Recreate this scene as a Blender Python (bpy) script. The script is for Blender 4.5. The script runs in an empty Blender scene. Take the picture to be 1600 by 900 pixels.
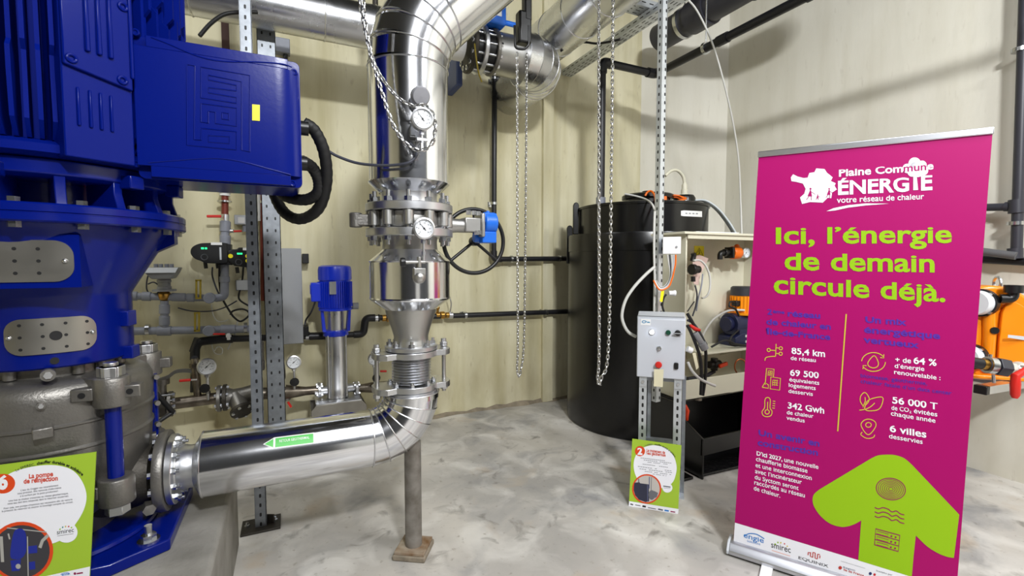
import bpy, bmesh, math, random
from mathutils import Vector, Matrix
random.seed(7)
V = Vector
SC = bpy.context.scene
COL = SC.collection

# the pieces are worked out in camera-facing axes and set down turned by YAW, so that the walls run along the world axes
YAW = -math.atan2(0.4311, 0.9023)
RZ = Matrix.Rotation(YAW, 3, 'Z')

# ------------------------------------------------------------------ camera, world, lights, exposure
F, EYE, PITCH = 727.0, 1.52, math.radians(3.2)
cam_data = bpy.data.cameras.new('camera')
cam_data.sensor_width = 36.0
cam_data.lens = F * 36.0 / 1600.0
cam_data.clip_start = 0.02
cam = bpy.data.objects.new('camera', cam_data)
cam.location = (0, 0, EYE)
cam.rotation_euler = (math.pi / 2 - PITCH, 0, YAW)
COL.objects.link(cam)
SC.camera = cam

world = bpy.data.worlds.new('world')
SC.world = world
world.use_nodes = True
world.node_tree.nodes['Background'].inputs[0].default_value = (0.9, 0.95, 1.0, 1)
world.node_tree.nodes['Background'].inputs[1].default_value = 0.04
SC.view_settings.view_transform = 'Standard'
SC.view_settings.look = 'None'
SC.view_settings.gamma = 1.0
SC.view_settings.use_curve_mapping = False
SC.view_settings.exposure = 0.45

# room axes: U runs along the back wall (right and away), W runs towards the back wall
U = V((0.9023, 0.4311, 0.0)); W = V((-0.4311, 0.9023, 0.0)); Z = V((0, 0, 1)); X = V((1, 0, 0)); Y = V((0, 1, 0))
def R(a, b, z=0.0):
    return U * a + W * b + Z * z

def area_light(name, a, b, z, sx, sy, power, col=(0.97, 0.985, 1.0), aim=None):
    d = bpy.data.lights.new(name, 'AREA')
    d.shape = 'RECTANGLE'; d.size = sx; d.size_y = sy; d.energy = power; d.color = col
    o = bpy.data.objects.new(name, d)
    o.location = V((a, b, z))
    if aim is not None: o.rotation_euler = (V(aim) - o.location).to_track_quat('-Z', 'Y').to_euler()
    COL.objects.link(o)
    return o
CEIL = 4.75
area_light('ceiling_lamp_or_fill', 0.5, -2.35, 4.4, 0.6, 0.2, 200, aim=(4.0, 3.4, 2.6))
area_light('ceiling_lamp_or_fill', 3.0, -1.3, 4.5, 0.12, 1.5, 90)
area_light('ceiling_lamp_or_fill', 1.2, -0.3, 4.68, 2.0, 2.4, 55)  # broad soft fill added to lift the room, no fitting behind it
area_light('ceiling_lamp_or_fill', -2.4, 2.9, 4.45, 0.12, 1.2, 32)

# ------------------------------------------------------------------ picture point -> place in the room
def ray(px, py):
    x = (px - 800) / F; z = (450 - py) / F
    c, s = math.cos(PITCH), math.sin(PITCH)
    return V((x, c + z * s, -s + z * c))
E0 = V((0, 0, EYE))
def at(px, py, y):
    r = ray(px, py); return E0 + r * (y / r.y)
def onz(px, py, z=0.0):
    r = ray(px, py); return E0 + r * ((z - EYE) / r.z)
def onpl(px, py, p, n):
    r = ray(px, py); return E0 + r * ((p - E0).dot(n) / r.dot(n))
def oncyl(px, py, p, ax, rad):
    r = ray(px, py); o = E0 - p
    d = r - ax * r.dot(ax); q = o - ax * o.dot(ax)
    A, B, C_ = d.dot(d), 2 * d.dot(q), q.dot(q) - rad * rad
    disc = max(0.0, B * B - 4 * A * C_)
    return E0 + r * ((-B - math.sqrt(disc)) / (2 * A))
BWP = V((0.573, 5.128, 0.0))
def bw(px, py, off=0.0):                      # back wall, off metres in front of it
    return onpl(px, py, BWP - W * off, W)
RWP = V((3.386, 3.383, 0.0))
def rw(px, py, off=0.0):                      # right wall
    return onpl(px, py, RWP - U * off, U)

# ------------------------------------------------------------------ materials
def lin(c):
    if isinstance(c, str):
        c = [int(c[i:i + 2], 16) for i in (0, 2, 4)]
    c = [x / 255.0 for x in c]
    return tuple(x / 12.92 if x <= 0.04045 else ((x + 0.055) / 1.055) ** 2.4 for x in c) + (1.0,)
_mats = {}
def mat(name, col, rough=0.5, metal=0.0, var=0.0, vscale=6.0, bump=0.0, bscale=40.0, emit=0.0, col2=None, stretch=(1, 1, 1), coat=0.0, rvar=0.0, spec=0.5):
    if name in _mats: return _mats[name]
    m = bpy.data.materials.new(name); m.use_nodes = True
    nt = m.node_tree; b = nt.nodes['Principled BSDF']
    b.inputs['Base Color'].default_value = lin(col)
    b.inputs['Roughness'].default_value = rough
    b.inputs['Metallic'].default_value = metal
    b.inputs['Specular IOR Level'].default_value = spec
    if coat: b.inputs['Coat Weight'].default_value = coat; b.inputs['Coat Roughness'].default_value = 0.1
    if emit:
        b.inputs['Emission Color'].default_value = lin(col); b.inputs['Emission Strength'].default_value = emit
    if var or bump or rvar:
        g = nt.nodes.new('ShaderNodeNewGeometry'); mp = nt.nodes.new('ShaderNodeMapping')
        mp.inputs['Scale'].default_value = stretch
        nt.links.new(g.outputs['Position'], mp.inputs['Vector'])
    if var or rvar:
        n = nt.nodes.new('ShaderNodeTexNoise'); n.inputs['Scale'].default_value = vscale; n.inputs['Detail'].default_value = 6
        nt.links.new(mp.outputs[0], n.inputs['Vector'])
    if var:
        r = nt.nodes.new('ShaderNodeMapRange'); r.inputs[1].default_value = 0.3; r.inputs[2].default_value = 0.7
        mx = nt.nodes.new('ShaderNodeMix'); mx.data_type = 'RGBA'
        c = lin(col); c2 = lin(col2) if col2 else tuple(x * (1 - var) for x in c[:3]) + (1,)
        mx.inputs[6].default_value = c; mx.inputs[7].default_value = c2
        nt.links.new(n.outputs['Fac'], r.inputs[0]); nt.links.new(r.outputs[0], mx.inputs[0]); nt.links.new(mx.outputs[2], b.inputs['Base Color'])
    if rvar:
        r2 = nt.nodes.new('ShaderNodeMapRange'); r2.inputs[1].default_value = 0.3; r2.inputs[2].default_value = 0.7
        r2.inputs[3].default_value = rough; r2.inputs[4].default_value = rough + rvar
        nt.links.new(n.outputs['Fac'], r2.inputs[0]); nt.links.new(r2.outputs[0], b.inputs['Roughness'])
    if bump:
        n2 = nt.nodes.new('ShaderNodeTexNoise'); n2.inputs['Scale'].default_value = bscale; n2.inputs['Detail'].default_value = 4
        bp = nt.nodes.new('ShaderNodeBump'); bp.inputs['Strength'].default_value = bump; bp.inputs['Distance'].default_value = 0.01
        nt.links.new(mp.outputs[0], n2.inputs['Vector']); nt.links.new(n2.outputs['Fac'], bp.inputs['Height']); nt.links.new(bp.outputs[0], b.inputs['Normal'])
    _mats[name] = m
    return m

def wall_material(name, base, stain, amount):
    m = bpy.data.materials.new(name); m.use_nodes = True
    nt = m.node_tree; L = nt.links; b = nt.nodes['Principled BSDF']; b.inputs['Roughness'].default_value = 0.75; b.inputs['Specular IOR Level'].default_value = 0.25
    g = nt.nodes.new('ShaderNodeNewGeometry')
    def noise(scale, st, det=6, lo=0.4, hi=0.65):
        mp = nt.nodes.new('ShaderNodeMapping'); mp.inputs['Scale'].default_value = st
        n = nt.nodes.new('ShaderNodeTexNoise'); n.inputs['Scale'].default_value = scale; n.inputs['Detail'].default_value = det
        r = nt.nodes.new('ShaderNodeMapRange'); r.inputs[1].default_value = lo; r.inputs[2].default_value = hi
        L.new(g.outputs['Position'], mp.inputs[0]); L.new(mp.outputs[0], n.inputs['Vector']); L.new(n.outputs['Fac'], r.inputs[0])
        return r.outputs[0], n.outputs['Fac']
    s1, _ = noise(6, (1, 1, 0.10), 9, 0.46, 0.80)       # streaks running down
    s2, _ = noise(1.6, (1, 1, 0.6), 5, 0.42, 0.72)      # broad blotches
    s3, _ = noise(30, (1, 1, 0.25), 4, 0.64, 0.80)     # fine drips
    def mix(fac, a, bcol, scale):
        ml = nt.nodes.new('ShaderNodeMath'); ml.operation = 'MULTIPLY'; ml.inputs[1].default_value = scale
        L.new(fac, ml.inputs[0])
        mx = nt.nodes.new('ShaderNodeMix'); mx.data_type = 'RGBA'
        L.new(ml.outputs[0], mx.inputs[0])
        if isinstance(a, tuple): mx.inputs[6].default_value = a
        else: L.new(a, mx.inputs[6])
        mx.inputs[7].default_value = bcol
        return mx.outputs[2]
    c = mix(s2, lin(base), lin(stain), 0.55 * amount)
    c = mix(s1, c, lin(stain), 0.75 * amount)
    c = mix(s3, c, lin((120, 98, 62)), 0.35 * amount)
    sx = nt.nodes.new('ShaderNodeSeparateXYZ'); L.new(g.outputs['Position'], sx.inputs[0])
    zr = nt.nodes.new('ShaderNodeMapRange'); zr.inputs[1].default_value = 0.9; zr.inputs[2].default_value = 0.0; L.new(sx.outputs[2], zr.inputs[0])
    s4, _ = noise(3.0, (1, 1, 0.5), 8, 0.40, 0.75)
    mm = nt.nodes.new('ShaderNodeMath'); mm.operation = 'MULTIPLY'; L.new(s4, mm.inputs[0]); L.new(zr.outputs[0], mm.inputs[1])
    c = mix(mm.outputs[0], c, lin((132, 116, 78)), 0.7 * amount)
    L.new(c, b.inputs['Base Color'])
    mp = nt.nodes.new('ShaderNodeMapping'); mp.inputs['Scale'].default_value = (1, 1, 0.3)
    n = nt.nodes.new('ShaderNodeTexNoise'); n.inputs['Scale'].default_value = 14; n.inputs['Detail'].default_value = 8
    bp = nt.nodes.new('ShaderNodeBump'); bp.inputs['Strength'].default_value = 0.15; bp.inputs['Distance'].default_value = 0.02
    L.new(g.outputs['Position'], mp.inputs[0]); L.new(mp.outputs[0], n.inputs['Vector']); L.new(n.outputs['Fac'], bp.inputs['Height']); L.new(bp.outputs[0], b.inputs['Normal'])
    return m

M_BLUE = mat('pump_blue', (3, 22, 114), 0.20, bump=0.015, bscale=60, spec=0.28)
M_BLUED = mat('motor_blue', (3, 22, 114), 0.26, bump=0.015, bscale=60, spec=0.10)
M_IRON = mat('cast_iron_grey', (136, 133, 128), 0.40, 0.75, var=0.25, vscale=7, bump=0.15, bscale=120)
M_IROND = mat('dark_cast_iron', (72, 68, 62), 0.5, 0.6, var=0.3, vscale=12, bump=0.2, bscale=120)
M_JACK = mat('polished_jacket', (232, 233, 237), 0.10, 1.0, rvar=0.08, vscale=3)
M_JACK2 = mat('brushed_jacket', (214, 215, 218), 0.22, 1.0, rvar=0.14, vscale=5)
M_STEEL = mat('stainless', (216, 217, 220), 0.27, 1.0, var=0.10, vscale=9, rvar=0.15)
M_SPOOL = mat('bead_blasted_steel', (192, 191, 188), 0.40, 1.0, var=0.15, vscale=9)
M_ZINC = mat('zinc', (205, 207, 210), 0.25, 1.0)
M_GALV_SHADE = mat('galvanised', (150, 155, 161), 0.45, 0.75, var=0.25, vscale=25)  # zinc with a dimmed base colour for posts that get less light
M_GALV_LIT = mat('galvanised_lit', (214, 219, 224), 0.34, 0.65, var=0.15, vscale=25)  # same zinc, stronger light put into a paler base colour
M_CHAIN = mat('chain_steel', (200, 200, 200), 0.25, 1.0)
M_BLACK = mat('black_plastic', (16, 16, 17), 0.38, bump=0.02)
M_TANK = mat('tank_plastic', (8, 8, 9), 0.25, bump=0.05, bscale=6)
M_RUBBER = mat('rubber', (14, 14, 15), 0.55)
M_BPIPE = mat('black_pipe', (26, 26, 30), 0.4)
M_DPIPE = mat('dark_grey_pipe', (52, 52, 60), 0.42)
M_PVC = mat('grey_pvc', (142, 146, 158), 0.42, var=0.12, vscale=20)
M_CREAM = mat('cream_pp', (214, 211, 190), 0.45)
M_WHITE = mat('white_plastic', (232, 232, 232), 0.4)
M_LGREY = mat('light_grey_paint', (196, 200, 206), 0.4)
M_MGREY = mat('mid_grey_paint', (140, 142, 145), 0.45)
M_RED = mat('red_plastic', (206, 36, 26), 0.4)
M_ORANGE = mat('orange_paint', (242, 140, 12), 0.32, coat=0.3)
M_ORANGEP = mat('orange_plastic', (235, 110, 15), 0.4)
M_YELLOW = mat('yellow_sticker', (240, 225, 20), 0.4)
M_AMBER = mat('amber_motor', (240, 150, 10), 0.32)
M_NAVY = mat('navy_plastic', (34, 40, 78), 0.4)
M_BRASS = mat('brass', (182, 140, 70), 0.3, 1.0)
M_COPPER = mat('rust_red_pipe', (120, 52, 40), 0.5, 0.3)
M_GBLUE = mat('gearbox_blue', (28, 104, 210), 0.35)
M_DIAL = mat('dial_white', (225, 228, 232), 0.3)
M_INK = mat('ink_black', (20, 20, 22), 0.5)
M_CONC = mat('plinth_concrete', (152, 149, 142), 0.85, var=0.25, vscale=5, col2=(118, 115, 108), bump=0.3, bscale=50)
M_CABLE = mat('white_cable', (205, 205, 200), 0.45)
M_GCABLE = mat('grey_cable', (62, 64, 74), 0.5)
M_OLIVE = mat('olive_yellow', (158, 138, 40), 0.5)

# ------------------------------------------------------------------ mesh builder
def basis(ax, ref=None):
    ax = V(ax).normalized()
    if ref is None: ref = Z if abs(ax.z) < 0.95 else X
    s = ref.cross(ax)
    if s.length < 1e-6: s = X.cross(ax)
    s.normalize(); t = ax.cross(s)
    return s, t, ax
WLOC = {}
class MB:
    def __init__(s): s.v = []; s.f = []; s.mi = []; s.cur = 0
    def add(s, vs, fs):
        b = len(s.v); s.v += [V(p) for p in vs]; s.f += [tuple(i + b for i in f) for f in fs]; s.mi += [s.cur] * len(fs); return s
    def box(s, c, dim, ax=None):
        a = ax or (X, Y, Z); c = V(c)
        vs = []
        for k in (-1, 1):
            for j in (-1, 1):
                for i in (-1, 1):
                    vs.append(c + a[0] * (i * dim[0] / 2) + a[1] * (j * dim[1] / 2) + a[2] * (k * dim[2] / 2))
        return s.add(vs, [(0, 2, 3, 1), (4, 5, 7, 6), (0, 1, 5, 4), (2, 6, 7, 3), (0, 4, 6, 2), (1, 3, 7, 5)])
    def bar(s, p, q, w, h, up=Z):
        p, q = V(p), V(q); d = q - p
        t = d.normalized(); sd = up.cross(t)
        if sd.length < 1e-5: sd = X.cross(t)
        sd.normalize(); u2 = t.cross(sd)
        return s.box((p + q) / 2, (d.length, w, h), (t, sd, u2))
    def tube(s, pts, r, n=12, closed=False, caps=True):
        pts = [V(p) for p in pts]; m = len(pts)
        rr = r if isinstance(r, (list, tuple)) else [r] * m
        tang = []
        for i in range(m):
            a = pts[(i - 1) % m] if (closed or i > 0) else pts[i]
            b = pts[(i + 1) % m] if (closed or i < m - 1) else pts[i]
            d = b - a
            tang.append(d.normalized() if d.length > 1e-9 else V((0, 0, 1)))
        sd, up, _ = basis(tang[0]); vs = []
        for i in range(m):
            sd = (sd - tang[i] * sd.dot(tang[i])).normalized(); up = tang[i].cross(sd)
            for k in range(n):
                an = 2 * math.pi * k / n
                vs.append(pts[i] + (sd * math.cos(an) + up * math.sin(an)) * rr[i])
        fs = []
        for i in range(m if closed else m - 1):
            j = (i + 1) % m
            for k in range(n):
                fs.append((i * n + k, i * n + (k + 1) % n, j * n + (k + 1) % n, j * n + k))
        if caps and not closed:
            fs.append(tuple(range(n))[::-1]); fs.append(tuple((m - 1) * n + k for k in range(n)))
        return s.add(vs, fs)
    def cyl(s, p, q, r0, r1=None, n=24, caps=True):
        return s.tube([p, q], [r0, r0 if r1 is None else r1], n, caps=caps)
    def lathe(s, prof, o, ax=Z, n=48, a0=0.0, a1=2 * math.pi, ref=None, caps=True):
        sd, up, ax = basis(ax, ref); o = V(o); full = abs(a1 - a0 - 2 * math.pi) < 1e-6
        m = n if full else n + 1; vs = []
        for (r, z) in prof:
            for k in range(m):
                an = a0 + (a1 - a0) * k / n
                vs.append(o + ax * z + (sd * math.cos(an) + up * math.sin(an)) * r)
        fs = []
        for i in range(len(prof) - 1):
            for k in range(n):
                k2 = (k + 1) % m
                fs.append((i * m + k, i * m + k2, (i + 1) * m + k2, (i + 1) * m + k))
        if full and caps:
            if prof[0][0] > 1e-6: fs.append(tuple(range(m))[::-1])
            if prof[-1][0] > 1e-6: fs.append(tuple((len(prof) - 1) * m + k for k in range(m)))
        return s.add(vs, fs)
    def torus(s, c, ax, rad, r, n=48, m=10):
        sd, up, ax = basis(ax); c = V(c)
        return s.tube([c + (sd * math.cos(2 * math.pi * k / n) + up * math.sin(2 * math.pi * k / n)) * rad for k in range(n)], r, m, closed=True)
    def sphere(s, c, r, n=16, ax=Z, sq=1.0):
        prof = [(max(1e-5, r * math.sin(math.pi * i / n)), -r * sq * math.cos(math.pi * i / n)) for i in range(n + 1)]
        return s.lathe(prof, c, ax, n * 2)
    def prism(s, poly, ext):
        poly = [V(p) for p in poly]; m = len(poly); ext = V(ext)
        vs = poly + [p + ext for p in poly]
        fs = [tuple(range(m))[::-1], tuple(range(m, 2 * m))] + [(i, (i + 1) % m, m + (i + 1) % m, m + i) for i in range(m)]
        return s.add(vs, fs)
    def hexnut(s, c, ax, r, h, rot=0.0):
        sd, up, ax = basis(ax); c = V(c)
        return s.prism([c + (sd * math.cos(math.pi / 3 * k + rot) + up * math.sin(math.pi / 3 * k + rot)) * r for k in range(6)], ax * h)
    def bolt(s, c, ax, r, h, tail=0.0):
        s.hexnut(c, ax, r, h)
        if tail: s.cyl(V(c) + V(ax) * h, V(c) + V(ax) * (h + tail), r * 0.55, n=12)
        return s
    def build(s, name, m, parent=None, bevel=0.0, smooth=38, seg=2, **tags):
        vw = [RZ @ p for p in s.v]
        if parent is not None: loc = WLOC[parent.name]
        else:
            lo = [min(p[i] for p in vw) for i in range(3)]; hi = [max(p[i] for p in vw) for i in range(3)]
            loc = V(((lo[0] + hi[0]) / 2, (lo[1] + hi[1]) / 2, lo[2]))
        me = bpy.data.meshes.new(name)
        me.from_pydata([p - loc for p in vw], [], s.f)
        if isinstance(m, (list, tuple)):
            for x in m: me.materials.append(x)
            me.polygons.foreach_set('material_index', s.mi)
        else: me.materials.append(m)
        bm = bmesh.new(); bm.from_mesh(me); bmesh.ops.recalc_face_normals(bm, faces=bm.faces); bm.to_mesh(me); bm.free()
        if smooth:
            me.shade_smooth(); me.set_sharp_from_angle(angle=math.radians(smooth))
        o = bpy.data.objects.new(name, me); COL.objects.link(o)
        if parent is not None: o.parent = parent
        else: o.location = loc
        WLOC[o.name] = loc.copy()
        if bevel:
            b = o.modifiers.new('bevel', 'BEVEL'); b.width = bevel; b.segments = seg; b.limit_method = 'ANGLE'; b.angle_limit = math.radians(40); b.harden_normals = False
        for k, val in tags.items(): o[k] = val
        return o
def thing(name, label, cat, loc, group=None):
    loc = RZ @ V(loc)
    o = bpy.data.objects.new(name, None); COL.objects.link(o); o.location = loc; o.empty_display_size = 0.05
    o['label'] = label; o['category'] = cat
    if group: o['group'] = group
    WLOC[o.name] = loc.copy()
    return o
def tag(o, label, cat, group=None, kind=None):
    o['label'] = label; o['category'] = cat
    if group: o['group'] = group
    if kind: o['kind'] = kind
    return o
def struct(o):
    o['kind'] = 'structure'; return o
def spl(pts, k=8, closed=False):
    P = [V(p) for p in pts]; n = len(P); out = []
    for i in range(n if closed else n - 1):
        if closed: p0, p1, p2, p3 = P[(i - 1) % n], P[i], P[(i + 1) % n], P[(i + 2) % n]
        else: p0, p1, p2, p3 = P[max(i - 1, 0)], P[i], P[i + 1], P[min(i + 2, n - 1)]
        for j in range(k):
            t = j / k
            out.append(0.5 * ((2 * p1) + (p2 - p0) * t + (2 * p0 - 5 * p1 + 4 * p2 - p3) * t * t + (3 * p1 - p0 - 3 * p2 + p3) * t ** 3))
    if not closed: out.append(P[-1])
    return out
def cable(name, pts, r, m, parent=None, n=8, k=8):
    return MB().tube(spl(pts, k), r, n).build(name, m, parent, smooth=60)
def elbowed(pts, rad, k=6):
    """polyline with its corners rounded to radius rad"""
    P = [V(p) for p in pts]; out = [P[0]]
    for i in range(1, len(P) - 1):
        a = (P[i - 1] - P[i]); b = (P[i + 1] - P[i]); la, lb = a.length, b.length; a.normalize(); b.normalize()
        ang = a.angle(b)
        d = min(rad / max(math.tan(ang / 2), 1e-3), la * 0.49, lb * 0.49)
        p, q = P[i] + a * d, P[i] + b * d
        for j in range(k + 1):
            t = j / k
            out.append((1 - t) ** 2 * p + 2 * t * (1 - t) * P[i] + t * t * q)
    out.append(P[-1]); return out

# ------------------------------------------------------------------ writing and flat print
def text_mesh(txt, bold=0.0, shear=0.0, align='LEFT'):
    cu = bpy.data.curves.new('tmp_text', 'FONT'); cu.body = txt; cu.size = 1.0; cu.offset = bold; cu.shear = shear; cu.align_x = align
    cu.resolution_u = 3
    ob = bpy.data.objects.new('tmp_text', cu); COL.objects.link(ob)
    dg = bpy.context.evaluated_depsgraph_get(); dg.update()
    me = bpy.data.meshes.new_from_object(ob.evaluated_get(dg))
    vs = [(v.co.x, v.co.y) for v in me.vertices]; fs = [tuple(p.vertices) for p in me.polygons]
    bpy.data.objects.remove(ob); bpy.data.curves.remove(cu); bpy.data.meshes.remove(me)
    return vs, fs
_xy = {}
def type_height(y, cap):
    if not _xy:
        _xy['x'] = max(v[1] for v in text_mesh('x')[0]); _xy['H'] = max(v[1] for v in text_mesh('H')[0])
    xh, H = _xy['x'], _xy['H']
    if y <= xh: return y / xh * 0.76 * cap
    return (0.76 + (y - xh) / (H - xh) * 0.24) * cap
class Sheet:
    """flat printed surface: picture points land on its plane"""
    def __init__(s, p, n, hit=None):
        s.p = V(p); s.n = V(n).normalized()
        if s.n.dot(E0 - s.p) < 0: s.n = -s.n
        s.hit = hit
    def pt(s, px, py, lift=0.0):
        if s.hit: return s.hit(px, py, lift)
        return onpl(px, py, s.p, s.n) + s.n * lift
    def line(s, mb, txt, pl, pr, cap, bold=0.0, lift=0.0012, shear=0.0, tall=True):
        """one line of writing from pl to pr on its base line; cap = height of a capital in picture units"""
        vs, fs = text_mesh(txt, bold, shear)
        x0, x1 = min(v[0] for v in vs), max(v[0] for v in vs)
        a, b = V((pl[0], pl[1])), V((pr[0], pr[1]))
        out = []
        for (x, y) in vs:
            t = (x - x0) / (x1 - x0); q = a.lerp(b, t); h = (type_height(y, cap) if tall else cap * y / 0.7)
            out.append(s.pt(q.x, q.y - h, lift))
        mb.add(out, fs); return mb
    def poly(s, mb, pts, lift=0.001):
        out = [s.pt(p[0], p[1], lift) for p in pts]
        mb.add(out, [tuple(range(len(out)))]); return mb
    def stroke(s, mb, pts, w, closed=False, lift=0.0014):
        P = [V((p[0], p[1])) for p in pts]; n = len(P); L_, R_ = [], []
        for i in range(n):
            a = P[(i - 1) % n] if (closed or i) else P[i]; b = P[(i + 1) % n] if (closed or i < n - 1) else P[i]
            d = (b - a)
            d = d.normalized() if d.length > 1e-9 else V((1, 0))
            nn = V((-d.y, d.x)) * (w / 2)
            L_.append(P[i] + nn); R_.append(P[i] - nn)
        vs = [s.pt(p.x, p.y, lift) for p in L_] + [s.pt(p.x, p.y, lift) for p in R_]
        fs = [(i, (i + 1) % n, n + (i + 1) % n, n + i) for i in range(n if closed else n - 1)]
        mb.add(vs, fs); return mb
def ell(cx, cy, rx, ry, n=32, a0=0.0, a1=360.0, rot=0.0):
    out = []; full = abs(a1 - a0 - 360) < 1e-6
    for i in range(n if full else n + 1):
        a = math.radians(a0 + (a1 - a0) * i / n); x, y = rx * math.cos(a), ry * math.sin(a); c, s = math.cos(math.radians(rot)), math.sin(math.radians(rot))
        out.append((cx + x * c - y * s, cy + x * s + y * c))
    return out
def spl2(pts, k=6, closed=False):
    return [(p.x, p.y) for p in spl([V((a, b, 0)) for a, b in pts], k, closed)]

# ------------------------------------------------------------------ the room
M_FLOOR = None
def floor_material():
    m = bpy.data.materials.new('floor_concrete'); m.use_nodes = True
    nt = m.node_tree; L = nt.links; b = nt.nodes['Principled BSDF']
    g = nt.nodes.new('ShaderNodeNewGeometry')
    def noise(scale, det, lo, hi, dist=0.0):
        n = nt.nodes.new('ShaderNodeTexNoise'); n.inputs['Scale'].default_value = scale; n.inputs['Detail'].default_value = det; n.inputs['Distortion'].default_value = dist
        r = nt.nodes.new('ShaderNodeMapRange'); r.inputs[1].default_value = lo; r.inputs[2].default_value = hi
        L.new(g.outputs['Position'], n.inputs['Vector']); L.new(n.outputs['Fac'], r.inputs[0]); return r.outputs[0]
    def mix(fac, a, bc):
        mx = nt.nodes.new('ShaderNodeMix'); mx.data_type = 'RGBA'; L.new(fac, mx.inputs[0])
        if isinstance(a, tuple): mx.inputs[6].default_value = a
        else: L.new(a, mx.inputs[6])
        mx.inputs[7].default_value = bc; return mx.outputs[2]
    c = mix(noise(1.1, 12, 0.38, 0.66, 0.4), lin((200, 195, 187)), lin((160, 157, 153)))
    c = mix(noise(1.9, 14, 0.52, 0.72, 0.6), c, lin((138, 138, 140)))
    c = mix(noise(3.4, 14, 0.48, 0.78, 0.7), c, lin((222, 219, 213)))
    c = mix(noise(2.6, 12, 0.60, 0.82, 0.4), c, lin((186, 166, 140)))
    c = mix(noise(5.5, 14, 0.60, 0.78, 1.0), c, lin((112, 108, 102)))
    c = mix(noise(30, 8, 0.62, 0.85, 0.2), c, lin((130, 120, 106)))
    L.new(c, b.inputs['Base Color'])
    r = nt.nodes.new('ShaderNodeMapRange'); r.inputs[3].default_value = 0.32; r.inputs[4].default_value = 0.62
    L.new(noise(2.0, 7, 0.35, 0.65), r.inputs[0]); L.new(r.outputs[0], b.inputs['Roughness'])
    n = nt.nodes.new('ShaderNodeTexNoise'); n.inputs['Scale'].default_value = 18; n.inputs['Detail'].default_value = 8
    bp = nt.nodes.new('ShaderNodeBump'); bp.inputs['Strength'].default_value = 0.06; bp.inputs['Distance'].default_value = 0.02
    L.new(g.outputs['Position'], n.inputs['Vector']); L.new(n.outputs['Fac'], bp.inputs['Height']); L.new(bp.outputs[0], b.inputs['Normal'])
    return m
M_FLOOR = floor_material()
M_WALLB = wall_material('stained_wall', (222, 216, 186), (178, 168, 122), 1.0)
M_WALLR = wall_material('pale_wall', (230, 227, 214), (198, 192, 170), 0.5)
AL, AR, BB, BF = -3.8, 4.512, 4.378, -2.8     # room limits along U and W
CA, CB = 3.773, 3.790                          # where the cut corner meets back and right walls
T = 0.2
struct(MB().box(R((AL + AR) / 2, (BB + BF) / 2, -0.1), (AR - AL + 0.4, BB - BF + 0.4, 0.2), (U, W, Z)).build('floor', M_FLOOR))
struct(MB().box(R((AL + AR) / 2, (BB + BF) / 2, CEIL + 0.1), (AR - AL + 0.4, BB - BF + 0.4, 0.2), (U, W, Z)).build('ceiling', mat('ceiling_grey', (58, 58, 57), 0.8, var=0.2, vscale=2)))
struct(MB().box(R((AL + CA) / 2, BB + T / 2, CEIL / 2), (CA - AL, T, CEIL), (U, W, Z)).build('wall_back', M_WALLB))
struct(MB().box(R(AR + T / 2, (BF + CB) / 2, CEIL / 2), (T, CB - BF, CEIL), (U, W, Z)).build('wall_right', M_WALLR))
struct(MB().prism([R(CA, BB), R(CA, BB + T), R(AR + T, BB + T), R(AR + T, CB), R(AR, CB)], Z * CEIL).build('wall_corner', M_WALLR, smooth=0))
struct(MB().box(R(AL - T / 2, (BF + BB) / 2, CEIL / 2), (T, BB - BF, CEIL), (U, W, Z)).build('wall_left', M_WALLB))
struct(MB().box(R((AL + AR) / 2, BF - T / 2, CEIL / 2), (AR - AL, T, CEIL), (U, W, Z)).build('wall_front', mat('dark_reflection_tone', (62, 64, 68), .7, var=.3, vscale=1.5)))  # unseen wall, toned dark to deepen jacket reflections and cut bounce
struct(MB().box(R(1.1, BF + .02, 1.05), (.95, .05, 2.1), (U, W, Z)).build('reflection_panel_1', mat('reflection_panel_white', (214, 214, 210), .5), bevel=.01))  # unseen pale panel added to give the polished jackets a bright reflection
# shallow pier on the back wall and the rough mortar fillet at its foot
p0, p1 = bw(846, 300), bw(862, 300)
struct(MB().box((p0 + p1) / 2 * 1.0 - Z * ((p0 + p1).z / 2 - CEIL / 2) - W * 0.02, ((p1 - p0).length, 0.05, CEIL), (U, W, Z)).build('trim_1', M_WALLB, bevel=0.006))
fil = MB()
prev = None; vs = []; fs = []
nn = 60
for i in range(nn + 1):
    a = AL + 1.0 + (CA - AL - 1.0) * i / nn
    j = random.uniform(0.02, 0.07); h = random.uniform(0.01, 0.045)
    vs += [R(a, BB - j, 0.0), R(a, BB - j * 0.5, h * 0.6), R(a, BB, h)]
for i in range(nn):
    for k in range(2):
        fs.append((i * 3 + k, (i + 1) * 3 + k, (i + 1) * 3 + k + 1, i * 3 + k + 1))
fil.add(vs, fs)
struct(fil.build('baseboard_back', mat('mortar', (150, 138, 118), 0.9, var=0.4, vscale=14, bump=0.4), smooth=60))
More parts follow.
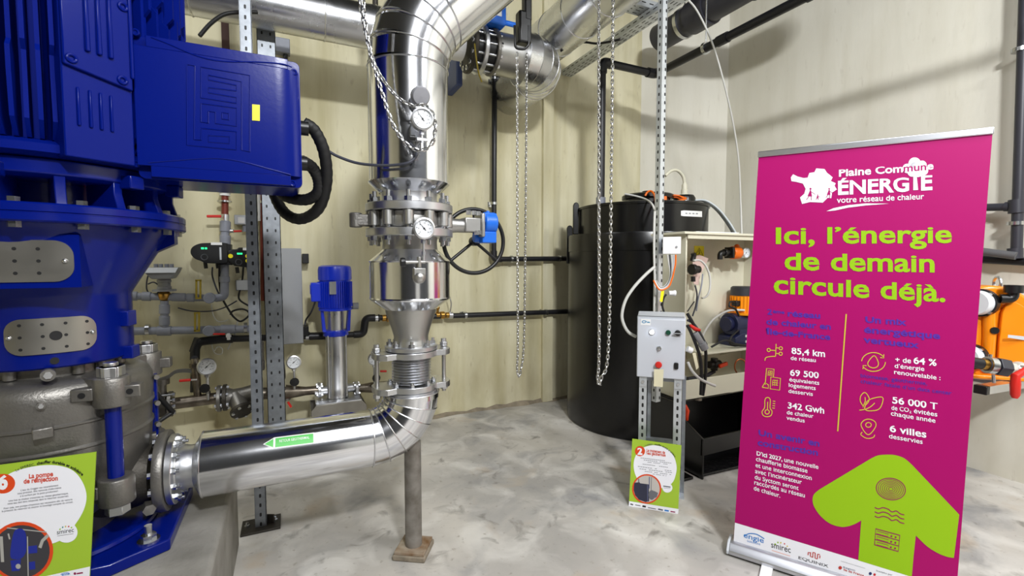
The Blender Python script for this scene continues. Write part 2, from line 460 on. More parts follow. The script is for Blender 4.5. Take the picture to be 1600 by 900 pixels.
# ------------------------------------------------------------------ the big blue pump on its plinth
PC = V((-1.755, 1.767, 0.0))
N1 = V((0.705, -0.709, 0)).normalized(); T1 = V((0.709, 0.705, 0)).normalized()
def pol(deg, r, z):                       # deg measured from the camera-facing side of the pump towards its right
    a = math.radians(deg); return PC + (N1 * math.cos(a) + T1 * math.sin(a)) * r + Z * z
def pdir(deg):
    a = math.radians(deg); return N1 * math.cos(a) + T1 * math.sin(a)
def ring_patch(mb, deg0, deg1, z0, z1, r, th, corner, n=28):
    """rounded rectangular plate bent round the pump axis"""
    arc = math.radians(deg1 - deg0) * r
    outl = []
    for (cx, cz, s0) in ((arc - corner, z1 - corner, 0), (corner, z1 - corner, 90), (corner, z0 + corner, 180), (arc - corner, z0 + corner, 270)):
        for k in range(7):
            a = math.radians(s0 + 15 * k); outl.append((cx + corner * math.cos(a), cz + corner * math.sin(a)))
    # split into vertical strips so that it bends
    xs = sorted(set([round(arc * i / n, 5) for i in range(n + 1)] + [round(p[0], 5) for p in outl]))
    def zr(x):
        if x < corner: d = corner - x
        elif x > arc - corner: d = x - (arc - corner)
        else: return z0, z1
        e = corner - math.sqrt(max(0, corner * corner - d * d))
        return z0 + e, z1 - e
    vs, fs = [], []
    for x in xs:
        lo, hi = zr(min(max(x, 0), arc)); dg = deg0 + math.degrees(x / r)
        vs += [pol(dg, r, lo), pol(dg, r, hi), pol(dg, r + th, lo), pol(dg, r + th, hi)]
    for i in range(len(xs) - 1):
        a, b = i * 4, i * 4 + 4
        fs += [(a + 2, b + 2, b + 3, a + 3), (a, a + 1, b + 1, b), (a, b, b + 2, a + 2), (a + 1, a + 3, b + 3, b + 1)]
    fs += [(0, 2, 3, 1), ((len(xs) - 1) * 4, (len(xs) - 1) * 4 + 1, (len(xs) - 1) * 4 + 3, (len(xs) - 1) * 4 + 2)]
    mb.add(vs, fs)

M_PLATE = mat('plate_steel', (168, 165, 158), 0.34, 1.0, var=0.12, vscale=6, rvar=0.12)
# plinth
PT = 0.42
e_near, e_far = onz(318, 898, PT), onz(370, 733, PT)
a_edge = e_far.dot(U)
pl = MB().box(R((a_edge - 2.3) / 2 - 0.0 + (a_edge) / 2 - a_edge / 2, 0, 0) * 0 + R(a_edge - 1.15, e_far.dot(W) - 1.1, PT / 2), (2.3, 2.2, PT), (U, W, Z)).build('concrete_plinth', M_CONC, bevel=0.018)
tag(pl, 'rough grey concrete plinth under the blue pump', 'plinth')

PUMP = thing('vertical_pump', 'huge blue vertical pump with finned motor and grey casing on concrete plinth', 'pump', PC + Z * PT)
# base plate
bp = [(0.385, -0.235), (0.385, 0.235), (0.23, 0.33), (-0.23, 0.33), (-0.385, 0.235), (-0.385, -0.235), (-0.23, -0.33), (0.23, -0.33)]
base = MB().prism([PC + U * a + W * b + Z * PT for a, b in bp], Z * 0.045)
base.lathe([(0.30, PT + 0.045), (0.29, PT + 0.065), (0.24, PT + 0.068)], PC, n=64)
bo = base.build('base_plate', M_BLUE, PUMP, bevel=0.006)
for a, b in ((0.315, -0.215), (0.315, 0.215), (-0.315, -0.215), (-0.315, 0.215)):
    q = PC + U * a + W * b + Z * (PT + 0.045)
    m = MB().cyl(q, q + Z * 0.006, 0.036, n=24); m.hexnut(q + Z * 0.006, Z, 0.025, 0.02); m.cyl(q + Z * 0.026, q + Z * 0.06, 0.0125, n=12)
    m.build('anchor_bolt', M_ZINC, PUMP)
# grey casing
cas = MB().lathe([(0.16, PT + 0.068), (0.17, 0.56), (0.235, 0.62), (0.268, 0.70), (0.285, 0.80), (0.290, 0.86), (0.2945, 0.864), (0.2945, 0.868), (0.287, 0.875),
                  (0.293, 0.95), (0.300, 0.954), (0.300, 0.96), (0.294, 0.965), (0.298, 1.03), (0.296, 1.06), (0.285, 1.085), (0.262, 1.103), (0.23, 1.11), (0.185, 1.112), (0.185, 1.15), (0.13, 1.15)], PC, n=96)
cas.build('casing', M_IRON, PUMP, smooth=30)
# discharge nozzle: from the casing along U to the flange
PZ = 0.648
KC = V((-0.515, 2.36, 0.0))                       # axis of the riser
def kp(t, z=PZ): return KC - U * t + Z * z        # point on the axis of the horizontal pipe, t metres left of the riser
noz = MB().tube([PC + Z * PZ + U * 0.12, PC + Z * PZ + U * 0.24, kp(1.085)], [0.15, 0.125, 0.11], 40)
noz.build('discharge_nozzle', M_IROND, PUMP)
MB().lathe([(0.09, 0), (0.162, 0), (0.164, 0.003), (0.164, 0.030), (0.162, 0.033), (0.09, 0.033)], kp(1.06), U, 64).build('discharge_flange', M_IRON, PUMP)
for k in range(12):
    a = 2 * math.pi * k / 12 + 0.26
    sd, up, ax = basis(U); q = kp(1.06) + (sd * math.cos(a) + up * math.sin(a)) * 0.138
    MB().bolt(q - U * 0.014, U, 0.0135, 0.014).build('flange_bolt', M_ZINC, PUMP)
# drain plugs by the nozzle
q = onpl(242, 772, kp(1.16), W) - W * 0.10
MB().hexnut(q, (U * 0.3 - W).normalized(), 0.022, 0.05).build('drain_plug', M_IRON, PUMP)
# tie rods with their lugs
for a, b in ((0.236, -0.245), (0.226, 0.262), (-0.25, -0.245), (-0.25, 0.255)):
    q = PC + U * a + W * b
    rod = MB().cyl(q + Z * 0.66, q + Z * 1.06, 0.0245, n=28).build('tie_rod', M_BLUE, PUMP)
    for (z0, z1, nm) in ((1.005, 1.112, 'upper_lug'), (0.645, 0.745, 'lower_lug')):
        lg = MB().lathe([(0.0, z0), (0.05, z0), (0.054, z0 + 0.006), (0.054, z1 - 0.006), (0.05, z1), (0.0, z1)], q, n=32)
        inn = (PC - q).normalized()
        lg.bar(q + Z * ((z0 + z1) / 2) , q + inn * 0.12 + Z * ((z0 + z1) / 2), 0.085, (z1 - z0) * 0.9)
        L1 = lg.build(nm, M_IRON, PUMP, bevel=0.004)
        # side ears with cross holes
        for dr, nr in ((-U, -W if b < 0 else W), (U, -W if b < 0 else W))[:2 if nm == 'upper_lug' else 1]:
            e = q + dr * (0.075 if dr.dot(U) < 0 else 0.058) + Z * (z0 + (0.052 if nm == 'upper_lug' else 0.055)) + nr * 0.006
            MB().box(e, (0.062, 0.05, 0.045), (U, W, Z)).build('ear', M_IRON, L1, bevel=0.004)
            MB().cyl(e + nr * 0.0252, e + nr * 0.0266, 0.0105, n=16).build('ear_hole', M_INK, L1)
    MB().hexnut(q + Z * 1.112, Z, 0.041, 0.036).hexnut(q + Z * 1.112, Z, 0.041, 0.036, 0.2).cyl(q + Z * 1.148, q + Z * 1.162, 0.022, n=20).build('rod_nut', M_STEEL, PUMP, bevel=0.002)
    MB().hexnut(q + Z * 0.609, Z, 0.038, 0.036).build('rod_nut', M_ZINC, PUMP, bevel=0.002)
# small screws and boss of the casing
for px, py, rr in ((75, 586, 0.02), (64, 634, 0.012)):
    p = onpl(px, py, pol(0, 0.30 if py > 600 else 0.285, 1), N1)
    cs_ = MB().cyl(p - N1 * 0.02, p + N1 * 0.008, rr, n=20).build('casing_screw', M_IRON, PUMP); MB().hexnut(p + N1 * 0.008, N1, rr * 0.6, 0.008).build('screw_head', M_STEEL, cs_)
p = onpl(67, 675, pol(0, 0.30, 1), N1)
MB().box(p, (0.052, 0.05, 0.036), (T1, N1, Z)).build('casing_boss', M_IRON, PUMP, bevel=0.004)
for d in (-150, -110, -70, -35, 18, 40, 75, 110, 150):
    q = pol(d, 0.195, 1.115)
    MB().cyl(q, q + Z * 0.05, 0.018, n=16).build('cover_bolt', M_IRON, PUMP)
# blue strip with screws and rigid hoses at the right of the casing
MB().box(PC + U * 0.300 + W * 0.05 + Z * 0.90, (0.008, 0.02, 0.30), (U, W, Z)).build('blue_strip', M_BLUE, PUMP)
for zz in (0.84, 0.93, 1.04):
    q = PC + U * 0.302 + W * 0.035 + Z * zz
    MB().cyl(q, q - W * 0.02 + U * 0.01, 0.010, n=14).build('strip_screw', M_IRON, PUMP)
# lower coupling neck, cone and flange, one casting
neck = MB().lathe([(0.15, 1.15), (0.232, 1.15), (0.238, 1.156), (0.240, 1.20), (0.240, 1.395), (0.247, 1.41), (0.37, 1.628), (0.375, 1.645), (0.425, 1.645), (0.430, 1.650), (0.430, 1.671), (0.426, 1.673), (0.426, 1.676), (0.430, 1.678), (0.430, 1.70), (0.425, 1.705), (0.20, 1.705)], PC, n=96)
nb = pdir(-15); tb = Z.cross(nb)
neck.box(pol(-15, 0.24, 1.523), (0.335, 0.20, 0.175), (tb, nb, Z))
for dg in (62, 68):
    pass
neck.prism([pol(70, 0.24, 1.50) , pol(70, 0.30, 1.545), pol(70, 0.395, 1.545 + 0.05), pol(70, 0.395, 1.645), pol(70, 0.24, 1.645)], pdir(160) * 0.06)
neck.build('coupling_cone', M_BLUE, PUMP, bevel=0.0)
for dg, zz, hh in ((58, 1.30, 0.06), (62, 1.165, 0.05), (-70, 1.165, 0.05), (-75, 1.30, 0.06)):
    MB().box(pol(dg, 0.245, zz), (0.06, 0.04, hh), (Z.cross(pdir(dg)), pdir(dg), Z)).build('side_lug', M_BLUE, PUMP, bevel=0.004)
for k in range(16):
    dg = 12 + 360 / 16 * k
    MB().bolt(pol(dg, 0.395, 1.705), Z, 0.017, 0.016).build('flange_bolt', M_ZINC, PUMP)
    MB().bolt(pol(dg, 0.398, 1.627), Z, 0.017, 0.018).build('flange_bolt', M_ZINC, PUMP)
# perforated guard plates
gp = MB(); ring_patch(gp, -28.5, 27.5, 1.205, 1.328, 0.2415, 0.004, 0.045)
lowp = gp.build('guard_plate', M_PLATE, PUMP, label='lower perforated stainless guard plate', smooth=30)
hol = MB()
for i, dg in enumerate((-18, -6, 7.5, 21)):
    for zz in (1.307, 1.266, 1.225):
        q = pol(dg - (0 if i else 1), 0.2458, zz); MB().cyl(q - pdir(dg) * 0.001, q + pdir(dg) * 0.0006, 0.0052, n=14).build('hole', M_INK, lowp, smooth=0)
q = pol(1.5, 0.2458, 1.266); hol.cyl(q, q + pdir(1.5) * 0.0009, 0.0165, n=24)
hol.build('hole', M_INK, lowp, smooth=0)
sm = MB()
for dg in (-25.5, 24.5):
    q = pol(dg, 0.2455, 1.266); MB().sphere(q, 0.008, 8).build('plate_screw', M_ZINC, lowp)
q0 = pol(0, 0.237, 1.178); MB().cyl(q0, q0 + N1 * 0.004, 0.012, n=20).build('vent_hole', M_INK, PUMP)
# upper plate on the flat boss
fc = pol(-15, 0.24, 1.523) + nb * 0.1005
def rrect(w, h, r, n=8):
    o = []
    for cx, cy, s in ((w / 2 - r, h / 2 - r, 0), (-w / 2 + r, h / 2 - r, 90), (-w / 2 + r, -h / 2 + r, 180), (w / 2 - r, -h / 2 + r, 270)):
        for k in range(n + 1):
            a = math.radians(s + 90 * k / n); o.append((cx + r * math.cos(a), cy + r * math.sin(a)))
    return o
upp = MB().prism([fc + tb * x + Z * y for x, y in rrect(0.305, 0.135, 0.05)], nb * 0.004).build('guard_plate', M_PLATE, PUMP, label='upper perforated stainless guard plate', smooth=30)
hol = MB()
for x in (-0.094, -0.044, 0.012, 0.067):
    for y in (-0.039, 0, 0.039):
        q = fc + tb * x + Z * y + nb * 0.0035; MB().cyl(q, q + nb * 0.0011, 0.0055, n=14).build('hole', M_INK, upp, smooth=0)
sm = MB()
for x in (-0.135, 0.13): MB().sphere(fc + tb * x + nb * 0.005, 0.008, 8).build('plate_screw', M_ZINC, upp)
# lantern with open windows between flange and motor
lan = MB().lathe([(0.30, 1.79), (0.385, 1.79), (0.40, 1.80), (0.40, 1.845), (0.385, 1.85), (0.2, 1.85)], PC, n=96)
lan.lathe([(0.22, 1.70), (0.22, 1.80)], PC, n=48)
for k in range(16):
    dg = 5 + 360 / 16 * k; d = pdir(dg); s = Z.cross(d)
    lan.prism([pol(dg, 0.25, 1.70) - s * 0.014, pol(dg, 0.41, 1.70) - s * 0.014, pol(dg, 0.392, 1.76) - s * 0.014, pol(dg, 0.392, 1.80) - s * 0.014, pol(dg, 0.25, 1.80) - s * 0.014], s * 0.028)
lan.build('lantern', M_BLUE, PUMP, bevel=0.003)
for dg in (-16, 32, 62):
    MB().box(pol(dg, 0.415, 1.80), (0.05, 0.05, 0.045), (Z.cross(pdir(dg)), pdir(dg), Z)).build('mounting_lug', M_BLUE, PUMP, bevel=0.004)
# motor: finned body
mot = MB().lathe([(0.2, 1.85), (0.42, 1.85), (0.44, 1.86), (0.44, 1.885), (0.41, 1.90), (0.345, 1.915), (0.345, 3.30), (0.2, 3.30)], PC, n=96)
k = 0
dg = -140.0
while dg < 220:
    if not (6 < dg < 28.5):
        d = pdir(dg); s = Z.cross(d) * 0.0055
        j = 0.022 if k % 2 else 0.0
        o = 0.455
        prof = [(0.335, 1.905), (0.405, 1.905), (o - 0.01, 1.955), (o - 0.022 + j, 2.09 + 0.0), (o - 0.022 + j, 2.16), (o - j, 2.185), (o - j, 2.40 + 0.03 * (k % 3)), (o - 0.022 + j, 2.425 + 0.03 * (k % 3)), (o - 0.022 + j, 3.28), (0.335, 3.28)]
        mot.prism([PC + d * r + Z * z - s for r, z in prof], s * 2)
    dg += 4.0; k += 1
motor = mot.build('motor_body', mat('fin_blue', (3, 22, 114), 0.55, spec=0.04), PUMP, smooth=25)
# flat ribbed pad on the motor
pd = pdir(17); ps = Z.cross(pd)
def pad(x, z, d=0.0): return PC + pd * (0.462 + d) + ps * x + Z * z
pb = MB().box(pad(0, 2.54, -0.06), (0.185, 0.13, 1.38), (ps, pd, Z))
for x in (-0.055, -0.025, 0.002, 0.03): pb.prism([pad(x - 0.005, 1.95), pad(x + 0.005, 1.95), pad(x + 0.004, 2.07), pad(x - 0.004, 2.07)], pd * 0.012)
padm = pb.build('motor_pad', M_BLUED, motor, bevel=0.008)
cv = MB().prism([pad(-0.09, 2.13), pad(0.09, 2.10), pad(0.09, 2.40), pad(-0.09, 2.42)], pd * 0.018)
for x in (-0.03, 0.0, 0.03): cv.prism([pad(x - 0.007, 2.185, 0.018), pad(x + 0.007, 2.185, 0.018), pad(x + 0.005, 2.42, 0.018), pad(x - 0.005, 2.42, 0.018)], pd * 0.010)
cv.box(pad(0.088, 2.4, -0.0), (0.012, 0.05, 0.52), (ps, pd, Z))
cv.build('pad_cover', M_BLUED, motor, bevel=0.004)
sc = MB()
for x, z in ((-0.07, 2.15), (0.06, 2.127), (-0.07, 2.385), (0.07, 2.37)):
    MB().torus(pad(x, z, 0.02), pd, 0.011, 0.005, 20, 8).build('cover_screw', M_BLUED, motor)
# terminal box
BX = PC - W * 0.30
tl, bl, tr, br = onpl(203, 46, BX, W), onpl(203, 271, BX, W), onpl(468, 96, BX, W), onpl(466, 296, BX, W)
def bx(a, z, d=0.0): return V((BX.x, BX.y, 0)) + U * a + Z * z - W * d      # d = towards the camera
a0 = (tl - BX).dot(U); a1 = (tr - BX).dot(U); z0 = (bl.z + br.z) / 2; z1 = (tl.z + tr.z) / 2
aw, zh = a1 - a0, z1 - z0
def lid_poly(inset, d, notch):
    x0, x1, y0, y1 = a0 + inset, a1 - inset, z0 + inset, z1 - inset; n = notch; r = 0.010
    p = [(x0 + n, y0), (x1 - n, y0), (x1 - n + 0.002, y0 + n * .6), (x1 - n * 0.6, y0 + n), (x1, y0 + n), (x1, y1 - n), (x1 - n * 0.6, y1 - n), (x1 - n, y1 - n * 0.6), (x1 - n, y1), (x0 + n, y1), (x0 + n, y1 - n * 0.6), (x0 + n * 0.6, y1 - n), (x0, y1 - n), (x0, y0 + n), (x0 + n * 0.6, y0 + n), (x0 + n, y0 + n * 0.6)]
    return [bx(a, z, d) for a, z in p]
body = MB().prism([bx(a0 + x, z, -0.055) for x, z in ()] or [bx((a0 + a1) / 2 + x, (z0 + z1) / 2 + y, -0.055) for x, y in rrect(aw - 0.01, zh - 0.01, 0.03)], W * 0.30)
tb_ = body.build('terminal_box', M_BLUE, PUMP, bevel=0.008, label='blue motor terminal box')
ld = MB().prism([bx((a0 + a1) / 2 + x, (z0 + z1) / 2 + y, 0.0 - 0.052) for x, y in rrect(aw, zh, 0.022)], -W * 0.022)
def lid_profile(x0, x1, z):
    rr, o = 0.085, [(x0, -0.034), (x0, 0.0)]
    for k in range(9):
        a = math.pi / 2 * k / 8; xx, dd = a1 - 0.004 - rr + rr * math.sin(a), -0.030 * (1 - math.cos(a)) 
        if xx <= x1: o.append((xx, dd))
    o.append((x1, o[-1][1])); o.append((x1, -0.034))
    return [bx(x, z, d) for x, d in o]
nt_ = 0.042
ld.prism(lid_profile(a0 + 0.004, a1 - 0.004, z0 + nt_), Z * (z1 - z0 - 2 * nt_))
ld.prism(lid_profile(a0 + nt_, a1 - nt_, z0 + 0.004), Z * (nt_ - 0.004)); ld.prism(lid_profile(a0 + nt_, a1 - nt_, z1 - nt_), Z * (nt_ - 0.004))
ld.build('lid', M_BLUE, tb_, bevel=0.004, seg=3)
# embossed bands along top and bottom of the lid
def crease(pts, thick):
    m = MB(); ptsd = [onpl(px, py, BX, W) for px, py in pts]
    m.tube(ptsd, thick, 8); return m
crease(spl2([(236, 58), (262, 68), (310, 88), (350, 96), (400, 97), (440, 100), (456, 105)]), 0.0028).build('lid_ridge', M_BLUE, tb_)
crease(spl2([(232, 254), (280, 250), (335, 247), (375, 252), (420, 264), (454, 273)]), 0.0028).build('lid_ridge', M_BLUE, tb_)
ls = MB()
for px, py in ((213, 53), (214, 257), (459, 115), (457, 287)):
    q = onpl(px, py, BX + W * 0.028, W); ls = MB(); ls.cyl(q, q - W * 0.014, 0.0125, n=18); ls.torus(q - W * 0.014, W, 0.009, 0.004, 18, 8); ls.build('lid_screw', M_BLUED, tb_)
# raised emblem, turned on its side
def lg_(pts): return [onpl(180 + x / 3.0, y / 3.0, BX, W) for x, y in pts]
emb = MB()
for pts in ([(337, 303), (375, 310), (371, 655), (403, 657), (404, 600), (568, 617), (568, 702), (337, 680)],
            [(437, 634), (535, 640), (535, 672), (437, 664)],
            [(402, 484), (569, 507), (569, 592), (470, 578), (470, 526), (437, 522), (437, 577), (402, 572)],
            [(501, 527), (533, 532), (533, 562), (501, 557)],
            [(402, 314), (631, 354), (631, 712), (593, 704), (593, 384), (437, 352), (437, 374), (568, 400), (568, 426), (437, 410), (437, 434), (568, 457), (568, 484), (402, 458)]):
    emb.tube(lg_(pts), 0.0026, 6, closed=True)
emb.build('raised_emblem', M_BLUE, tb_)
ys = MB().prism([onpl(px, py, BX - W * 0.0012, W) for px, py in ((394, 163), (406, 164), (406, 189), (394, 188))], -W * 0.0006)
ys.build('yellow_label', M_YELLOW, tb_, label='small yellow label')
gl = MB()
for (px, py) in ((470, 200), (468, 255)):
    q = onpl(px, py, BX + W * 0.16, W); MB().cyl(q - U * 0.05, q + U * 0.03, 0.030, n=24).build('cable_gland', M_BLACK, tb_)
# neck joining box and motor
MB().box(PC + U * 0.42 + Z * ((z0 + z1) / 2), (0.30, 0.30, 0.36), (U, W, Z)).build('box_neck', M_BLUED, tb_)

# black conduits looping out of the terminal box
def conduit(pts, lab):
    P = spl([at(*p) for p in pts], 10)
    rr = 0.026
    o = MB().tube(P, [rr + 0.0012 * math.sin(i * 2.2) for i in range(len(P))], 14).build('black_conduit', M_RUBBER, smooth=70)
    tag(o, lab, 'cable')
conduit([(474, 192, 2.03), (492, 205, 2.06), (507, 240, 2.10), (510, 285, 2.15), (498, 325, 2.2), (472, 342, 2.25), (448, 335, 2.28), (432, 312, 2.3), (424, 280, 2.32), (420, 230, 2.34)], 'thick black conduit making the wider loop from the blue terminal box')
conduit([(472, 252, 2.03), (488, 262, 2.10), (498, 282, 2.14), (496, 302, 2.16), (478, 312, 2.18), (452, 309, 2.2), (436, 297, 2.22), (428, 270, 2.24), (426, 230, 2.26)], 'thick black conduit making the inner loop below the blue terminal box')
tag(cable('grey_cable', [at(508, 232, 2.14), at(525, 243, 2.14), at(555, 254, 2.14), at(585, 258, 2.13), at(615, 258, 2.12), at(638, 254, 2.11), at(650, 244, 2.13), at(648, 232, 2.15), at(640, 224, 2.155)], 0.0065, M_GCABLE), 'slim grey cable looping from the black conduit to the steel riser', 'cable')
tag(cable('grey_cable', [at(312, 56, 2.7), at(330, 36, 2.75), at(352, 22, 2.8), at(380, 19, 2.85), at(402, 19, 2.9)], 0.011, M_RUBBER), 'black cable arching up beside the blue motor to the perforated post', 'cable')

# stay rods leaning behind the nozzle
for i, (p, q, lab) in enumerate((((228, 598), (270, 644), 'upper'), ((228, 646), (255, 678), 'lower'))):
    MB().cyl(at(p[0], p[1], 2.1), at(q[0], q[1], 2.22), 0.012, n=14).build('stay_rod', M_RUBBER, PUMP)
MB().cyl(at(270, 644, 2.22), at(240, 664, 2.15), 0.010, n=14).build('stay_rod', M_RUBBER, PUMP)

# ------------------------------------------------------------------ riser, valve, expansion joint and horizontal pipe
def kz(py, yy=2.36): return at(641, py, yy).z
def kr(w): return w / 2 * 2.36 / F / 1.015
RJ = kr(122)
DR = (U * 0.7071 + Z * 0.7071)
zt0 = kz(112); RB = 0.42; ang = math.radians(45)
cen = KC + U * RB + Z * zt0
def bend(t): # t 0..1 round the 45 degree bend
    a = ang * t; return cen - U * (RB * math.cos(a)) + Z * (RB * math.sin(a))
RISER = thing('insulated_riser', 'tall polished steel clad riser bending into a slope at the top', 'pipe', KC + Z * kz(320))
jk = MB().lathe([(RJ, kz(287)), (RJ, zt0)], KC, n=72)
jk.lathe([(RJ, kz(287)), (RJ + 0.004, kz(287)), (RJ + 0.004, kz(287) - 0.004), (kr(92), kz(304))], KC, n=72)
j1 = jk.build('riser_jacket', M_JACK, RISER)
rb = MB(); bands = MB()
NS = 4
for i in range(NS):
    p, q = bend(i / NS), bend((i + 1) / NS)
    rb.tube([p, q], RJ, 72)
rb.build('bend_jacket', M_JACK, RISER, smooth=20)
for i in range(NS + 1):
    p = bend(i / NS); a = ang * i / NS; d = U * math.sin(a) + Z * math.cos(a)
    MB().torus(p, d, RJ, 0.0045, 72, 8).build('jacket_band', M_JACK2, RISER)
e = bend(1)
MB().tube([e, e + DR * 1.05], RJ, 72).build('slope_jacket', M_JACK, RISER)
MB().torus(e + DR * 1.05, DR, RJ, 0.0045, 72, 8).build('jacket_band', M_JACK2, RISER)
MB().lathe([(kr(92), kz(296)), (kr(86), kz(306)), (kr(84), kz(316)), (kr(88), kz(322))], KC, n=64).build('pipe_neck', M_STEEL, RISER)
def flange(zb, zt, rad, par, m=M_STEEL, nm='flange', inner=0.06):
    return MB().lathe([(inner, zb), (rad - 0.003, zb), (rad, zb + 0.003), (rad, zt - 0.003), (rad - 0.003, zt), (inner, zt)], KC, n=72).build(nm, m, par)
flange(kz(333), kz(321), kr(134), RISER)
for k in range(12):
    a = 2 * math.pi * (k + 0.35) / 12; q = KC + (X * math.cos(a) + Y * math.sin(a)) * kr(116)
    MB().bolt(q + Z * kz(321), Z, 0.019, 0.022, 0.03).build('flange_bolt', M_ZINC, RISER)
# fittings strapped to the riser: round sensor head
q = onpl(655, 150, KC - W * (RJ + 0.03), W)
sh = MB().lathe([(0.0, 0), (0.038, 0), (0.042, 0.006), (0.042, 0.03), (0.036, 0.04), (0, 0.042)], q, (-W - Z * 0.35).normalized(), 36)
sh.cyl(q + Z * -0.0, q - (-W - Z * 0.35).normalized() * 0.06, 0.012, n=16)
sh.build('sensor_head', mat('sensor_grey', (140, 140, 145), 0.45), RISER, label='round grey sensor head')

def gauge(name, c, nrm, rad, label, par=None, stem=0.0, group=None, needle=-125, stemr=0.007, cock=True, cat='pressure gauge'):
    """dial gauge; stem hangs straight down from the case"""
    g = thing('pressure_gauge', label, cat, c - Z * (rad + stem), group)
    nrm = nrm.normalized(); sd = Z.cross(nrm).normalized()
    up = nrm.cross(sd)
    MB().lathe([(rad * 0.93, -0.035), (rad, -0.03), (rad, 0.004), (rad * 1.06, 0.004), (rad * 1.06, 0.009), (rad * 0.9, 0.012), (rad * 0.88, 0.002)], c, nrm, 40, caps=False).build('gauge_case', M_STEEL, g)
    d = MB().cyl(c - nrm * 0.002, c + nrm * 0.003, rad * 0.92, n=40).build('dial', M_DIAL, g)
    tk = MB(); f = c + nrm * 0.0036
    for i in range(28):
        a = math.radians(225 - i * 10); r0 = rad * (0.66 if i % 5 == 0 else 0.74)
        dv = sd * math.cos(a) + up * math.sin(a); pv = sd * -math.sin(a) + up * math.cos(a); w = rad * 0.014 * (2 if i % 5 == 0 else 1)
        tk.add([f + dv * r0 - pv * w, f + dv * rad * 0.8 - pv * w, f + dv * rad * 0.8 + pv * w, f + dv * r0 + pv * w], [(0, 1, 2, 3)])
    for i in range(7):
        a = math.radians(225 - i * 45)
        vs, fs = text_mesh(str(i * 4 if i else 0)); o = f + (sd * math.cos(a) + up * math.sin(a)) * rad * 0.52 - sd * rad * 0.08 - up * rad * 0.07
        tk.add([o + sd * x * rad * 0.22 + up * y * rad * 0.22 for x, y in vs], fs)
    tk.build('scale', M_INK, d, smooth=0)
    a = math.radians(needle); dv = sd * math.cos(a) + up * math.sin(a); pv = sd * -math.sin(a) + up * math.cos(a); f = c + nrm * 0.0045
    nd = MB().add([f - dv * rad * 0.25 - pv * rad * 0.05, f - dv * rad * 0.25 + pv * rad * 0.05, f + dv * rad * 0.68 + pv * rad * 0.008, f + dv * rad * 0.68 - pv * rad * 0.008], [(0, 1, 2, 3)])
    nd.cyl(f - nrm * 0.001, f + nrm * 0.0015, rad * 0.09, n=16)
    nd.build('needle', M_INK, g, smooth=0)
    if stem:
        b = c - nrm * 0.015 - Z * rad
        MB().tube([b, b - Z * stem], stemr, 12).hexnut(b - Z * 0.02, Z, stemr * 1.7, 0.016).hexnut(b - Z * stem * 0.75, Z, stemr * 1.5, 0.018).build('gauge_stem', M_STEEL, g)
    return g
GR = 0.047
gc = onpl(660, 186, KC - W * (RJ + 0.10), W)
g1 = gauge('g', gc, (-W + X * -0.05), GR, 'round dial gauge with a chain looped over it, on the shiny riser', stem=0.07, needle=128)
q = gc - Z * (GR + 0.035) + W * 0.015
MB().cyl(q, q + W * 0.10, 0.009, n=14).build('gauge_cock', M_STEEL, g1)
MB().box(q - Z * 0.005, (0.05, 0.02, 0.014), (U, W, Z)).box(q - Z * 0.03, (0.012, 0.014, 0.04), (U, W, Z)).build('gauge_cock', M_STEEL, g1, bevel=0.002)
MB().cyl(q - U * 0.055, q - U * 0.03, 0.012, n=14).build('cock_knob', M_BLACK, g1)

# butterfly valve
VALVE = thing('butterfly_valve', 'lugged steel butterfly valve with blue gearbox and black handwheel between riser flanges', 'valve', KC + Z * kz(358))
zv0, zv1 = kz(357), kz(334)
MB().lathe([(0.10, zv0), (kr(104), zv0), (kr(106), zv0 + 0.005), (kr(106), zv1 - 0.005), (kr(104), zv1), (0.10, zv1)], KC, n=64).build('valve_body', M_SPOOL, VALVE)
for k in range(12):
    a = 2 * math.pi * (k + 0.35) / 12; q = KC + (X * math.cos(a) + Y * math.sin(a)) * kr(118)
    MB().cyl(q + Z * (zv0 + 0.006), q + Z * (zv1 - 0.0), 0.026, n=20).build('valve_lug', M_SPOOL, VALVE, bevel=0.003)
    MB().cyl(q + Z * kz(376), q + Z * kz(332), 0.0105, n=12).build('valve_stud', M_ZINC, VALVE)
zm = kz(347)
stub = MB().box(KC - U * 0.215 + Z * zm, (0.09, 0.06, 0.055), (U, W, Z)); stub.cyl(KC - U * 0.26 + Z * (zm - 0.035), KC - U * 0.26 + Z * (zm + 0.035), 0.03, n=20)
stub.build('stem_boss', M_IRON, VALVE, bevel=0.006)
zs = kz(354, 2.45)
arm = MB().tube([KC + U * 0.18 + Z * (zm - 0.01), KC + U * 0.25 + Z * (zm - 0.01), KC + U * 0.31 + Z * (zm - 0.01)], [0.042, 0.036, 0.036], 24)
arm.box(KC + U * 0.325 + Z * (zm - 0.005), (0.09, 0.09, 0.075), (U, W, Z)); arm.box(KC + U * 0.378 + Z * (zm - 0.005), (0.02, 0.115, 0.125), (U, W, Z))
arm.build('valve_neck', M_SPOOL, VALVE, bevel=0.006)
nb_ = MB()
for (da, dz) in ((0.3, 0.052), (0.33, 0.052), (0.355, 0.05), (0.36, -0.05), (0.345, -0.052)):
    MB().hexnut(KC + U * da - W * 0.04 + Z * (zm + dz - 0.006), Z, 0.014, 0.022).build('neck_nut', M_ZINC, VALVE)
gb = MB()
c0 = KC + U * 0.425 + Z * (zm - 0.01)
gb.lathe([(0.0, -0.036), (0.052, -0.036), (0.058, -0.03), (0.058, 0.03), (0.052, 0.036), (0, 0.036)], c0 + Z * 0.02 + U * 0.005, U, 40)
gb.box(c0 + Z * 0.045, (0.072, 0.085, 0.05), (U, W, Z)); gb.box(c0 - Z * 0.058 - U * 0.006 + W * 0.01, (0.082, 0.10, 0.06), (U, W, Z)); gb.cyl(c0 - Z * 0.058 - U * 0.075 + W * 0.02, c0 - Z * 0.058 + W * 0.02, 0.026, n=20)
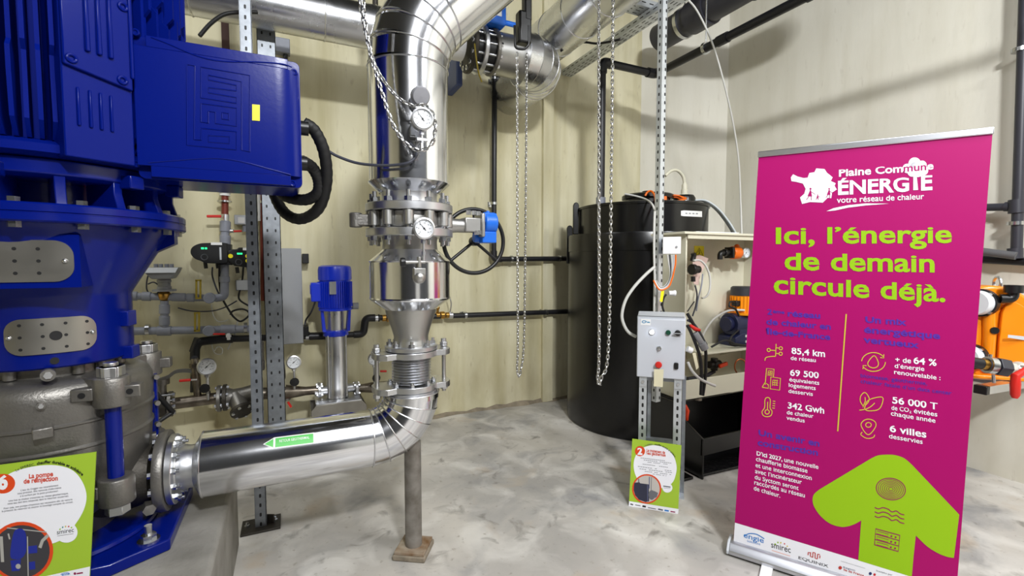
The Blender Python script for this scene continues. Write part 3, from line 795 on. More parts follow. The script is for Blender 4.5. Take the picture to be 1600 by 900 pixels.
gb.sphere(c0 + Z * 0.075, 0.012, 8)
gb.build('gearbox', M_GBLUE, VALVE, bevel=0.008)
hwc = onpl(741, 377, KC + W * 0.10, W)
hw = MB().torus(hwc, W, 0.178, 0.0115, 64, 12)
for a in (-38, -142, 90):
    d = U * math.cos(math.radians(a)) + Z * math.sin(math.radians(a)); hw.cyl(hwc, hwc + d * 0.176, 0.009, n=12)
hw.cyl(hwc - W * 0.03, hwc + W * 0.02, 0.026, n=20)
hw.build('handwheel', M_BLACK, VALVE)
MB().cyl(hwc - W * 0.09, hwc + W * 0.01, 0.012, n=12).build('wheel_shaft', M_STEEL, VALVE)

# reducer piece between the valve and the expansion joint
RED = thing('reducer_pipe', 'steel reducer with polished drum jacket between valve and bellows', 'pipe', KC + Z * kz(540))
flange(kz(371), kz(359), kr(134), RED)
for k in range(12):
    a = 2 * math.pi * (k + 0.35) / 12; q = KC + (X * math.cos(a) + Y * math.sin(a)) * kr(118)
    MB().bolt(q + Z * kz(371), -Z, 0.018, 0.02, 0.022).build('flange_bolt', M_ZINC, RED)
MB().lathe([(kr(86), kz(371)), (kr(84), kz(380)), (kr(86), kz(392))], KC, n=64).build('pipe_neck', M_SPOOL, RED)
MB().lathe([(kr(84), kz(389)), (kr(88), kz(392)), (kr(124), kz(407)), (kr(126), kz(408)), (kr(124), kz(410)), (kr(124), kz(463)), (kr(126), kz(465)), (kr(124), kz(467)), (kr(82), kz(482))], KC, n=72).build('drum_jacket', M_JACK, RED, smooth=20)
MB().lathe([(kr(80), kz(480)), (kr(78), kz(487)), (kr(62), kz(510)), (kr(54), kz(524)), (kr(54), kz(531)), (kr(58), kz(535)), (kr(58), kz(540))], KC, n=64).build('cone', M_SPOOL, RED)
flange(kz(545), kz(538), kr(82), RED, M_STEEL)
for k in range(8):
    a = 2 * math.pi * (k + 0.3) / 8; q = KC + (X * math.cos(a) + Y * math.sin(a)) * kr(68)
    MB().bolt(q + Z * kz(538), Z, 0.015, 0.018, 0.014).build('flange_bolt', M_ZINC, RED)
# gauge cock and steam-trap like fitting on the drum
q = onpl(655, 418, KC - W * (kr(124) + 0.03), W)
tr_ = MB().sphere(q - Z * 0.045 + W * 0.0, 0.030, 14).box(q - Z * 0.02, (0.055, 0.03, 0.035), (U, W, Z)).cyl(q - Z * 0.01, q + W * 0.05 - Z * 0.01, 0.014, n=16).cyl(q, q + Z * 0.05, 0.01, n=14).cyl(q - U * 0.07 + Z * 0.025, q + U * 0.03 + Z * 0.025, 0.008, n=12)
tr_.build('gauge_fitting', M_SPOOL, RED, bevel=0.003)
MB().lathe([(0.008, -0.012), (0.019, -0.01), (0.021, 0), (0.019, 0.01), (0.008, 0.012)], q - U * 0.075 + Z * 0.025, U, 12).build('cock_knob', M_BLACK, RED)
gc = onpl(662.5, 357, KC - W * (kr(134) + 0.03), W)
gauge('g', gc, (-W - X * 0.05), GR, 'round dial gauge in front of the bolted valve flange', stem=0.10, needle=130)
# expansion joint
EJ = thing('expansion_joint', 'ribbed steel bellows with two eared plates and side tie rods', 'pipe joint', KC + Z * kz(612))
def ear_plate(zb, zt):
    r = kr(82); out = []
    for k in range(48):
        a = 2 * math.pi * k / 48; rr = r
        c = abs(math.cos(a))
        if c > 0.80: rr = min(r / 1.0 + 0.075 * ((c - 0.80) / 0.2) ** 0.5, 0.215 / max(c, 0.1)) if c < 0.93 else 0.198
        out.append(KC + (UE * math.cos(a) + UF * math.sin(a)) * rr + Z * zb)
    return MB().prism(out, Z * (zt - zb))
UE = (U * 0.93 + W * 0.10).normalized(); UF = Z.cross(UE)
ear_plate(kz(555), kz(546)).build('ear_plate', M_STEEL, EJ, bevel=0.002)
ear_plate(kz(606), kz(597)).build('ear_plate', M_STEEL, EJ, bevel=0.002)
prof = [(kr(54), kz(556))]
nb2 = 9
for i in range(nb2 * 8 + 1):
    t = i / (nb2 * 8); z = kz(557) + (kz(595) - kz(557)) * t
    prof.append((kr(57) + 0.0085 * math.cos(2 * math.pi * nb2 * t), z))
MB().lathe(prof, KC, n=64).build('bellows', M_STEEL, EJ, smooth=80)
for s in (-1, 1):
    q = KC + UE * (0.178 * s)
    MB().cyl(q + Z * kz(618), q + Z * kz(536), 0.0105, n=14).build('tie_rod', M_SPOOL, EJ)
    for zz in (kz(545), kz(614)):
        MB().hexnut(q + Z * zz, Z, 0.021, 0.022).build('rod_nut', M_STEEL, EJ, bevel=0.002)
    MB().cyl(q + Z * kz(541), q + Z * kz(533), 0.014, n=14).build('rod_cap', M_STEEL, EJ)
for k in range(8):
    a = 2 * math.pi * (k + 0.3) / 8; q = KC + (X * math.cos(a) + Y * math.sin(a)) * kr(68)
    MB().bolt(q + Z * kz(597), Z, 0.014, 0.014, 0.008).build('flange_bolt', M_ZINC, EJ)

# horizontal pipe with elbow
RP = 0.137
LOW = thing('insulated_pipe', 'polished steel clad pipe running from pump flange to elbow under the bellows', 'pipe', kp(0.5, PZ - RP))
flange(kz(614), kz(607), kr(80), LOW)
RE = 0.21
zc = PZ + RE
cen2 = KC - U * RE + Z * zc
def bend2(t):
    a = math.pi / 2 * t; return cen2 + U * (RE * math.cos(a)) - Z * (RE * math.sin(a))
MB().lathe([(kr(56), kz(618)), (kr(56), kz(612))], KC, n=48).build('pipe_neck', M_STEEL, LOW)
for k in range(8):
    a = 2 * math.pi * (k + 0.3) / 8; q = KC + (X * math.cos(a) + Y * math.sin(a)) * kr(68)
    MB().bolt(q + Z * kz(614), -Z, 0.013, 0.014, 0.008).build('flange_bolt', M_ZINC, LOW)
NE = 6
zt_ = kz(618)
MB().lathe([(0.06, zt_), (RP - 0.002, zt_), (RP, zt_ - 0.003), (RP, zc)], KC, n=64).build('collar_jacket', M_JACK, LOW)
eb = MB()
ring_pts = [bend2(i / NE) for i in range(NE + 1)]
# mitred gores: every section lies on its own plane
def gore(i):
    a = math.pi / 2 * i / NE
    d = -(U * math.sin(a)) - Z * math.cos(a)
    sd = Z.cross(U).normalized(); up = d.cross(sd).normalized()
    return [bend2(i / NE) + (sd * math.cos(2 * math.pi * k / 64) + up * math.sin(2 * math.pi * k / 64)) * RP for k in range(64)]
for i in range(NE):
    A_, B_ = gore(i), gore(i + 1)
    eb.add(A_ + B_, [(k, (k + 1) % 64, 64 + (k + 1) % 64, 64 + k) for k in range(64)])
eb.build('elbow_jacket', M_JACK, LOW, smooth=12)
for i in range(NE + 1):
    MB().tube([p + (p - bend2(i / NE)).normalized() * 0.001 for p in gore(i)], 0.0032, 6, closed=True).build('jacket_band', M_JACK2, LOW)
MB().tube([kp(RE), kp(0.905)], RP, 72, caps=False).build('straight_jacket', M_JACK, LOW)
MB().lathe([(RP, 0.0), (RP + 0.002, 0.002), (RP + 0.002, 0.006), (0.085, 0.035)], kp(0.905), -U, 64).build('end_cone', M_JACK2, LOW, smooth=20)
MB().lathe([(0.09, 0.0), (0.088, 0.03), (0.094, 0.05), (0.088, 0.07), (0.10, 0.09)], kp(0.925), -U, 48).build('pipe_neck', M_STEEL, LOW)
MB().lathe([(0.08, 0), (0.140, 0), (0.143, 0.003), (0.143, 0.022), (0.14, 0.025), (0.08, 0.025)], kp(1.025), U, 64).build('end_flange', M_STEEL, LOW)
for k in range(12):
    a = 2 * math.pi * k / 12 + 0.26
    sd, up, ax = basis(U); q = kp(1.0) + (sd * math.cos(a) + up * math.sin(a)) * 0.12
    MB().bolt(q, U, 0.0135, 0.014, 0.012).build('flange_bolt', M_ZINC, LOW)
    MB().cyl(q - U * 0.075, q, 0.008, n=10).build('flange_stud', M_ZINC, LOW)
# arrow sticker
def onpipe(px, py, lift): return oncyl(px, py, kp(0), U, RP + 0.0005 + lift)
st = Sheet(V((0, 0, 0)), -W, hit=onpipe)
def stick(mb, quad, n=10):
    (x0, y0), (x1, y1), (x2, y2), (x3, y3) = quad; vs = []; fs = []
    for i in range(n + 1):
        t = i / n
        for j in range(7):
            s = j / 6
            vs.append(st.pt((x0 + (x1 - x0) * t) * (1 - s) + (x3 + (x2 - x3) * t) * s, (y0 + (y1 - y0) * t) * (1 - s) + (y3 + (y2 - y3) * t) * s, mb[1]))
    for i in range(n):
        for j in range(6): fs.append((i * 7 + j, (i + 1) * 7 + j, (i + 1) * 7 + j + 1, i * 7 + j + 1))
    mb[0].add(vs, fs)
m = MB(); stick((m, 0.0006), ((428.5, 683.5), (491, 675.6), (491.5, 692.5), (428, 700.5))); stick((m, 0.0006), ((411, 694), (428.5, 683.5), (428, 700.5), (411, 694.2)))
AR_ = m.build('arrow_sticker', M_WHITE, LOW, label='green and white flow arrow sticker')
m = MB(); stick((m, 0.0011), ((430.5, 684.8), (489.3, 677.4), (489.8, 691.4), (430, 698.9))); stick((m, 0.0011), ((413.5, 693.8), (427.2, 685.6), (426.8, 698.8), (413.5, 694)))
m.build('sticker_face', mat('sticker_green', (86, 196, 88), 0.45), AR_)
m = MB(); st.line(m, 'RETOUR GEOTHERMAL', (436.5, 691.2), (483.5, 685.2), 4.0, 0.012, 0.0018); m.build('lettering', M_WHITE, AR_, smooth=0)

# support post under the elbow
SUP = thing('pipe_support', 'round steel post on a grouted base plate holding up the elbow', 'support', KC)
MB().cyl(KC + Z * 0.045, KC + Z * (PZ - 0.02), 0.043, n=40).build('post', mat('raw_steel', (158, 154, 148), 0.5, 0.55, var=0.3, vscale=12, col2=(112, 106, 98)), SUP)
b1 = (X * 0.97 + Y * -0.12).normalized(); b2 = Z.cross(b1)
MB().box(KC + Z * 0.037, (0.155, 0.155, 0.016), (b1, b2, Z)).build('post_base_plate', mat('rusty_plate', (176, 164, 146), 0.6, 0.2, var=0.5, vscale=14, col2=(120, 86, 52)), SUP, bevel=0.002)
MB().box(KC + Z * 0.0145, (0.17, 0.17, 0.029), (b1, b2, Z)).build('grout_pad', mat('grout', (150, 138, 120), 0.9, var=0.4, vscale=30), SUP, bevel=0.006)

# perforated uprights behind the pump
def perforated(name, lab, q, z0, z1, w, dpt, fx, fy, rows, pitch=0.05, foot=True, m=None):
    """channel post; fx across the face, fy from the face backwards"""
    t = thing(name, lab, 'post', V((q.x, q.y, z0)))
    q = V((q.x, q.y, 0))
    c = MB(); h = z1 - z0; zc_ = (z0 + z1) / 2; th = 0.004
    c.box(q + fy * (th / 2) + Z * zc_, (w, th, h), (fx, fy, Z))
    for s in (-1, 1): c.box(q + fx * (s * (w / 2 - th / 2)) + fy * (dpt / 2) + Z * zc_, (th, dpt, h), (fx, fy, Z))
    c.box(q + fx * (w / 2 - 0.008) + fy * dpt + Z * zc_, (0.014, th, h), (fx, fy, Z)); c.box(q - fx * (w / 2 - 0.008) + fy * dpt + Z * zc_, (0.014, th, h), (fx, fy, Z))
    s = c; s.cur = 1; n = int(h / pitch)
    for i in range(n):
        z = z0 + (i + 0.5) * pitch
        for r in rows:
            o = q + fx * r - fy * 0.0004 + Z * z
            s.prism([o + fx * x + Z * y for x, y in rrect(0.011, 0.022, 0.005, 3)], -fy * 0.0006)
        for sgn in (-1, 1):
            o = q + fx * (sgn * (w / 2 + 0.0003)) + fy * dpt * 0.5 + Z * z
            s.prism([o + fy * x + Z * y for x, y in rrect(0.011, 0.022, 0.005, 3)], fx * (sgn * 0.0006))
    c.build('channel', [m or M_GALV_SHADE, M_INK], t, smooth=0)
    if foot:
        f = MB().box(q + fy * 0.03 + Z * (z0 + 0.006), (0.20, 0.16, 0.012), (fx, fy, Z))
        f.bar(q + fx * 0.04 + fy * 0.03 + Z * (z0 + 0.012), q + fx * 0.04 + fy * 0.03 + Z * (z0 + 0.06), 0.01, 0.06)
        f.build('foot_plate', M_IROND, t, bevel=0.002)
        for s_ in (-0.07, 0.07):
            MB().bolt(q + fx * s_ + fy * 0.03 + Z * (z0 + 0.012), Z, 0.014, 0.012, 0.015).build('anchor_bolt', M_ZINC, t)
    return t
lp = onz(408, 826, 0)
perforated('perforated_post', 'galvanised perforated post nearer the pump, its foot bolted to the floor', lp, 0.0, 4.7, 0.058, 0.05, U, W, (0.0,), 0.055)
rp = at(430, 560, 3.32); rp.z = 0
perforated('perforated_post', 'wide galvanised post with two rows of slots beside the grey wall cabinet', rp, 0.0, 4.7, 0.115, 0.06, U, W, (-0.026, 0.026), 0.085)
# bracket clamp and cross brackets on the posts
tag(MB().box(lp + U * .01 + W * .06 + Z * 0.93, (0.06, 0.05, 0.05), (U, W, Z)).box(lp + U * .02 + W * .09 + Z * 0.98, (0.03, 0.08, 0.16), (U, W, Z)).build('post_bracket', M_IROND, bevel=0.003), 'black bracket bridging the two perforated posts', 'bracket')
# ------------------------------------------------------------------ pipework on the back wall, left side
def run(name, label, cat, pts, r, m, off, rad=None, parent=None, clamps=(), group=None):
    """pipe run on the back wall: points in the picture, off metres clear of the wall"""
    P = [bw(p[0], p[1], off + (p[2] if len(p) > 2 else 0)) for p in pts]
    o = MB().tube(elbowed(P, rad or r * 2.2), r, 16)
    for i in range(1, len(P) - 1):
        o.tube(elbowed([P[i] + (P[i - 1] - P[i]).normalized() * r * 3.2, P[i], P[i] + (P[i + 1] - P[i]).normalized() * r * 3.2], r * 2.2), r * 1.28, 16)
    t = o.build(name, m, parent, smooth=50)
    if parent is None:
        tag(t, label, cat, group)
    for c in clamps:
        q = bw(c[0], c[1], off)
        d = V((0, 0, 1)) if len(c) > 2 else U
        k = MB().lathe([(r, -0.012), (r * 1.35, -0.012), (r * 1.35, 0.012), (r, 0.012)], q, d, 20)
        k.cyl(q + W * r, q + W * off, 0.005, n=8)
        k.box(q + W * (off - 0.004), (0.05, 0.006, 0.05), (U, W, Z))
        k.build('pipe_clamp', M_ZINC, t)
    return t
def bwall(px, py, off=0.0): return bw(px, py, off)
PVC = thing('grey_pipework', 'grey plastic dosing pipework with two runs joined by a ball valve on the wall', 'pipework', bw(300, 530))
def pv(pts, r, name='pipe', m=M_PVC, off=0.12):
    P = [bw(p[0], p[1], off) for p in pts]
    return MB().tube(elbowed(P, r * 2), r, 16).build(name, m, PVC, smooth=50)
pv([(180, 462), (338, 466)], 0.027)
pv([(180, 518), (400, 514)], 0.030)
pv([(257, 470), (257, 518)], 0.027)
pv([(336, 466), (351, 464), (351, 388), (352, 345)], 0.030)
for (x0, y0, x1, y1, r) in ((207, 462.5, 215, 462.8, .034), (222, 463, 236, 463.3, .034), (268, 464, 290, 464.6, .032), (292, 465, 304, 465.2, .033), (257, 476, 257, 490, .034), (257, 494, 257, 508, .034), (246, 517, 268, 517, .037), (345, 514.5, 368, 514.3, .036), (352, 346, 352, 362, .038), (352, 368, 352, 382, .038), (351, 432, 351, 441, .036)):
    MB().cyl(bw(x0, y0, .12), bw(x1, y1, .12), r, n=20).build('coupling', M_PVC, PVC, bevel=0.003)
MB().sphere(bw(257, 462, .12), 0.042, 14).build('ball_valve', M_BRASS, PVC, label='brass coloured ball valve')
for (px, py) in ((328, 465.5), (327, 516.5)):
    q = bw(px, py, .16); MB().lathe([(0, 0), (0.041, 0), (0.041, 0.028), (0.036, 0.034), (0, 0.034)], q, -W, 28).build('round_cap', M_PVC, PVC)
for (x, y0, y1) in ((310, 438, 466), (308, 489, 517)):
    a, b = bw(x, y0, .16), bw(x, y1, .16)
    o = MB().bar(a - U * 0.013, b - U * 0.013, 0.012, 0.012, -W).bar(a + U * 0.013, b + U * 0.013, 0.012, 0.012, -W).bar(a - U * 0.02, a + U * 0.02, 0.012, 0.012).bar(b - U * 0.02, b + U * 0.02, 0.012, 0.012)
    o.build('pipe_bracket', M_OLIVE, PVC, label='olive yellow bracket')
for (px, py) in ((231, 515), (384, 512)):
    q = bw(px, py, .12); MB().lathe([(.031, -.012), (.042, -.012), (.042, .012), (.031, .012)], q, U, 20).cyl(q, bw(px, py), .006, n=8).build('pipe_clamp', M_ZINC, PVC)
q = bw(357, 521, .15); MB().tube([q, q - Z * .05], .012, 12).hexnut(q - Z * .03, Z, .018, .02).build('drain_valve', M_WHITE, PVC)
q0, q1 = bw(333, 522, .19), bw(352, 522, .19); MB().bar(q0, q1, .014, .014).build('valve_handle', M_RED, PVC, bevel=0.004, label='red drain valve handle')
# flow sensor with its display head
FS = thing('flow_sensor', 'grey flow sensor with tilted display head above the brass ball valve', 'sensor', bw(257, 455, .12))
c = bw(257, 424, .14)
MB().prism([c - U * .105 + Z * .03 - W * .09, c + U * .105 + Z * .03 - W * .09, c + U * .09 - Z * .012 - W * .12, c + U * .06 - Z * .055 - W * .10, c - U * .06 - Z * .055 - W * .10, c - U * .09 - Z * .012 - W * .12], W * .15).build('display_housing', M_MGREY, FS, bevel=0.008)
MB().prism([c - U * .102 + Z * .028 - W * .095, c + U * .102 + Z * .028 - W * .095, c + U * .088 - Z * .008 - W * .122, c - U * .088 - Z * .008 - W * .122], -W * .004).build('display_cover', M_LGREY, FS)
for k in (-.05, -.02, .015, .045): MB().cyl(c + U * k + Z * .03, c + U * k + Z * .055, .014, n=12).build('cover_screw', M_PVC, FS)
MB().lathe([(0.045, 0), (0.045, .02), (.04, .024), (.04, .05), (.045, .054), (.045, .07), (.04, .075), (.04, .12)], bw(257, 452, .12), Z, 28).lathe([(.02, 0), (.075, 0), (.075, .014), (.02, .014)], bw(257, 455, .12), Z, 28).build('sensor_body', M_MGREY, FS)
# dosing actuators with green lights
def actuator(px, py, s, label, kind):
    c = bw(px, py, .22)
    t = thing('dosing_controller', label, 'controller', c - Z * .08)
    if kind == 0:
        pts = spl2([(-.115, 0.0), (-.105, .045), (-.06, .075), (.0, .083), (.12, .085), (.13, .06), (.13, -.05), (.12, -.075), (.05, -.08), (-.02, -.075), (-.05, -.06), (-.09, -.04)], 6, True)
    else:
        pts = [(-.085, .06), (-.05, .075), (-.02, .075), (-.01, .09), (.05, .09), (.06, .075), (.09, .075), (.095, -.06), (.07, -.075), (.02, -.07), (-.04, -.06), (-.085, -.02)]
    MB().prism([c + U * x * s + Z * y * s for x, y in pts], W * .12).build('housing', M_BLACK, t, bevel=0.012, seg=3)
    lens = mat('green_led', (40, 240, 130), .3, emit=1.6)
    f = c - W * .0015
    MB().box(f + U * (-.035 if kind == 0 else -.01) * s + Z * .04 * s, (.018, .004, .012), (U, W, Z)).box(f + U * (-.012 if kind == 0 else .01) * s + Z * .04 * s, (.014, .004, .012), (U, W, Z)).build('status_light', lens, t)
    MB().torus(f + U * (-.025 if kind == 0 else -.01) * s - Z * .03 * s, W, .022 * s, .004, 24, 6).build('key_ring', mat('dark_key', (60, 62, 66), .5), t)
    MB().box(f + U * .06 * s + Z * .078 * s, (.075 * s, .005, .02), (U, W, Z)).build('name_strip', M_WHITE, t)
    if kind == 0: MB().box(f + U * .085 * s - Z * .0 * s, (.012, .004, .10 * s), (U, W, Z)).build('name_strip', M_LGREY, t)
    else:
        for x, z in ((-.065, .02), (.055, .02), (.055, -.018)): MB().cyl(f + U * x * s + Z * z * s, f + U * x * s + Z * z * s - W * .006, .017 * s, n=18).build('yellow_button', M_YELLOW, t)
    MB().cyl(c - Z * .07 * s - U * .03 * s + W * .06, c - Z * .12 * s - U * .025 * s + W * .06, .013, n=12).build('cable_gland', M_BLACK, t)
    MB().cyl(c - Z * .07 * s + U * .05 * s + W * .06, c - Z * .12 * s + U * .055 * s + W * .06, .011, n=12).build('cable_gland', M_BLACK, t)
    return t
actuator(325, 396, .95, 'black teardrop shaped controller with two green lights on the wall', 0)
actuator(375, 404, .95, 'black controller with three yellow buttons beside the perforated post', 1)
MB_ = MB().box(bw(352, 398, .15), (.09, .10, .16), (U, W, Z)).build('controller_bracket', M_BLACK, PVC)
# feed line above
FEED = thing('feed_line', 'short feed pipe with red handled valves dropping to the black controllers', 'pipe', bw(352, 345, .12))
MB().cyl(bw(351.5, 285, .12), bw(351.5, 306, .12), .036, n=20).lathe([(.036, 0), (.042, 0), (.042, .01), (.036, .01)], bw(351.5, 302, .12), Z, 20).build('white_sleeve', M_WHITE, FEED)
MB().cyl(bw(351.5, 306, .12), bw(351.5, 340, .12), .024, n=16).build('copper_section', M_COPPER, FEED)
q = bw(351, 315, .12); MB().lathe([(.02, -.006), (.05, -.006), (.05, .006), (.02, .006)], q, Z, 20).build('clamp_ring', M_ZINC, FEED)
MB().cyl(bw(352, 335, .12), bw(352, 348, .12), .026, n=16).build('valve_body', M_STEEL, FEED)
MB().bar(bw(323, 338, .17), bw(346, 338, .17), .02, .02).build('valve_handle', M_RED, FEED, bevel=.005)
MB().bar(bw(365, 361.5, .17), bw(378, 361, .17), .016, .016).build('valve_handle', M_RED, FEED, bevel=.004)
MB().cyl(bw(352, 361, .12), bw(365, 361, .14), .014, n=12).build('side_branch', M_STEEL, FEED)
sw = thing('pressure_switch', 'small white switch box on the wall beside the red handled feed line', 'switch', bw(378, 355))
MB().box(bw(378, 344, .05), (.10, .09, .075), (U, W, Z)).build('housing', M_LGREY, sw, bevel=.006)
MB().box(bw(377, 344, .097), (.045, .004, .045), (U, W, Z)).build('name_plate', M_WHITE, sw)
MB().cyl(bw(382, 352, .05), bw(382, 362, .05), .016, n=12).build('cable_gland', M_PVC, sw)
jb = thing('junction_box', 'small grey junction box below the yellow button controller', 'junction box', bw(380, 455))
MB().box(bw(380, 445.5, .04), (.10, .08, .085), (U, W, Z)).build('housing', M_PVC, jb, bevel=.008)
MB().box(bw(380, 445.5, .084), (.094, .006, .08), (U, W, Z)).build('lid', M_LGREY, jb, bevel=.003)
# little wires
def wire(pts, r, m, lab, off=.08): return tag(cable('wire', [bw(p[0], p[1], off + (p[2] if len(p) > 2 else 0)) for p in pts], r, m), lab, 'wire')
wire([(343, 412, .12), (343, 440), (347, 465), (360, 488), (366, 496), (376, 502), (388, 494), (388, 487), (378, 483), (364, 486), (360, 492)], .0075, M_RUBBER, 'black cable hanging from the teardrop controller into a loose coil')
wire([(332, 418, .12), (332, 432), (340, 455), (352, 475)], .006, M_GCABLE, 'thin grey cable hanging straight from the teardrop shaped controller')
wire([(330, 475), (333, 492), (340, 502), (350, 502), (357, 499)], .004, M_CABLE, 'thin pale wire drooping under the upper round cap')
wire([(330, 527), (331, 540), (336, 552), (346, 553), (347, 545), (340, 542), (335, 548)], .004, M_CABLE, 'thin pale wire curling below the lower round cap')
wire([(371, 502), (368, 520), (360, 537), (356, 546)], .006, M_CABLE, 'pale cable hanging down with a white plug end')
wire([(278, 481), (300, 486), (330, 486), (352, 480), (370, 470)], .005, M_GCABLE, 'slack grey wire sagging between flow sensor and junction box')
wire([(238, 424), (231, 432), (229, 450), (234, 458), (246, 458), (248, 447), (240, 441), (231, 444)], .005, M_GCABLE, 'grey wire looping out of the flow sensor display head')
wire([(381, 395, .1), (380, 420), (379, 434), (377, 446), (373, 462), (376, 470), (389, 478)], .007, M_RUBBER, 'black cable curling round below the junction box')
# rails behind the posts: white conduit and rust-red pipe
tag(MB().cyl(bw(404, 300, .06), bw(404, 345, .06), .016, n=14).build('white_conduit', M_WHITE, smooth=60), 'white conduit visible in the gap between the two posts', 'conduit')
t = tag(MB().cyl(bw(410, 250, .05), bw(412, 470, .05), .022, n=14).build('red_pipe', M_COPPER, smooth=60), 'rust red pipe rising on the wall between the two posts', 'pipe')
for py in (300, 316): 
    q = bw(410, py, .05); MB().lathe([(.022, -.01), (.029, -.01), (.029, .01), (.022, .01)], q, Z, 16).build('pipe_clamp', M_ZINC, t)
tag(MB().box(bw(352, 50, .02), (.05, .03, .45), (U, W, Z)).build('wall_strap', mat('rust_brown', (64, 40, 32), .7)), 'rusty red strap below the wall pipe', 'strap')
# grey electrical cabinet
c0, c1 = bw(424, 388, .26), bw(474, 536, .26)
wC = (c1 - c0).dot(U); hC = c0.z - c1.z; cm = (c0 + c1) / 2
EC = thing('electrical_cabinet', 'flat grey electrical cabinet on the wall behind the wide post', 'cabinet', cm + W * .1 - Z * hC / 2)
MB().box(cm + W * .07, (wC, .10, hC), (U, W, Z)).build('cabinet_body', M_MGREY, EC, bevel=.004)
MB().box(cm + W * .01, (wC + .004, .022, hC + .004), (U, W, Z)).build('door', mat('cabinet_door', (146, 148, 151), .4, bump=.15, bscale=220), EC, bevel=.006)
for py in (404, 516): MB().box(bw(477, py, .075), (.05, .15, .08), (U, W, Z)).build('mounting_tab', M_BLACK, EC, bevel=.004)
bx_ = thing('label_box', 'tiny grey box on the wall under the insulated ceiling pipe', 'junction box', bw(441, 86))
MB().box(bw(441, 73, .04), (.115, .08, .115), (U, W, Z)).build('housing', M_PVC, bx_, bevel=.006); MB().cyl(bw(446, 85, .04), bw(446, 92, .04), .018, n=12).build('cable_gland', M_BLACK, bx_)
wire([(420, 390, .05), (424, 420, .1), (425, 445, .12)], .006, M_COPPER, 'thin reddish cable between wide post and flat wall cabinet', .17)
wire([(432, 540, .05), (441, 560, .05), (444, 590, .05), (436, 597, .05)], .010, M_RUBBER, 'black cable hanging below the grey wall cabinet', .06)

# black pipe run, left part
run('black_pipe', 'black pipe stepping along the wall behind the small blue pump', 'pipe', [(303, 612), (305, 545), (309, 534), (345, 530), (500, 525), (568, 522), (571, 497), (694, 494)], .026, M_BPIPE, .10, clamps=((588, 497), (480, 525.6)))
bf = thing('brass_fittings', 'brass fittings with small vent between steel reducer and long wall pipe', 'fitting', bw(690, 497))
for px, rr in ((684, .03), (691, .036), (699, .028), (704, .034)):
    MB().cyl(bw(px - 3, 492.5, .10), bw(px + 3, 492.3, .10), rr, n=20).build('union', M_BRASS if px < 700 else M_STEEL, bf, bevel=.003)
MB().tube([bw(684, 490, .10), bw(684, 482, .10)], .012, 12).sphere(bw(684, 481, .10), .02, 8).build('vent', M_BRASS, bf)
for px in (603, 611): pass
b2 = thing('brass_fittings', 'brass fittings on the wall pipe between small blue pump and steel reducer', 'fitting', bw(600, 500))
for px, rr, mm in ((578, .03, M_BRASS), (590, .034, M_BPIPE), (600, .03, M_BRASS), (607, .035, M_BRASS)):
    MB().cyl(bw(px - 3, 497, .10), bw(px + 3, 496.8, .10), rr, n=20).build('union', mm, b2, bevel=.003)
wire([(702, 462, .1), (705, 475, .1), (703, 488, .06)], .006, M_STEEL, 'thin silver capillary above the brass fittings', .05)
# black pipes right of the riser
run('black_pipe', 'lower black pipe running along the wall from brass fittings to the black tank', 'pipe', [(706, 493.5), (905, 486)], .026, M_BPIPE, .10, clamps=((727, 492.5), (853, 488)))
run('black_pipe', 'black pipe coming down the wall and turning level behind the handwheel', 'pipe', [(773, 60), (771.5, 405), (905, 404)], .026, M_BPIPE, .10, clamps=((772.5, 123, 1), (771.5, 318, 1), (799, 404.6), (874, 404.2)))
tag(MB().box(bw(710, 106, .15), (.06, .30, .42), (U, W, Z)).build('blue_bracket', mat('slate_blue', (70, 84, 130), .5), bevel=.015), 'slate blue upright bracket peeping out behind the riser bend', 'bracket')

# ------------------------------------------------------------------ iron water line with valve, strainer and gauges
IO = .36
def io(px, py, d=0.0): return bw(px, py, IO + d)
IRON = thing('iron_pipe', 'raw steel water pipe at knee height along the wall with flanged strainer', 'pipe', io(300, 640))
pa, pb_ = io(262, 632), io(345, 621)
ax = (pb_ - pa).normalized()
M_RAW = mat('raw_pipe_steel', (150, 142, 130), .36, .95, var=.35, vscale=14, col2=(96, 86, 74))
MB().cyl(io(232, 636), io(398, 614), .042, n=28).build('pipe', M_RAW, IRON)
def fl(px, py, r, w, m=M_IRON, par=IRON, nb=6, d=0.0):
    q = io(px, py, d); o = MB().lathe([(.03, -w / 2), (r - .003, -w / 2), (r, -w / 2 + .003), (r, w / 2 - .003), (r - .003, w / 2), (.03, w / 2)], q, U, 40).build('flange', m, par)
    for k in range(nb):
        a = 2 * math.pi * (k + .5) / nb; s_, u_, _ = basis(U); p = q + (s_ * math.cos(a) + u_ * math.sin(a)) * r * .78
        MB().hexnut(p - U * (w / 2 + .012), U, .014, .014).hexnut(p + U * w / 2, U, .014, .014).cyl(p - U * w, p + U * w, .006, n=8).build('flange_bolt', M_ZINC, par)
fl(343, 622.5, .098, .026); fl(352, 621, .098, .026, M_IROND)
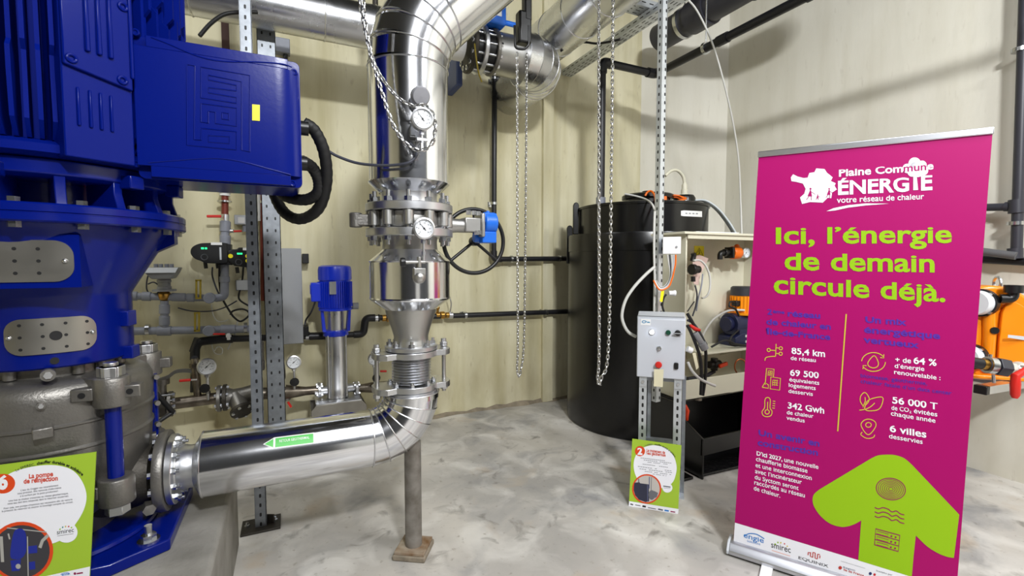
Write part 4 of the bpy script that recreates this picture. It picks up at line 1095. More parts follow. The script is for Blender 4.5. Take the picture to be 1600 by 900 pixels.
# butterfly valve with lever
BV = thing('lever_valve', 'iron valve with a long grey lever handle on the steel pipe', 'valve', io(252, 645))
MB().cyl(io(244, 634), io(262, 631.5), .085, n=32).build('valve_disc', M_IROND, BV)
for px, py in ((240, 634.5), (267, 631)):
    MB().lathe([(.04, -.01), (.09, -.01), (.09, .01), (.04, .01)], io(px, py), U, 36).build('flange', M_IRON, BV)
for dz in (-.065, -.02, .025, .065):
    MB().cyl(io(236, 635, .05) + Z * dz, io(271, 630.5, .05) + Z * dz, .008, n=10).hexnut(io(236, 635, .05) + Z * dz, U, .015, .016).hexnut(io(270, 630.5, .05) + Z * dz, U, .015, .016).build('valve_stud', M_ZINC, BV)
MB().cyl(io(253, 620), io(252, 596), .030, n=20).cyl(io(252, 600), io(252, 592), .05, n=20).build('valve_neck', M_IRON, BV)
lv = spl([io(242, 595), io(262, 589), (io(274, 581)), io(290, 579), io(305, 581)], 6)
lm = MB(); 
for i in range(len(lv) - 1): lm.bar(lv[i], lv[i + 1] + (lv[i + 1] - lv[i]) * .08, .03, .022)
lm.build('lever', mat('lever_grey', (120, 120, 118), .5, .3), BV, smooth=40)
# tee with red handled ball valve
TB = thing('branch_valve', 'red handled ball valve standing on the steel pipe below the black pipe', 'valve', io(307, 622))
MB().tube([io(309, 620), io(307, 594), io(305, 572), io(304, 560)], [.024, .028, .027, .022], 16).hexnut(io(305, 574), Z, .036, .03).build('valve_body', M_BRASS if False else M_RAW, TB)
MB().bar(io(280, 595, .04), io(298, 593.5, .04), .022, .018).build('valve_handle', M_RED, TB, bevel=.005)
MB().bar(io(298, 593.5, .04), io(308, 593, .02), .012, .01).build('handle_shank', M_STEEL, TB)
tag(MB().tube([io(304, 560), bw(303.5, 585, .10)], .022, 14).build('pipe_offset', M_BPIPE), 'short black link from branch valve up to wall pipe', 'pipe')
# strainer
STR = thing('y_strainer', 'cast iron strainer with a bolted angled cover on the steel pipe', 'strainer', io(380, 650))
MB().tube([io(354, 621), io(365, 620), io(380, 618), io(402, 614)], [.075, .058, .062, .075], 28).build('strainer_body', M_IRON, STR)
bd = (io(377, 642, .10) - io(368, 620)).normalized()
MB().tube([io(369, 619), io(369, 619) + bd * .13], [.06, .058], 28).build('strainer_branch', M_IRON, STR)
e0 = io(369, 619) + bd * .13
MB().lathe([(0, 0), (.078, 0), (.078, .02), (.06, .026), (0, .026)], e0, bd, 36).build('strainer_cover', M_IROND, STR)
s_, u_, _ = basis(bd)
for k in range(6):
    a = math.pi / 3 * k; p = e0 + bd * .02 + (s_ * math.cos(a) + u_ * math.sin(a)) * .064
    MB().hexnut(p, bd, .012, .013).build('cover_bolt', M_ZINC, STR)
# gauges on the line
def needle_valve(g, q):
    MB().cyl(q, q - W * .05, .013, n=12).build('cock_body', M_STEEL, g)
    MB().lathe([(.01, 0), (.032, .004), (.034, .018), (.03, .026), (0, .028)], q - W * .05, -W, 10).build('cock_knob', M_BLACK, g)
gA = gauge('g', io(323, 573, .05), -W, .058, 'dial gauge on the steel pipe beside the red branch valve handle', stem=.19, needle=45, stemr=.011); needle_valve(gA, io(322, 603.5, .045))
gB = gauge('g', io(459, 566, .05), -W, .050, 'dial gauge on the inlet side of the small blue pump', stem=.165, needle=42, stemr=.009); needle_valve(gB, io(460, 594, .045))
gC = gauge('g', io(585, 561, .05), -W, .050, 'dial gauge between the small blue pump and the bellows', stem=.165, needle=45, stemr=.009); needle_valve(gC, io(586, 588, .045))
# inlet and outlet of the small pump
INL = thing('pump_pipe', 'steel inlet pipe between perforated post and small blue pump', 'pipe', io(470, 620))
MB().tube([io(404, 615), io(446, 613)], .045, 24).build('pipe', M_RAW, INL)
MB().tube([io(446, 612.5), io(462, 612), io(478, 611), io(488, 610), io(497, 609.5)], [.058, .045, .034, .034, .036], 24).build('reducer', M_RAW, INL)
MB().tube([io(446, 612), io(448, 625)], .03, 14).build('drain', M_IRON, INL)
MB().bar(io(450, 628, .03), io(455, 636, .03), .02, .015).build('drain_handle', M_RED, INL)
OUT = thing('pump_pipe', 'steel outlet pipe from small blue pump towards the bellows', 'pipe', io(575, 610))
MB().tube([io(557, 607), io(566, 606.5), (io(580, 605.5)), io(640, 600)], [.034, .034, .044, .044], 24).build('pipe', M_RAW, OUT)
fl(499, 609.3, .062, .022, M_STEEL, INL, 4); fl(557, 606.8, .062, .022, M_STEEL, OUT, 4)
MB().bar(io(594, 580, .0), io(604, 580, .0), .02, .016).build('valve_handle', M_RED, OUT, bevel=.004)

# small multistage pump
SP = V(io(527, 607)); SP.z = 0
def sz(py): return at(527, py, SP.y).z
BP = thing('multistage_pump', 'small vertical pump with bright blue motor and slim steel column', 'pump', SP + Z * sz(622))
def sr(w): return w / 2 * SP.y / F
mo = MB().lathe([(0.0, sz(415)), (sr(40), sz(415)), (sr(46), sz(417)), (sr(48), sz(421)), (sr(48), sz(436)), (sr(46), sz(438)), (sr(46), sz(480)), (sr(50), sz(481)), (sr(50), sz(484)), (sr(30), sz(485)), (0, sz(485))][::-1], SP, n=56)
for k in range(44):
    a = 2 * math.pi * k / 44; d = X * math.cos(a) + Y * math.sin(a); s_ = Z.cross(d) * .0022
    mo.prism([SP + d * r + Z * z - s_ for r, z in ((sr(44), sz(479)), (sr(51), sz(479)), (sr(51), sz(440)), (sr(44), sz(440)))], s_ * 2)
M_SBLUE = mat('small_pump_blue', (16, 48, 196), .3, coat=.3)
mo.build('motor', M_SBLUE, BP, smooth=30)
MB().lathe([(sr(47), sz(437)), (sr(49.5), sz(437)), (sr(49.5), sz(422)), (sr(47), sz(416.5)), (sr(38), sz(414.5)), (0, sz(414))], SP, n=56).build('fan_cover', M_SBLUE, BP)
np_ = onpl(520, 450, SP - W * sr(52), W); MB().box(np_, (.05, .004, .10), (U, W, Z)).build('rating_plate', M_ZINC, BP)
tbx = onpl(496, 456, SP, W); MB().box(tbx, (.10, .12, .15), (U, W, Z)).box(tbx + Z * .02 - U * .045, (.02, .1, .08), (U, W, Z)).build('terminal_box', M_SBLUE, BP, bevel=.008)
MB().cyl(onpl(553, 478, SP, W) - U * .01, onpl(556, 478, SP, W) + U * .02, .028, n=16).build('cable_gland', M_MGREY, BP)
hd = MB()
for s_ in (-1, 1):
    for w_ in (-1, 1):
        hd.prism([SP + U * s_ * sr(44) + W * w_ * .02 + Z * sz(484), SP + U * s_ * sr(36) + W * w_ * .02 + Z * sz(484), SP + U * s_ * sr(30) + W * w_ * .02 + Z * sz(517), SP + U * s_ * sr(40) + W * w_ * .02 + Z * sz(517)], W * w_ * .03)
hd.lathe([(.02, sz(524)), (sr(36), sz(524)), (sr(37), sz(523)), (sr(37), sz(516)), (sr(32), sz(515)), (.02, sz(515))], SP, n=48)
hd.build('lantern', M_SBLUE, BP, bevel=.003)
MB().lathe([(sr(24), sz(516)), (sr(24), sz(485))], SP, n=40).build('coupling_guard', M_STEEL, BP)
MB().lathe([(.0, sz(619)), (sr(33), sz(619)), (sr(33), sz(604)), (sr(31.5), sz(603)), (sr(31.5), sz(523)), (0, sz(523))], SP, n=56).build('column', M_STEEL, BP)
for s_ in (-1, 1):
    for w_ in (-1, 1): MB().cyl(SP + U * s_ * sr(26) + W * w_ * sr(26) + Z * sz(617), SP + U * s_ * sr(26) + W * w_ * sr(26) + Z * sz(522), .007, n=10).build('tie_bolt', M_STEEL, BP)
MB().cyl(SP - U * .17 + Z * sz(608), SP + U * .17 + Z * sz(608), .036, n=24).build('port', M_STEEL, BP)
m = MB(); sh_ = Sheet(SP - W * (sr(32) + .004), W)
zb = sz(619)
ST_ = thing('pump_stand', 'brushed steel box stand carrying the small blue pump', 'stand', SP)
st_ = MB()
wt, wb = sr(66), sr(80)
zt2, zm2 = zb - .002, sz(640)
MB().box(SP + Z * (zt2 - .004), (wt * 2, wt * 2, .008), (U, W, Z)).build('top_plate', M_STEEL, ST_, bevel=.002)
st_.prism([SP - W * wt + U * x + Z * z for x, z in ((-wb, 0.0), (-wb, zm2 + .06), (-wt, zt2 - .008), (wt, zt2 - .008), (wb, zm2 + .06), (wb, 0), (wb - .12, 0), (wb - .12, zm2 - .0), (-wb + .12, zm2 - .0), (-wb + .12, 0))], W * .006)
for s_ in (-1, 1): st_.prism([SP + U * s_ * wb + W * w_ + Z * z for w_, z in ((-wt, 0), (wt, 0), (wt, zm2 + .06), (-wt, zm2 + .06))], -U * s_ * .006)
st_.prism([SP + W * (wt - .006) + U * x + Z * z for x, z in ((-wb, 0), (wb, 0), (wb, zm2 + .06), (-wb, zm2 + .06))], W * .006)
st_.build('stand_frame', mat('stand_steel', (172, 168, 160), .4, .9, var=.15, vscale=12), ST_, bevel=.003)
wire([(493, 470, .3), (486, 488, .2), (478, 500), (476, 510)], .007, M_GCABLE, 'cable from the small pump motor to the wall cabinet', .06)
# ------------------------------------------------------------------ overhead pipes, hoists, trays
# long insulated pipe parallel to the back wall
ZP = None
pA = at(580, 43, 3.5); OFFP = BB - pA.dot(W)
def hp(px): # point on pipe axis at picture column px (height fixed)
    q = onpl(px, 43, V((pA.x, pA.y, 0)), W); return V((q.x, q.y, pA.z))
WP = thing('ceiling_pipe', 'long steel clad insulated pipe running high along the back wall behind the blue motor', 'pipe', hp(450))
RW_ = 0.15
MB().cyl(hp(60), hp(640), RW_, n=56).build('jacket', M_JACK2, WP)
for px in (300, 507, 586): MB().torus(hp(px), U, RW_, .006, 56, 8).build('jacket_band', M_JACK2, WP)
MB().cyl(hp(587) + Z * RW_, hp(587) + Z * (RW_ + .1), .02, n=14).sphere(hp(587) + Z * (RW_ + .11), .035, 10).build('vent_cock', M_IROND, WP)
MB().cyl(hp(640), hp(722), .11, n=40).build('bare_pipe', M_WHITE, WP)
# valve in that pipe, elbow into the wall
CV = thing('ceiling_valve', 'black wafer valve with blue gearbox high up on the wall pipe behind the sloping riser', 'valve', hp(745) - Z * .2)
for px in (733, 749): MB().lathe([(.08, -.018), (.185, -.018), (.19, -.012), (.19, .012), (.185, .018), (.08, .018)], hp(px), U, 48).build('flange', M_IROND if px == 733 else M_STEEL, CV)
MB().cyl(hp(736), hp(765), .155, n=40).build('valve_body', M_BLACK, CV)
MB().lathe([(.08, -.016), (.175, -.016), (.18, -.01), (.18, .01), (.175, .016), (.08, .016)], hp(768), U, 48).build('flange', M_IRON, CV)
s_, u_, _ = basis(U)
for k in range(12):
    a = 2 * math.pi * k / 12; o = (s_ * math.cos(a) + u_ * math.sin(a)) * .155
    MB().cyl(hp(728) + o, hp(774) + o, .011, n=10).hexnut(hp(728) + o, U, .022, .03).hexnut(hp(770) + o, U, .022, .02).build('stud', M_ZINC, CV)
c = hp(765) - W * .10 + Z * .26
MB().box(c, (.16, .12, .20), (U, W, Z)).cyl(c - Z * .05, c - Z * .05 + U * .2, .02, n=14).build('gearbox', M_GBLUE, CV, bevel=.015)
MB().box(c - W * .062 - Z * .02, (.07, .004, .045), (U, W, Z)).build('name_plate', M_WHITE, CV)
MB().cyl(hp(760), hp(760) + Z * .26, .05, n=20).build('valve_neck', M_BLACK, CV)
EL = thing('pipe_elbow', 'steel spool and gored polished elbow turning into the wall near the ceiling', 'pipe elbow', hp(820) - Z * .2)
MB().cyl(hp(768), hp(815), .165, n=48).build('spool', M_SPOOL, EL)
RB2 = .27; st0 = hp(812)
ec = st0 + W * RB2
N2 = 6; RJ2 = .215
def eg(i):
    a = math.pi / 2 * i / N2; d = U * math.cos(a) + W * math.sin(a); p = ec + U * (RB2 * math.sin(a)) - W * (RB2 * math.cos(a)); sd = Z; up = d.cross(sd)
    return [p + (sd * math.cos(2 * math.pi * k / 48) + up * math.sin(2 * math.pi * k / 48)) * RJ2 for k in range(48)]
m = MB()
for i in range(N2): m.add(eg(i) + eg(i + 1), [(k, (k + 1) % 48, 48 + (k + 1) % 48, 48 + k) for k in range(48)])
m.add(eg(0), [tuple(range(48))])
m.build('gored_jacket', M_JACK2, EL, smooth=14)
for i in range(N2 + 1): MB().tube(eg(i), .004, 6, closed=True).build('jacket_band', M_JACK2, EL)
pe = ec + U * RB2
MB().tube([pe, pe + W * (BB - pe.dot(W) + .02)], RJ2 * .99, 48).build('wall_end', M_JACK2, EL)
tag(cable('earth_wire', [hp(728) - W * .19 - Z * .05, hp(728) - W * .22 - Z * .16, hp(733) - W * .2 - Z * .26, hp(738) - W * .2 - Z * .33], .006, M_OLIVE), 'yellow green earth wire dangling from the overhead flange', 'wire')
# other ducts beyond
def clad(name, lab, p, q, r, m, bands=3):
    t = thing(name, lab, 'pipe', (p + q) / 2 - Z * r)
    MB().cyl(p, q, r, n=48).build('jacket', m, t)
    for i in range(bands):
        MB().torus(p.lerp(q, (i + .5) / bands), (q - p), r, .005, 48, 8).build('jacket_band', m, t)
    return t
g0 = at(868, 55, 4.35); clad('ceiling_pipe', 'large clad pipe running overhead towards the viewer above the cable trays', g0 + W * .15, g0 - W * 1.35, .20, M_JACK2, 4)
# dark grey main along the right wall, with its elbow end
q0 = at(1030, 60, 5.1)
LP = thing('dark_main', 'fat dark grey plastic pipe hung under the ceiling above the thin black pipe', 'pipe', q0)
pth = [q0 + W * .02 + Z * .0, q0 - W * 4.6]
MB().tube([q0, q0 - W * 1.9], .134, 36).build('pipe', M_DPIPE, LP)
MB().tube([q0 - W * .45, q0 - W * .68], .152, 36).build('coupling', M_DPIPE, LP)
MB().tube([q0 - W * 1.1, q0 - W * 1.3], .148, 36).build('coupling', M_DPIPE, LP)
MB().lathe([(.135, -.02), (.146, -.02), (.146, .02), (.135, .02)], q0 - W * .35, W, 36).cyl(q0 - W * .35 + Z * .12, V((q0.x, q0.y, CEIL - .004)) - W * .35, .008, n=8).build('pipe_clamp', M_ZINC, LP)
# thinner black pipe under it, corner, drop into the tank
zb_ = at(940, 97, 4.45).z
c1_ = at(941, 97, 4.45); 
d1 = onpl(1024, 112, V((c1_.x, c1_.y, 0)), W); d1.z = zb_
e1 = d1 - W * 3.3
tp = V((c1_.x, c1_.y, 2.0))
m = MB().tube(elbowed([tp, V((c1_.x, c1_.y, zb_)), d1, V((e1.x, e1.y, zb_))], .09), .036, 20)
m.tube(elbowed([V((c1_.x, c1_.y, zb_ - .10)), V((c1_.x, c1_.y, zb_)), V((c1_.x, c1_.y, zb_)) + U * .10], .08), .046, 20)
m.tube(elbowed([d1 - U * .1, d1, d1 - W * .1], .08), .046, 20)
for t_ in (.75, 1.5, 2.6): m.cyl(d1 - W * t_, d1 - W * (t_ + .1), .044, n=20)
BL = m.build('black_pipe', M_BPIPE, smooth=50); tag(BL, 'black pipe dropping into the tank after running high along the plain wall', 'pipe')
q = d1 - W * .62
MB().cyl(q, V((q.x, q.y, CEIL)), .007, n=8).lathe([(.037, -.015), (.05, -.015), (.05, .015), (.037, .015)], q, W, 20).build('hanger_rod', M_ZINC, BL)
MB().cyl(V((c1_.x, c1_.y, 2.06)), V((c1_.x, c1_.y, 2.13)), .045, n=20).build('tank_adapter', M_PVC, BL)
# cable trays
def tray(name, lab, p, d, length, w, h, par=None):
    t = thing(name, lab, 'cable tray', p + d * length / 2)
    s_ = Z.cross(d).normalized(); c = p + d * length / 2
    o = MB().box(c, (length, w, .003), (d, s_, Z))
    for k in (-1, 1):
        o.box(c + s_ * (k * w / 2) + Z * (h / 2), (length, .003, h), (d, s_, Z)); o.box(c + s_ * (k * (w / 2 - .008)) + Z * h, (length, .016, .003), (d, s_, Z))
    sl = o; sl.cur = 1; n = int(length / .08)
    for i in range(n):
        a = p + d * ((i + .5) * .08)
        for k in (-1, 1):
            b = a + s_ * (k * (w / 2 + .002)) + Z * h * .5
            sl.prism([b + d * x + Z * y for x, y in rrect(.045, .008, .0035, 3)], s_ * (k * .0006))
        for k in (-.3, 0, .3):
            b = a + s_ * (k * w) - Z * .0018
            sl.prism([b + d * x + s_ * y for x, y in rrect(.045, .008, .0035, 3)], -Z * .0006)
    o.build('tray', [M_GALV_LIT, M_INK], t, smooth=0)
    return t
tA = bw(884, 120)
tray('cable_tray', 'perforated steel cable tray running overhead from the back wall towards the viewer', tA - W * .02, -W, 3.2, .11, .055)
k_ = (tA.x - .282 * tA.y) / (-.4311 - .282 * .9023); tB = tA - W * k_ + Z * .075
tray('cable_tray', 'short perforated cable tray crossing above the chains in front of the tank', tB - U * 1.5, U, 1.55, .14, .06)
tag(cable('grey_cable', [at(876, 80, 4.2), at(890, 70, 4.2), at(912, 66, 4.2), at(935, 68, 4.1), at(968, 62, 3.9)], .010, M_RUBBER), 'black cable slung from the gored elbow to the cable trays', 'cable')
for i, (dx, dz, rr) in enumerate(((-.04, .03, .012), (0.0, .03, .014), (.045, .028, .011))):
    s_ = Z.cross(-W)
    tag(MB().tube([tA - W * .05 + s_ * dx * .7 + Z * dz, tA - W * 3.1 + s_ * dx * .7 + Z * dz], rr, 8).build('tray_cable', M_RUBBER if i != 1 else M_CABLE), 'electric cable lying in the perforated tray under the ceiling', 'cable', 'cables in the overhead tray')
# hanging white cable
tag(cable('white_cable', [at(1066, -8, 3.9), at(1088, 15, 3.95), at(1112, 65, 4.0), at(1130, 125, 4.05), at(1145, 190, 4.1), at(1154, 250, 4.15), at(1157, 310, 4.15), at(1159, 368, 4.1)], .0075, M_CABLE), 'long white cable hanging from the ceiling down behind the banner edge', 'cable')

# ------------------------------------------------------------------ chains
def chain_mesh(path, pitch, wire):
    m = MB(); P = [V(p) for p in path]; L = [0.0]
    for i in range(1, len(P)): L.append(L[-1] + (P[i] - P[i - 1]).length)
    n = int(L[-1] / pitch); k = 0
    def pos(s):
        s = max(0, min(L[-1], s))
        for i in range(1, len(P)):
            if L[i] >= s: return P[i - 1].lerp(P[i], (s - L[i - 1]) / max(1e-9, L[i] - L[i - 1]))
        return P[-1]
    prev = None
    for i in range(n + 1):
        c = pos(i * pitch); d = (pos(i * pitch + pitch / 2) - pos(i * pitch - pitch / 2)).normalized()
        if prev is None: sd = X - d * X.dot(d)
        else: sd = prev - d * prev.dot(d)
        sd.normalize(); prev = sd; up = d.cross(sd)
        ph = math.radians(45 if i % 2 else -45); wv = sd * math.cos(ph) + up * math.sin(ph)
        hl, hw_ = pitch * .5 + wire * .9, wire * 1.75; pts = []
        for j in range(12):
            a = 2 * math.pi * j / 12; x, y = math.cos(a), math.sin(a)
            pts.append(c + d * (y * hw_ + (hl - hw_) * (1 if y > 0.01 else -1 if y < -.01 else 0)) + wv * (x * hw_))
        m.tube(pts, wire, 6, closed=True)
    return m
t = at(566, -14, 2.02)
c1 = spl([t, at(572, 45, 2.03), at(583, 95, 2.05), at(602, 130, 2.07), at(625, 155, 2.08), at(648, 166, 2.09), at(662, 164, 2.10), at(676, 178, 2.11), at(680, 200, 2.10), at(676, 222, 2.09), at(664, 233, 2.09), at(650, 234, 2.09), at(630, 220, 2.08), at(612, 190, 2.07), at(597, 145, 2.06), at(585, 105, 2.05), at(572, 55, 2.04), at(560, -14, 2.03)], 14)
tag(chain_mesh(c1, .0225, .0038).build('hoist_chain', M_CHAIN, smooth=60), 'steel hoist chain hanging in from the ceiling and looped over the riser gauge', 'chain')
def loop(xa, xb, ytop, xbot, ybot, y, lab, pitch, wire):
    a = at(xa, ytop, y); b = at(xb, ytop, y + .05); c = at(xbot, ybot, y + .02)
    dn = spl([a, a.lerp(at(xa + (xbot - xa) * .25, ybot - 60, y), .5), at(xa + (xbot - xa) * .35, ybot - 60, y), at(xbot - 3, ybot - 12, y + .01), c, at(xbot + 3, ybot - 12, y + .03), at(xb + (xbot - xb) * .35, ybot - 60, y + .05), b.lerp(at(xb + (xbot - xb) * .25, ybot - 60, y + .05), .5), b], 12)
    return tag(chain_mesh(dn, pitch, wire).build('hoist_chain', M_CHAIN, smooth=60), lab, 'chain')
loop(808, 823, 85, 811, 588, 3.05, 'slim chain loop hanging from the black hoist in front of the wall', .021, .0034)
loop(935.5, 958, -15, 937, 601, 2.85, 'steel chain loop hanging in front of the black tank', .0235, .0042)
HO = thing('chain_hoist', 'black chain hoist block hanging from above beside the sloping riser', 'hoist', at(815, 80, 3.1))
c = at(823, 20, 3.1)
MB().box(c + Z * .12, (.055, .055, .36), (U, W, Z)).box(at(818, 45, 3.1), (.09, .07, .20), (U, W, Z)).build('hoist_body', M_BLACK, HO, bevel=.012)
MB().tube(elbowed([at(804, 40, 3.08), at(805, 76, 3.08), at(820, 77, 3.08), at(826, 70, 3.08), at(826, 40, 3.08)], .03), .008, 10).build('chain_guide', M_BLACK, HO)
c = at(825, 0, 3.1); MB().cyl(c, V((c.x, c.y, CEIL)), .022, n=14).build('hoist_hanger', M_BLACK, HO)
# ------------------------------------------------------------------ black tank
TC = V((1.25, 4.53, 0.0)); TR = 0.70
TK = thing('storage_tank', 'big round black plastic tank with raised collar in the wall corner', 'tank', TC)
zr = 1.772; zt = 2.035
MB().lathe([(0, 0), (TR - .01, 0), (TR, .012), (TR, zr - .16), (TR + .006, zr - .155), (TR + .006, zr - .012), (TR + .002, zr), (TR - .09, zr), (TR - .1, zr + .002)], TC, n=112).build('tank_body', M_TANK, TK)
MB().lathe([(TR - .10, zr - .02), (TR - .10, zt - .02), (TR - .088, zt - .02), (TR - .088, zt), (TR - .10, zt + .004), (0, zt + .02)], TC, n=112).build('tank_collar', M_TANK, TK)
def onring(px, py, r): return oncyl(px, py, TC, Z, r)
for px, py0, py1, r in ((890, 352, 412, TR + .03), (900, 316, 366, TR - .07)):
    d = (at(px, 380, TC.y) - TC); d.z = 0
    ang_ = math.atan2(-d.y, d.x)
    p = onpl(px, py1, TC, Y); q = onpl(px, py0, TC, Y)
    dirn = V((p.x - TC.x, 0, 0)).normalized()
    MB().prism([V((p.x + s_, p.y, z)) for s_, z in ((-.028, p.z), (.028, p.z), (.028, q.z - .03), (.018, q.z - .006), (0, q.z), (-.018, q.z - .006), (-.028, q.z - .03))], Y * .05).build('lifting_lug', M_TANK, TK, bevel=.006)
lab_ = MB(); q = oncyl(1080, 334, TC, Z, TR - .0975)
vs = []; 
for i in range(9):
    for py in ((328.5, 337.5) if i else (329.5, 337.0)):
        a = 1064 + 33 * i / 8; vs.append(oncyl(a, py + .2 * i, TC, Z, TR - .0985))
lab_.add(vs, [(2 * i, 2 * i + 1, 2 * i + 3, 2 * i + 2) for i in range(8)]); lb = lab_.build('tank_label', M_WHITE, TK, label='white paper label on the collar')
m = MB(); s_ = Sheet(V((0, 0, 0)), -Y, hit=lambda px, py, l: oncyl(px, py, TC, Z, TR - .0975 + l))
for i in range(4): s_.stroke(m, [(1071 + i * 5.5, 333.2 + i * .15), (1074 + i * 5.5, 333.4 + i * .15)], 1.6, lift=.0016)
m.build('lettering', M_MGREY, lb, smooth=0)
zl = zt + .012
lidc = at(1012, 309, TC.y - .15); lidc.z = zl
MB().lathe([(0, 0), (.20, 0), (.20, .05), (.235, .055), (.235, .085), (.22, .095), (.06, .10), (.05, .13), (0, .13)], lidc, n=48).build('manhole_lid', M_TANK, TK)
gc_ = at(1069, 312, TC.y - .12); gc_.z = zl
MB().lathe([(.05, 0), (.10, 0), (.10, .07), (.085, .095), (.075, .095), (.05, .06)], gc_, n=32).build('cable_collar', M_TANK, TK)
MB().lathe([(0, 0), (.034, 0), (.034, .02), (.03, .025), (.03, .06), (.024, .065), (.024, .10), (.012, .13), (0, .13)], gc_ + Z * .09, n=20).build('level_sensor', M_CREAM, TK)
tag(cable('white_cable', [gc_ + Z * .2, gc_ + Z * .27 - U * .02, gc_ + Z * .32 - U * .09, gc_ + Z * .31 - U * .17, gc_ + Z * .26 - U * .24], .014, M_CREAM), 'cream cable arching from the level sensor on the tank top', 'cable')
tag(MB().box(lidc - Y * .22 + X * .05 + Z * .03, (.10, .05, .045)).build('orange_plug', M_ORANGEP, bevel=.006), 'orange plug lying by the manhole lid on the tank', 'plug')
def oc(o, rr): return spl([gc_ + V((p[0] * .75, p[1], p[2] * .6)) + o for p in ((-.08, -.12, .05), (-.16, -.14, .10), (-.26, -.12, .10), (-.30, -.10, .05), (-.24, -.13, .015), (-.13, -.14, .03), (-.06, -.12, .06), (-.10, -.10, .09), (-.20, -.09, .12), (-.30, -.06, .10))], 8)
tag(MB().tube(oc(V((0, 0, 0)), 0), .008, 8).tube(oc(V((.01, -.02, .012)), 0), .008, 8).build('orange_cable', M_ORANGEP, smooth=60), 'coil of orange cable lying on the tank top', 'cable')
tag(cable('orange_cable', [at(1008, 306, 4.1), at(1012, 300, 4.1), at(1018, 299, 4.08), at(1023, 306, 4.0), at(1025, 318, 3.75), at(1026, 330, 3.6)], .009, M_ORANGEP), 'orange wire curling over the tank rim by the steel post', 'cable')
tag(cable('grey_cable', [at(976, 303, 4.15), at(992, 306, 4.1), at(1008, 311, 4.0), at(1018, 318, 3.72), at(1024, 330, 3.66)], .008, M_CABLE), 'pale cable crossing the manhole lid to the steel post', 'cable')
for i, o in enumerate((0, .03, .055)):
    tag(cable('hose', [gc_ + V((.10, -.02 + o, .05)), gc_ + V((.19, -.05 + o, .04)), gc_ + V((.29, -.10 + o, -.05)), gc_ + V((.37, -.2 + o, -.22)), gc_ + V((.41, -.26 + o, -.36))], .009, mat('clear_hose', (205, 212, 214), .3)), 'translucent hose bending from the tank top down behind the dosing cabinet', 'hose', 'hoses off the tank top')

# ------------------------------------------------------------------ steel upright by the panel
HP = at(1031, 480, 3.22)
px_ = at(1034, 300, 3.22)
zlow = at(1028, 628, 3.22).z
fx = (X * .87 + Y * .50).normalized(); fy = Z.cross(fx)
hpost = perforated('perforated_post', 'tall slotted steel post standing between tank and dosing cabinet', V((HP.x, HP.y, 0)), zlow, 4.7, .045, .04, fx, fy, (0.012,), .055, foot=False, m=M_GALV_LIT)
ebx = thing('junction_box', 'light grey junction box fixed to the tall steel post', 'junction box', at(1050, 397, 3.16))
c = at(1049, 384, 3.19)
fx = (X * .96 - Y * .28).normalized(); fy = Z.cross(fx)
MB().box(c, (.11, .10, .11), (fx, fy, Z)).build('housing', M_LGREY, ebx, bevel=.005)
MB().box(c - fy * .054, (.116, .014, .116), (fx, fy, Z)).build('lid', M_WHITE, ebx, bevel=.004)
MB().cyl(c - fy * .06 + fx * .03 - Z * .01, c - fy * .066 + fx * .03 - Z * .01, .007, n=12).build('lid_screw', M_MGREY, ebx)
def W3(pts, y): return [at(a, b, y + (d[0] if d else 0)) for a, b, *d in pts]
for i in range(5):
    o = i * 2.2
    tag(cable('wire', W3([(1043 + i * 3.2, 398), (1045 + i * 2.6, 412), (1047 + i * 1.5, 424), (1046 + i, 436), (1040 + i, 446 + o * .3), (1032 - i * .4, 449 + o * .4), (1025 - i, 438)], 3.14 - i * .006), .0055, (M_CABLE, M_GCABLE, M_CABLE, M_LGREY, M_ORANGEP)[i]), ('pale wire', 'dark grey wire', 'pale wire', 'grey wire', 'orange wire')[i] + ' in the bunch drooping under the post junction box', 'wire', 'wires under the junction box' if i in (0, 2) else None)
tag(MB().prism([at(a, b, 3.12) for a, b in ((1033, 455), (1038, 454), (1035, 472), (1031, 471))], Y * .002).build('yellow_tag', M_YELLOW), 'yellow paper tag tied to the wires on the steel post', 'tag')
tag(MB().lathe([(0, 0), (.016, 0), (.016, .03), (.02, .035), (.02, .045), (0, .045)], at(1045, 458, 3.14), X, 14).build('cable_plug', M_WHITE), 'little white cable plug beside the yellow tag', 'plug')
tag(cable('wire', W3([(1041, 460), (1037, 466), (1035, 478), (1038, 490), (1036, 497)], 3.14), .007, M_RUBBER), 'black wire running from the white plug to the control panel', 'wire')
tag(cable('white_cable', W3([(1023, 330), (1022, 360), (1022, 400), (1023, 440), (1022, 490)], 3.2), .008, M_CABLE), 'white cable strapped up the tank side of the tall steel post', 'cable')
tag(cable('white_hose', W3([(1023, 417), (1010, 428), (992, 447), (978, 468), (972, 490), (974, 505), (982, 519), (994, 526)], 3.12), .0105, M_CABLE), 'white hose bowing out from the steel post to the control panel', 'hose')

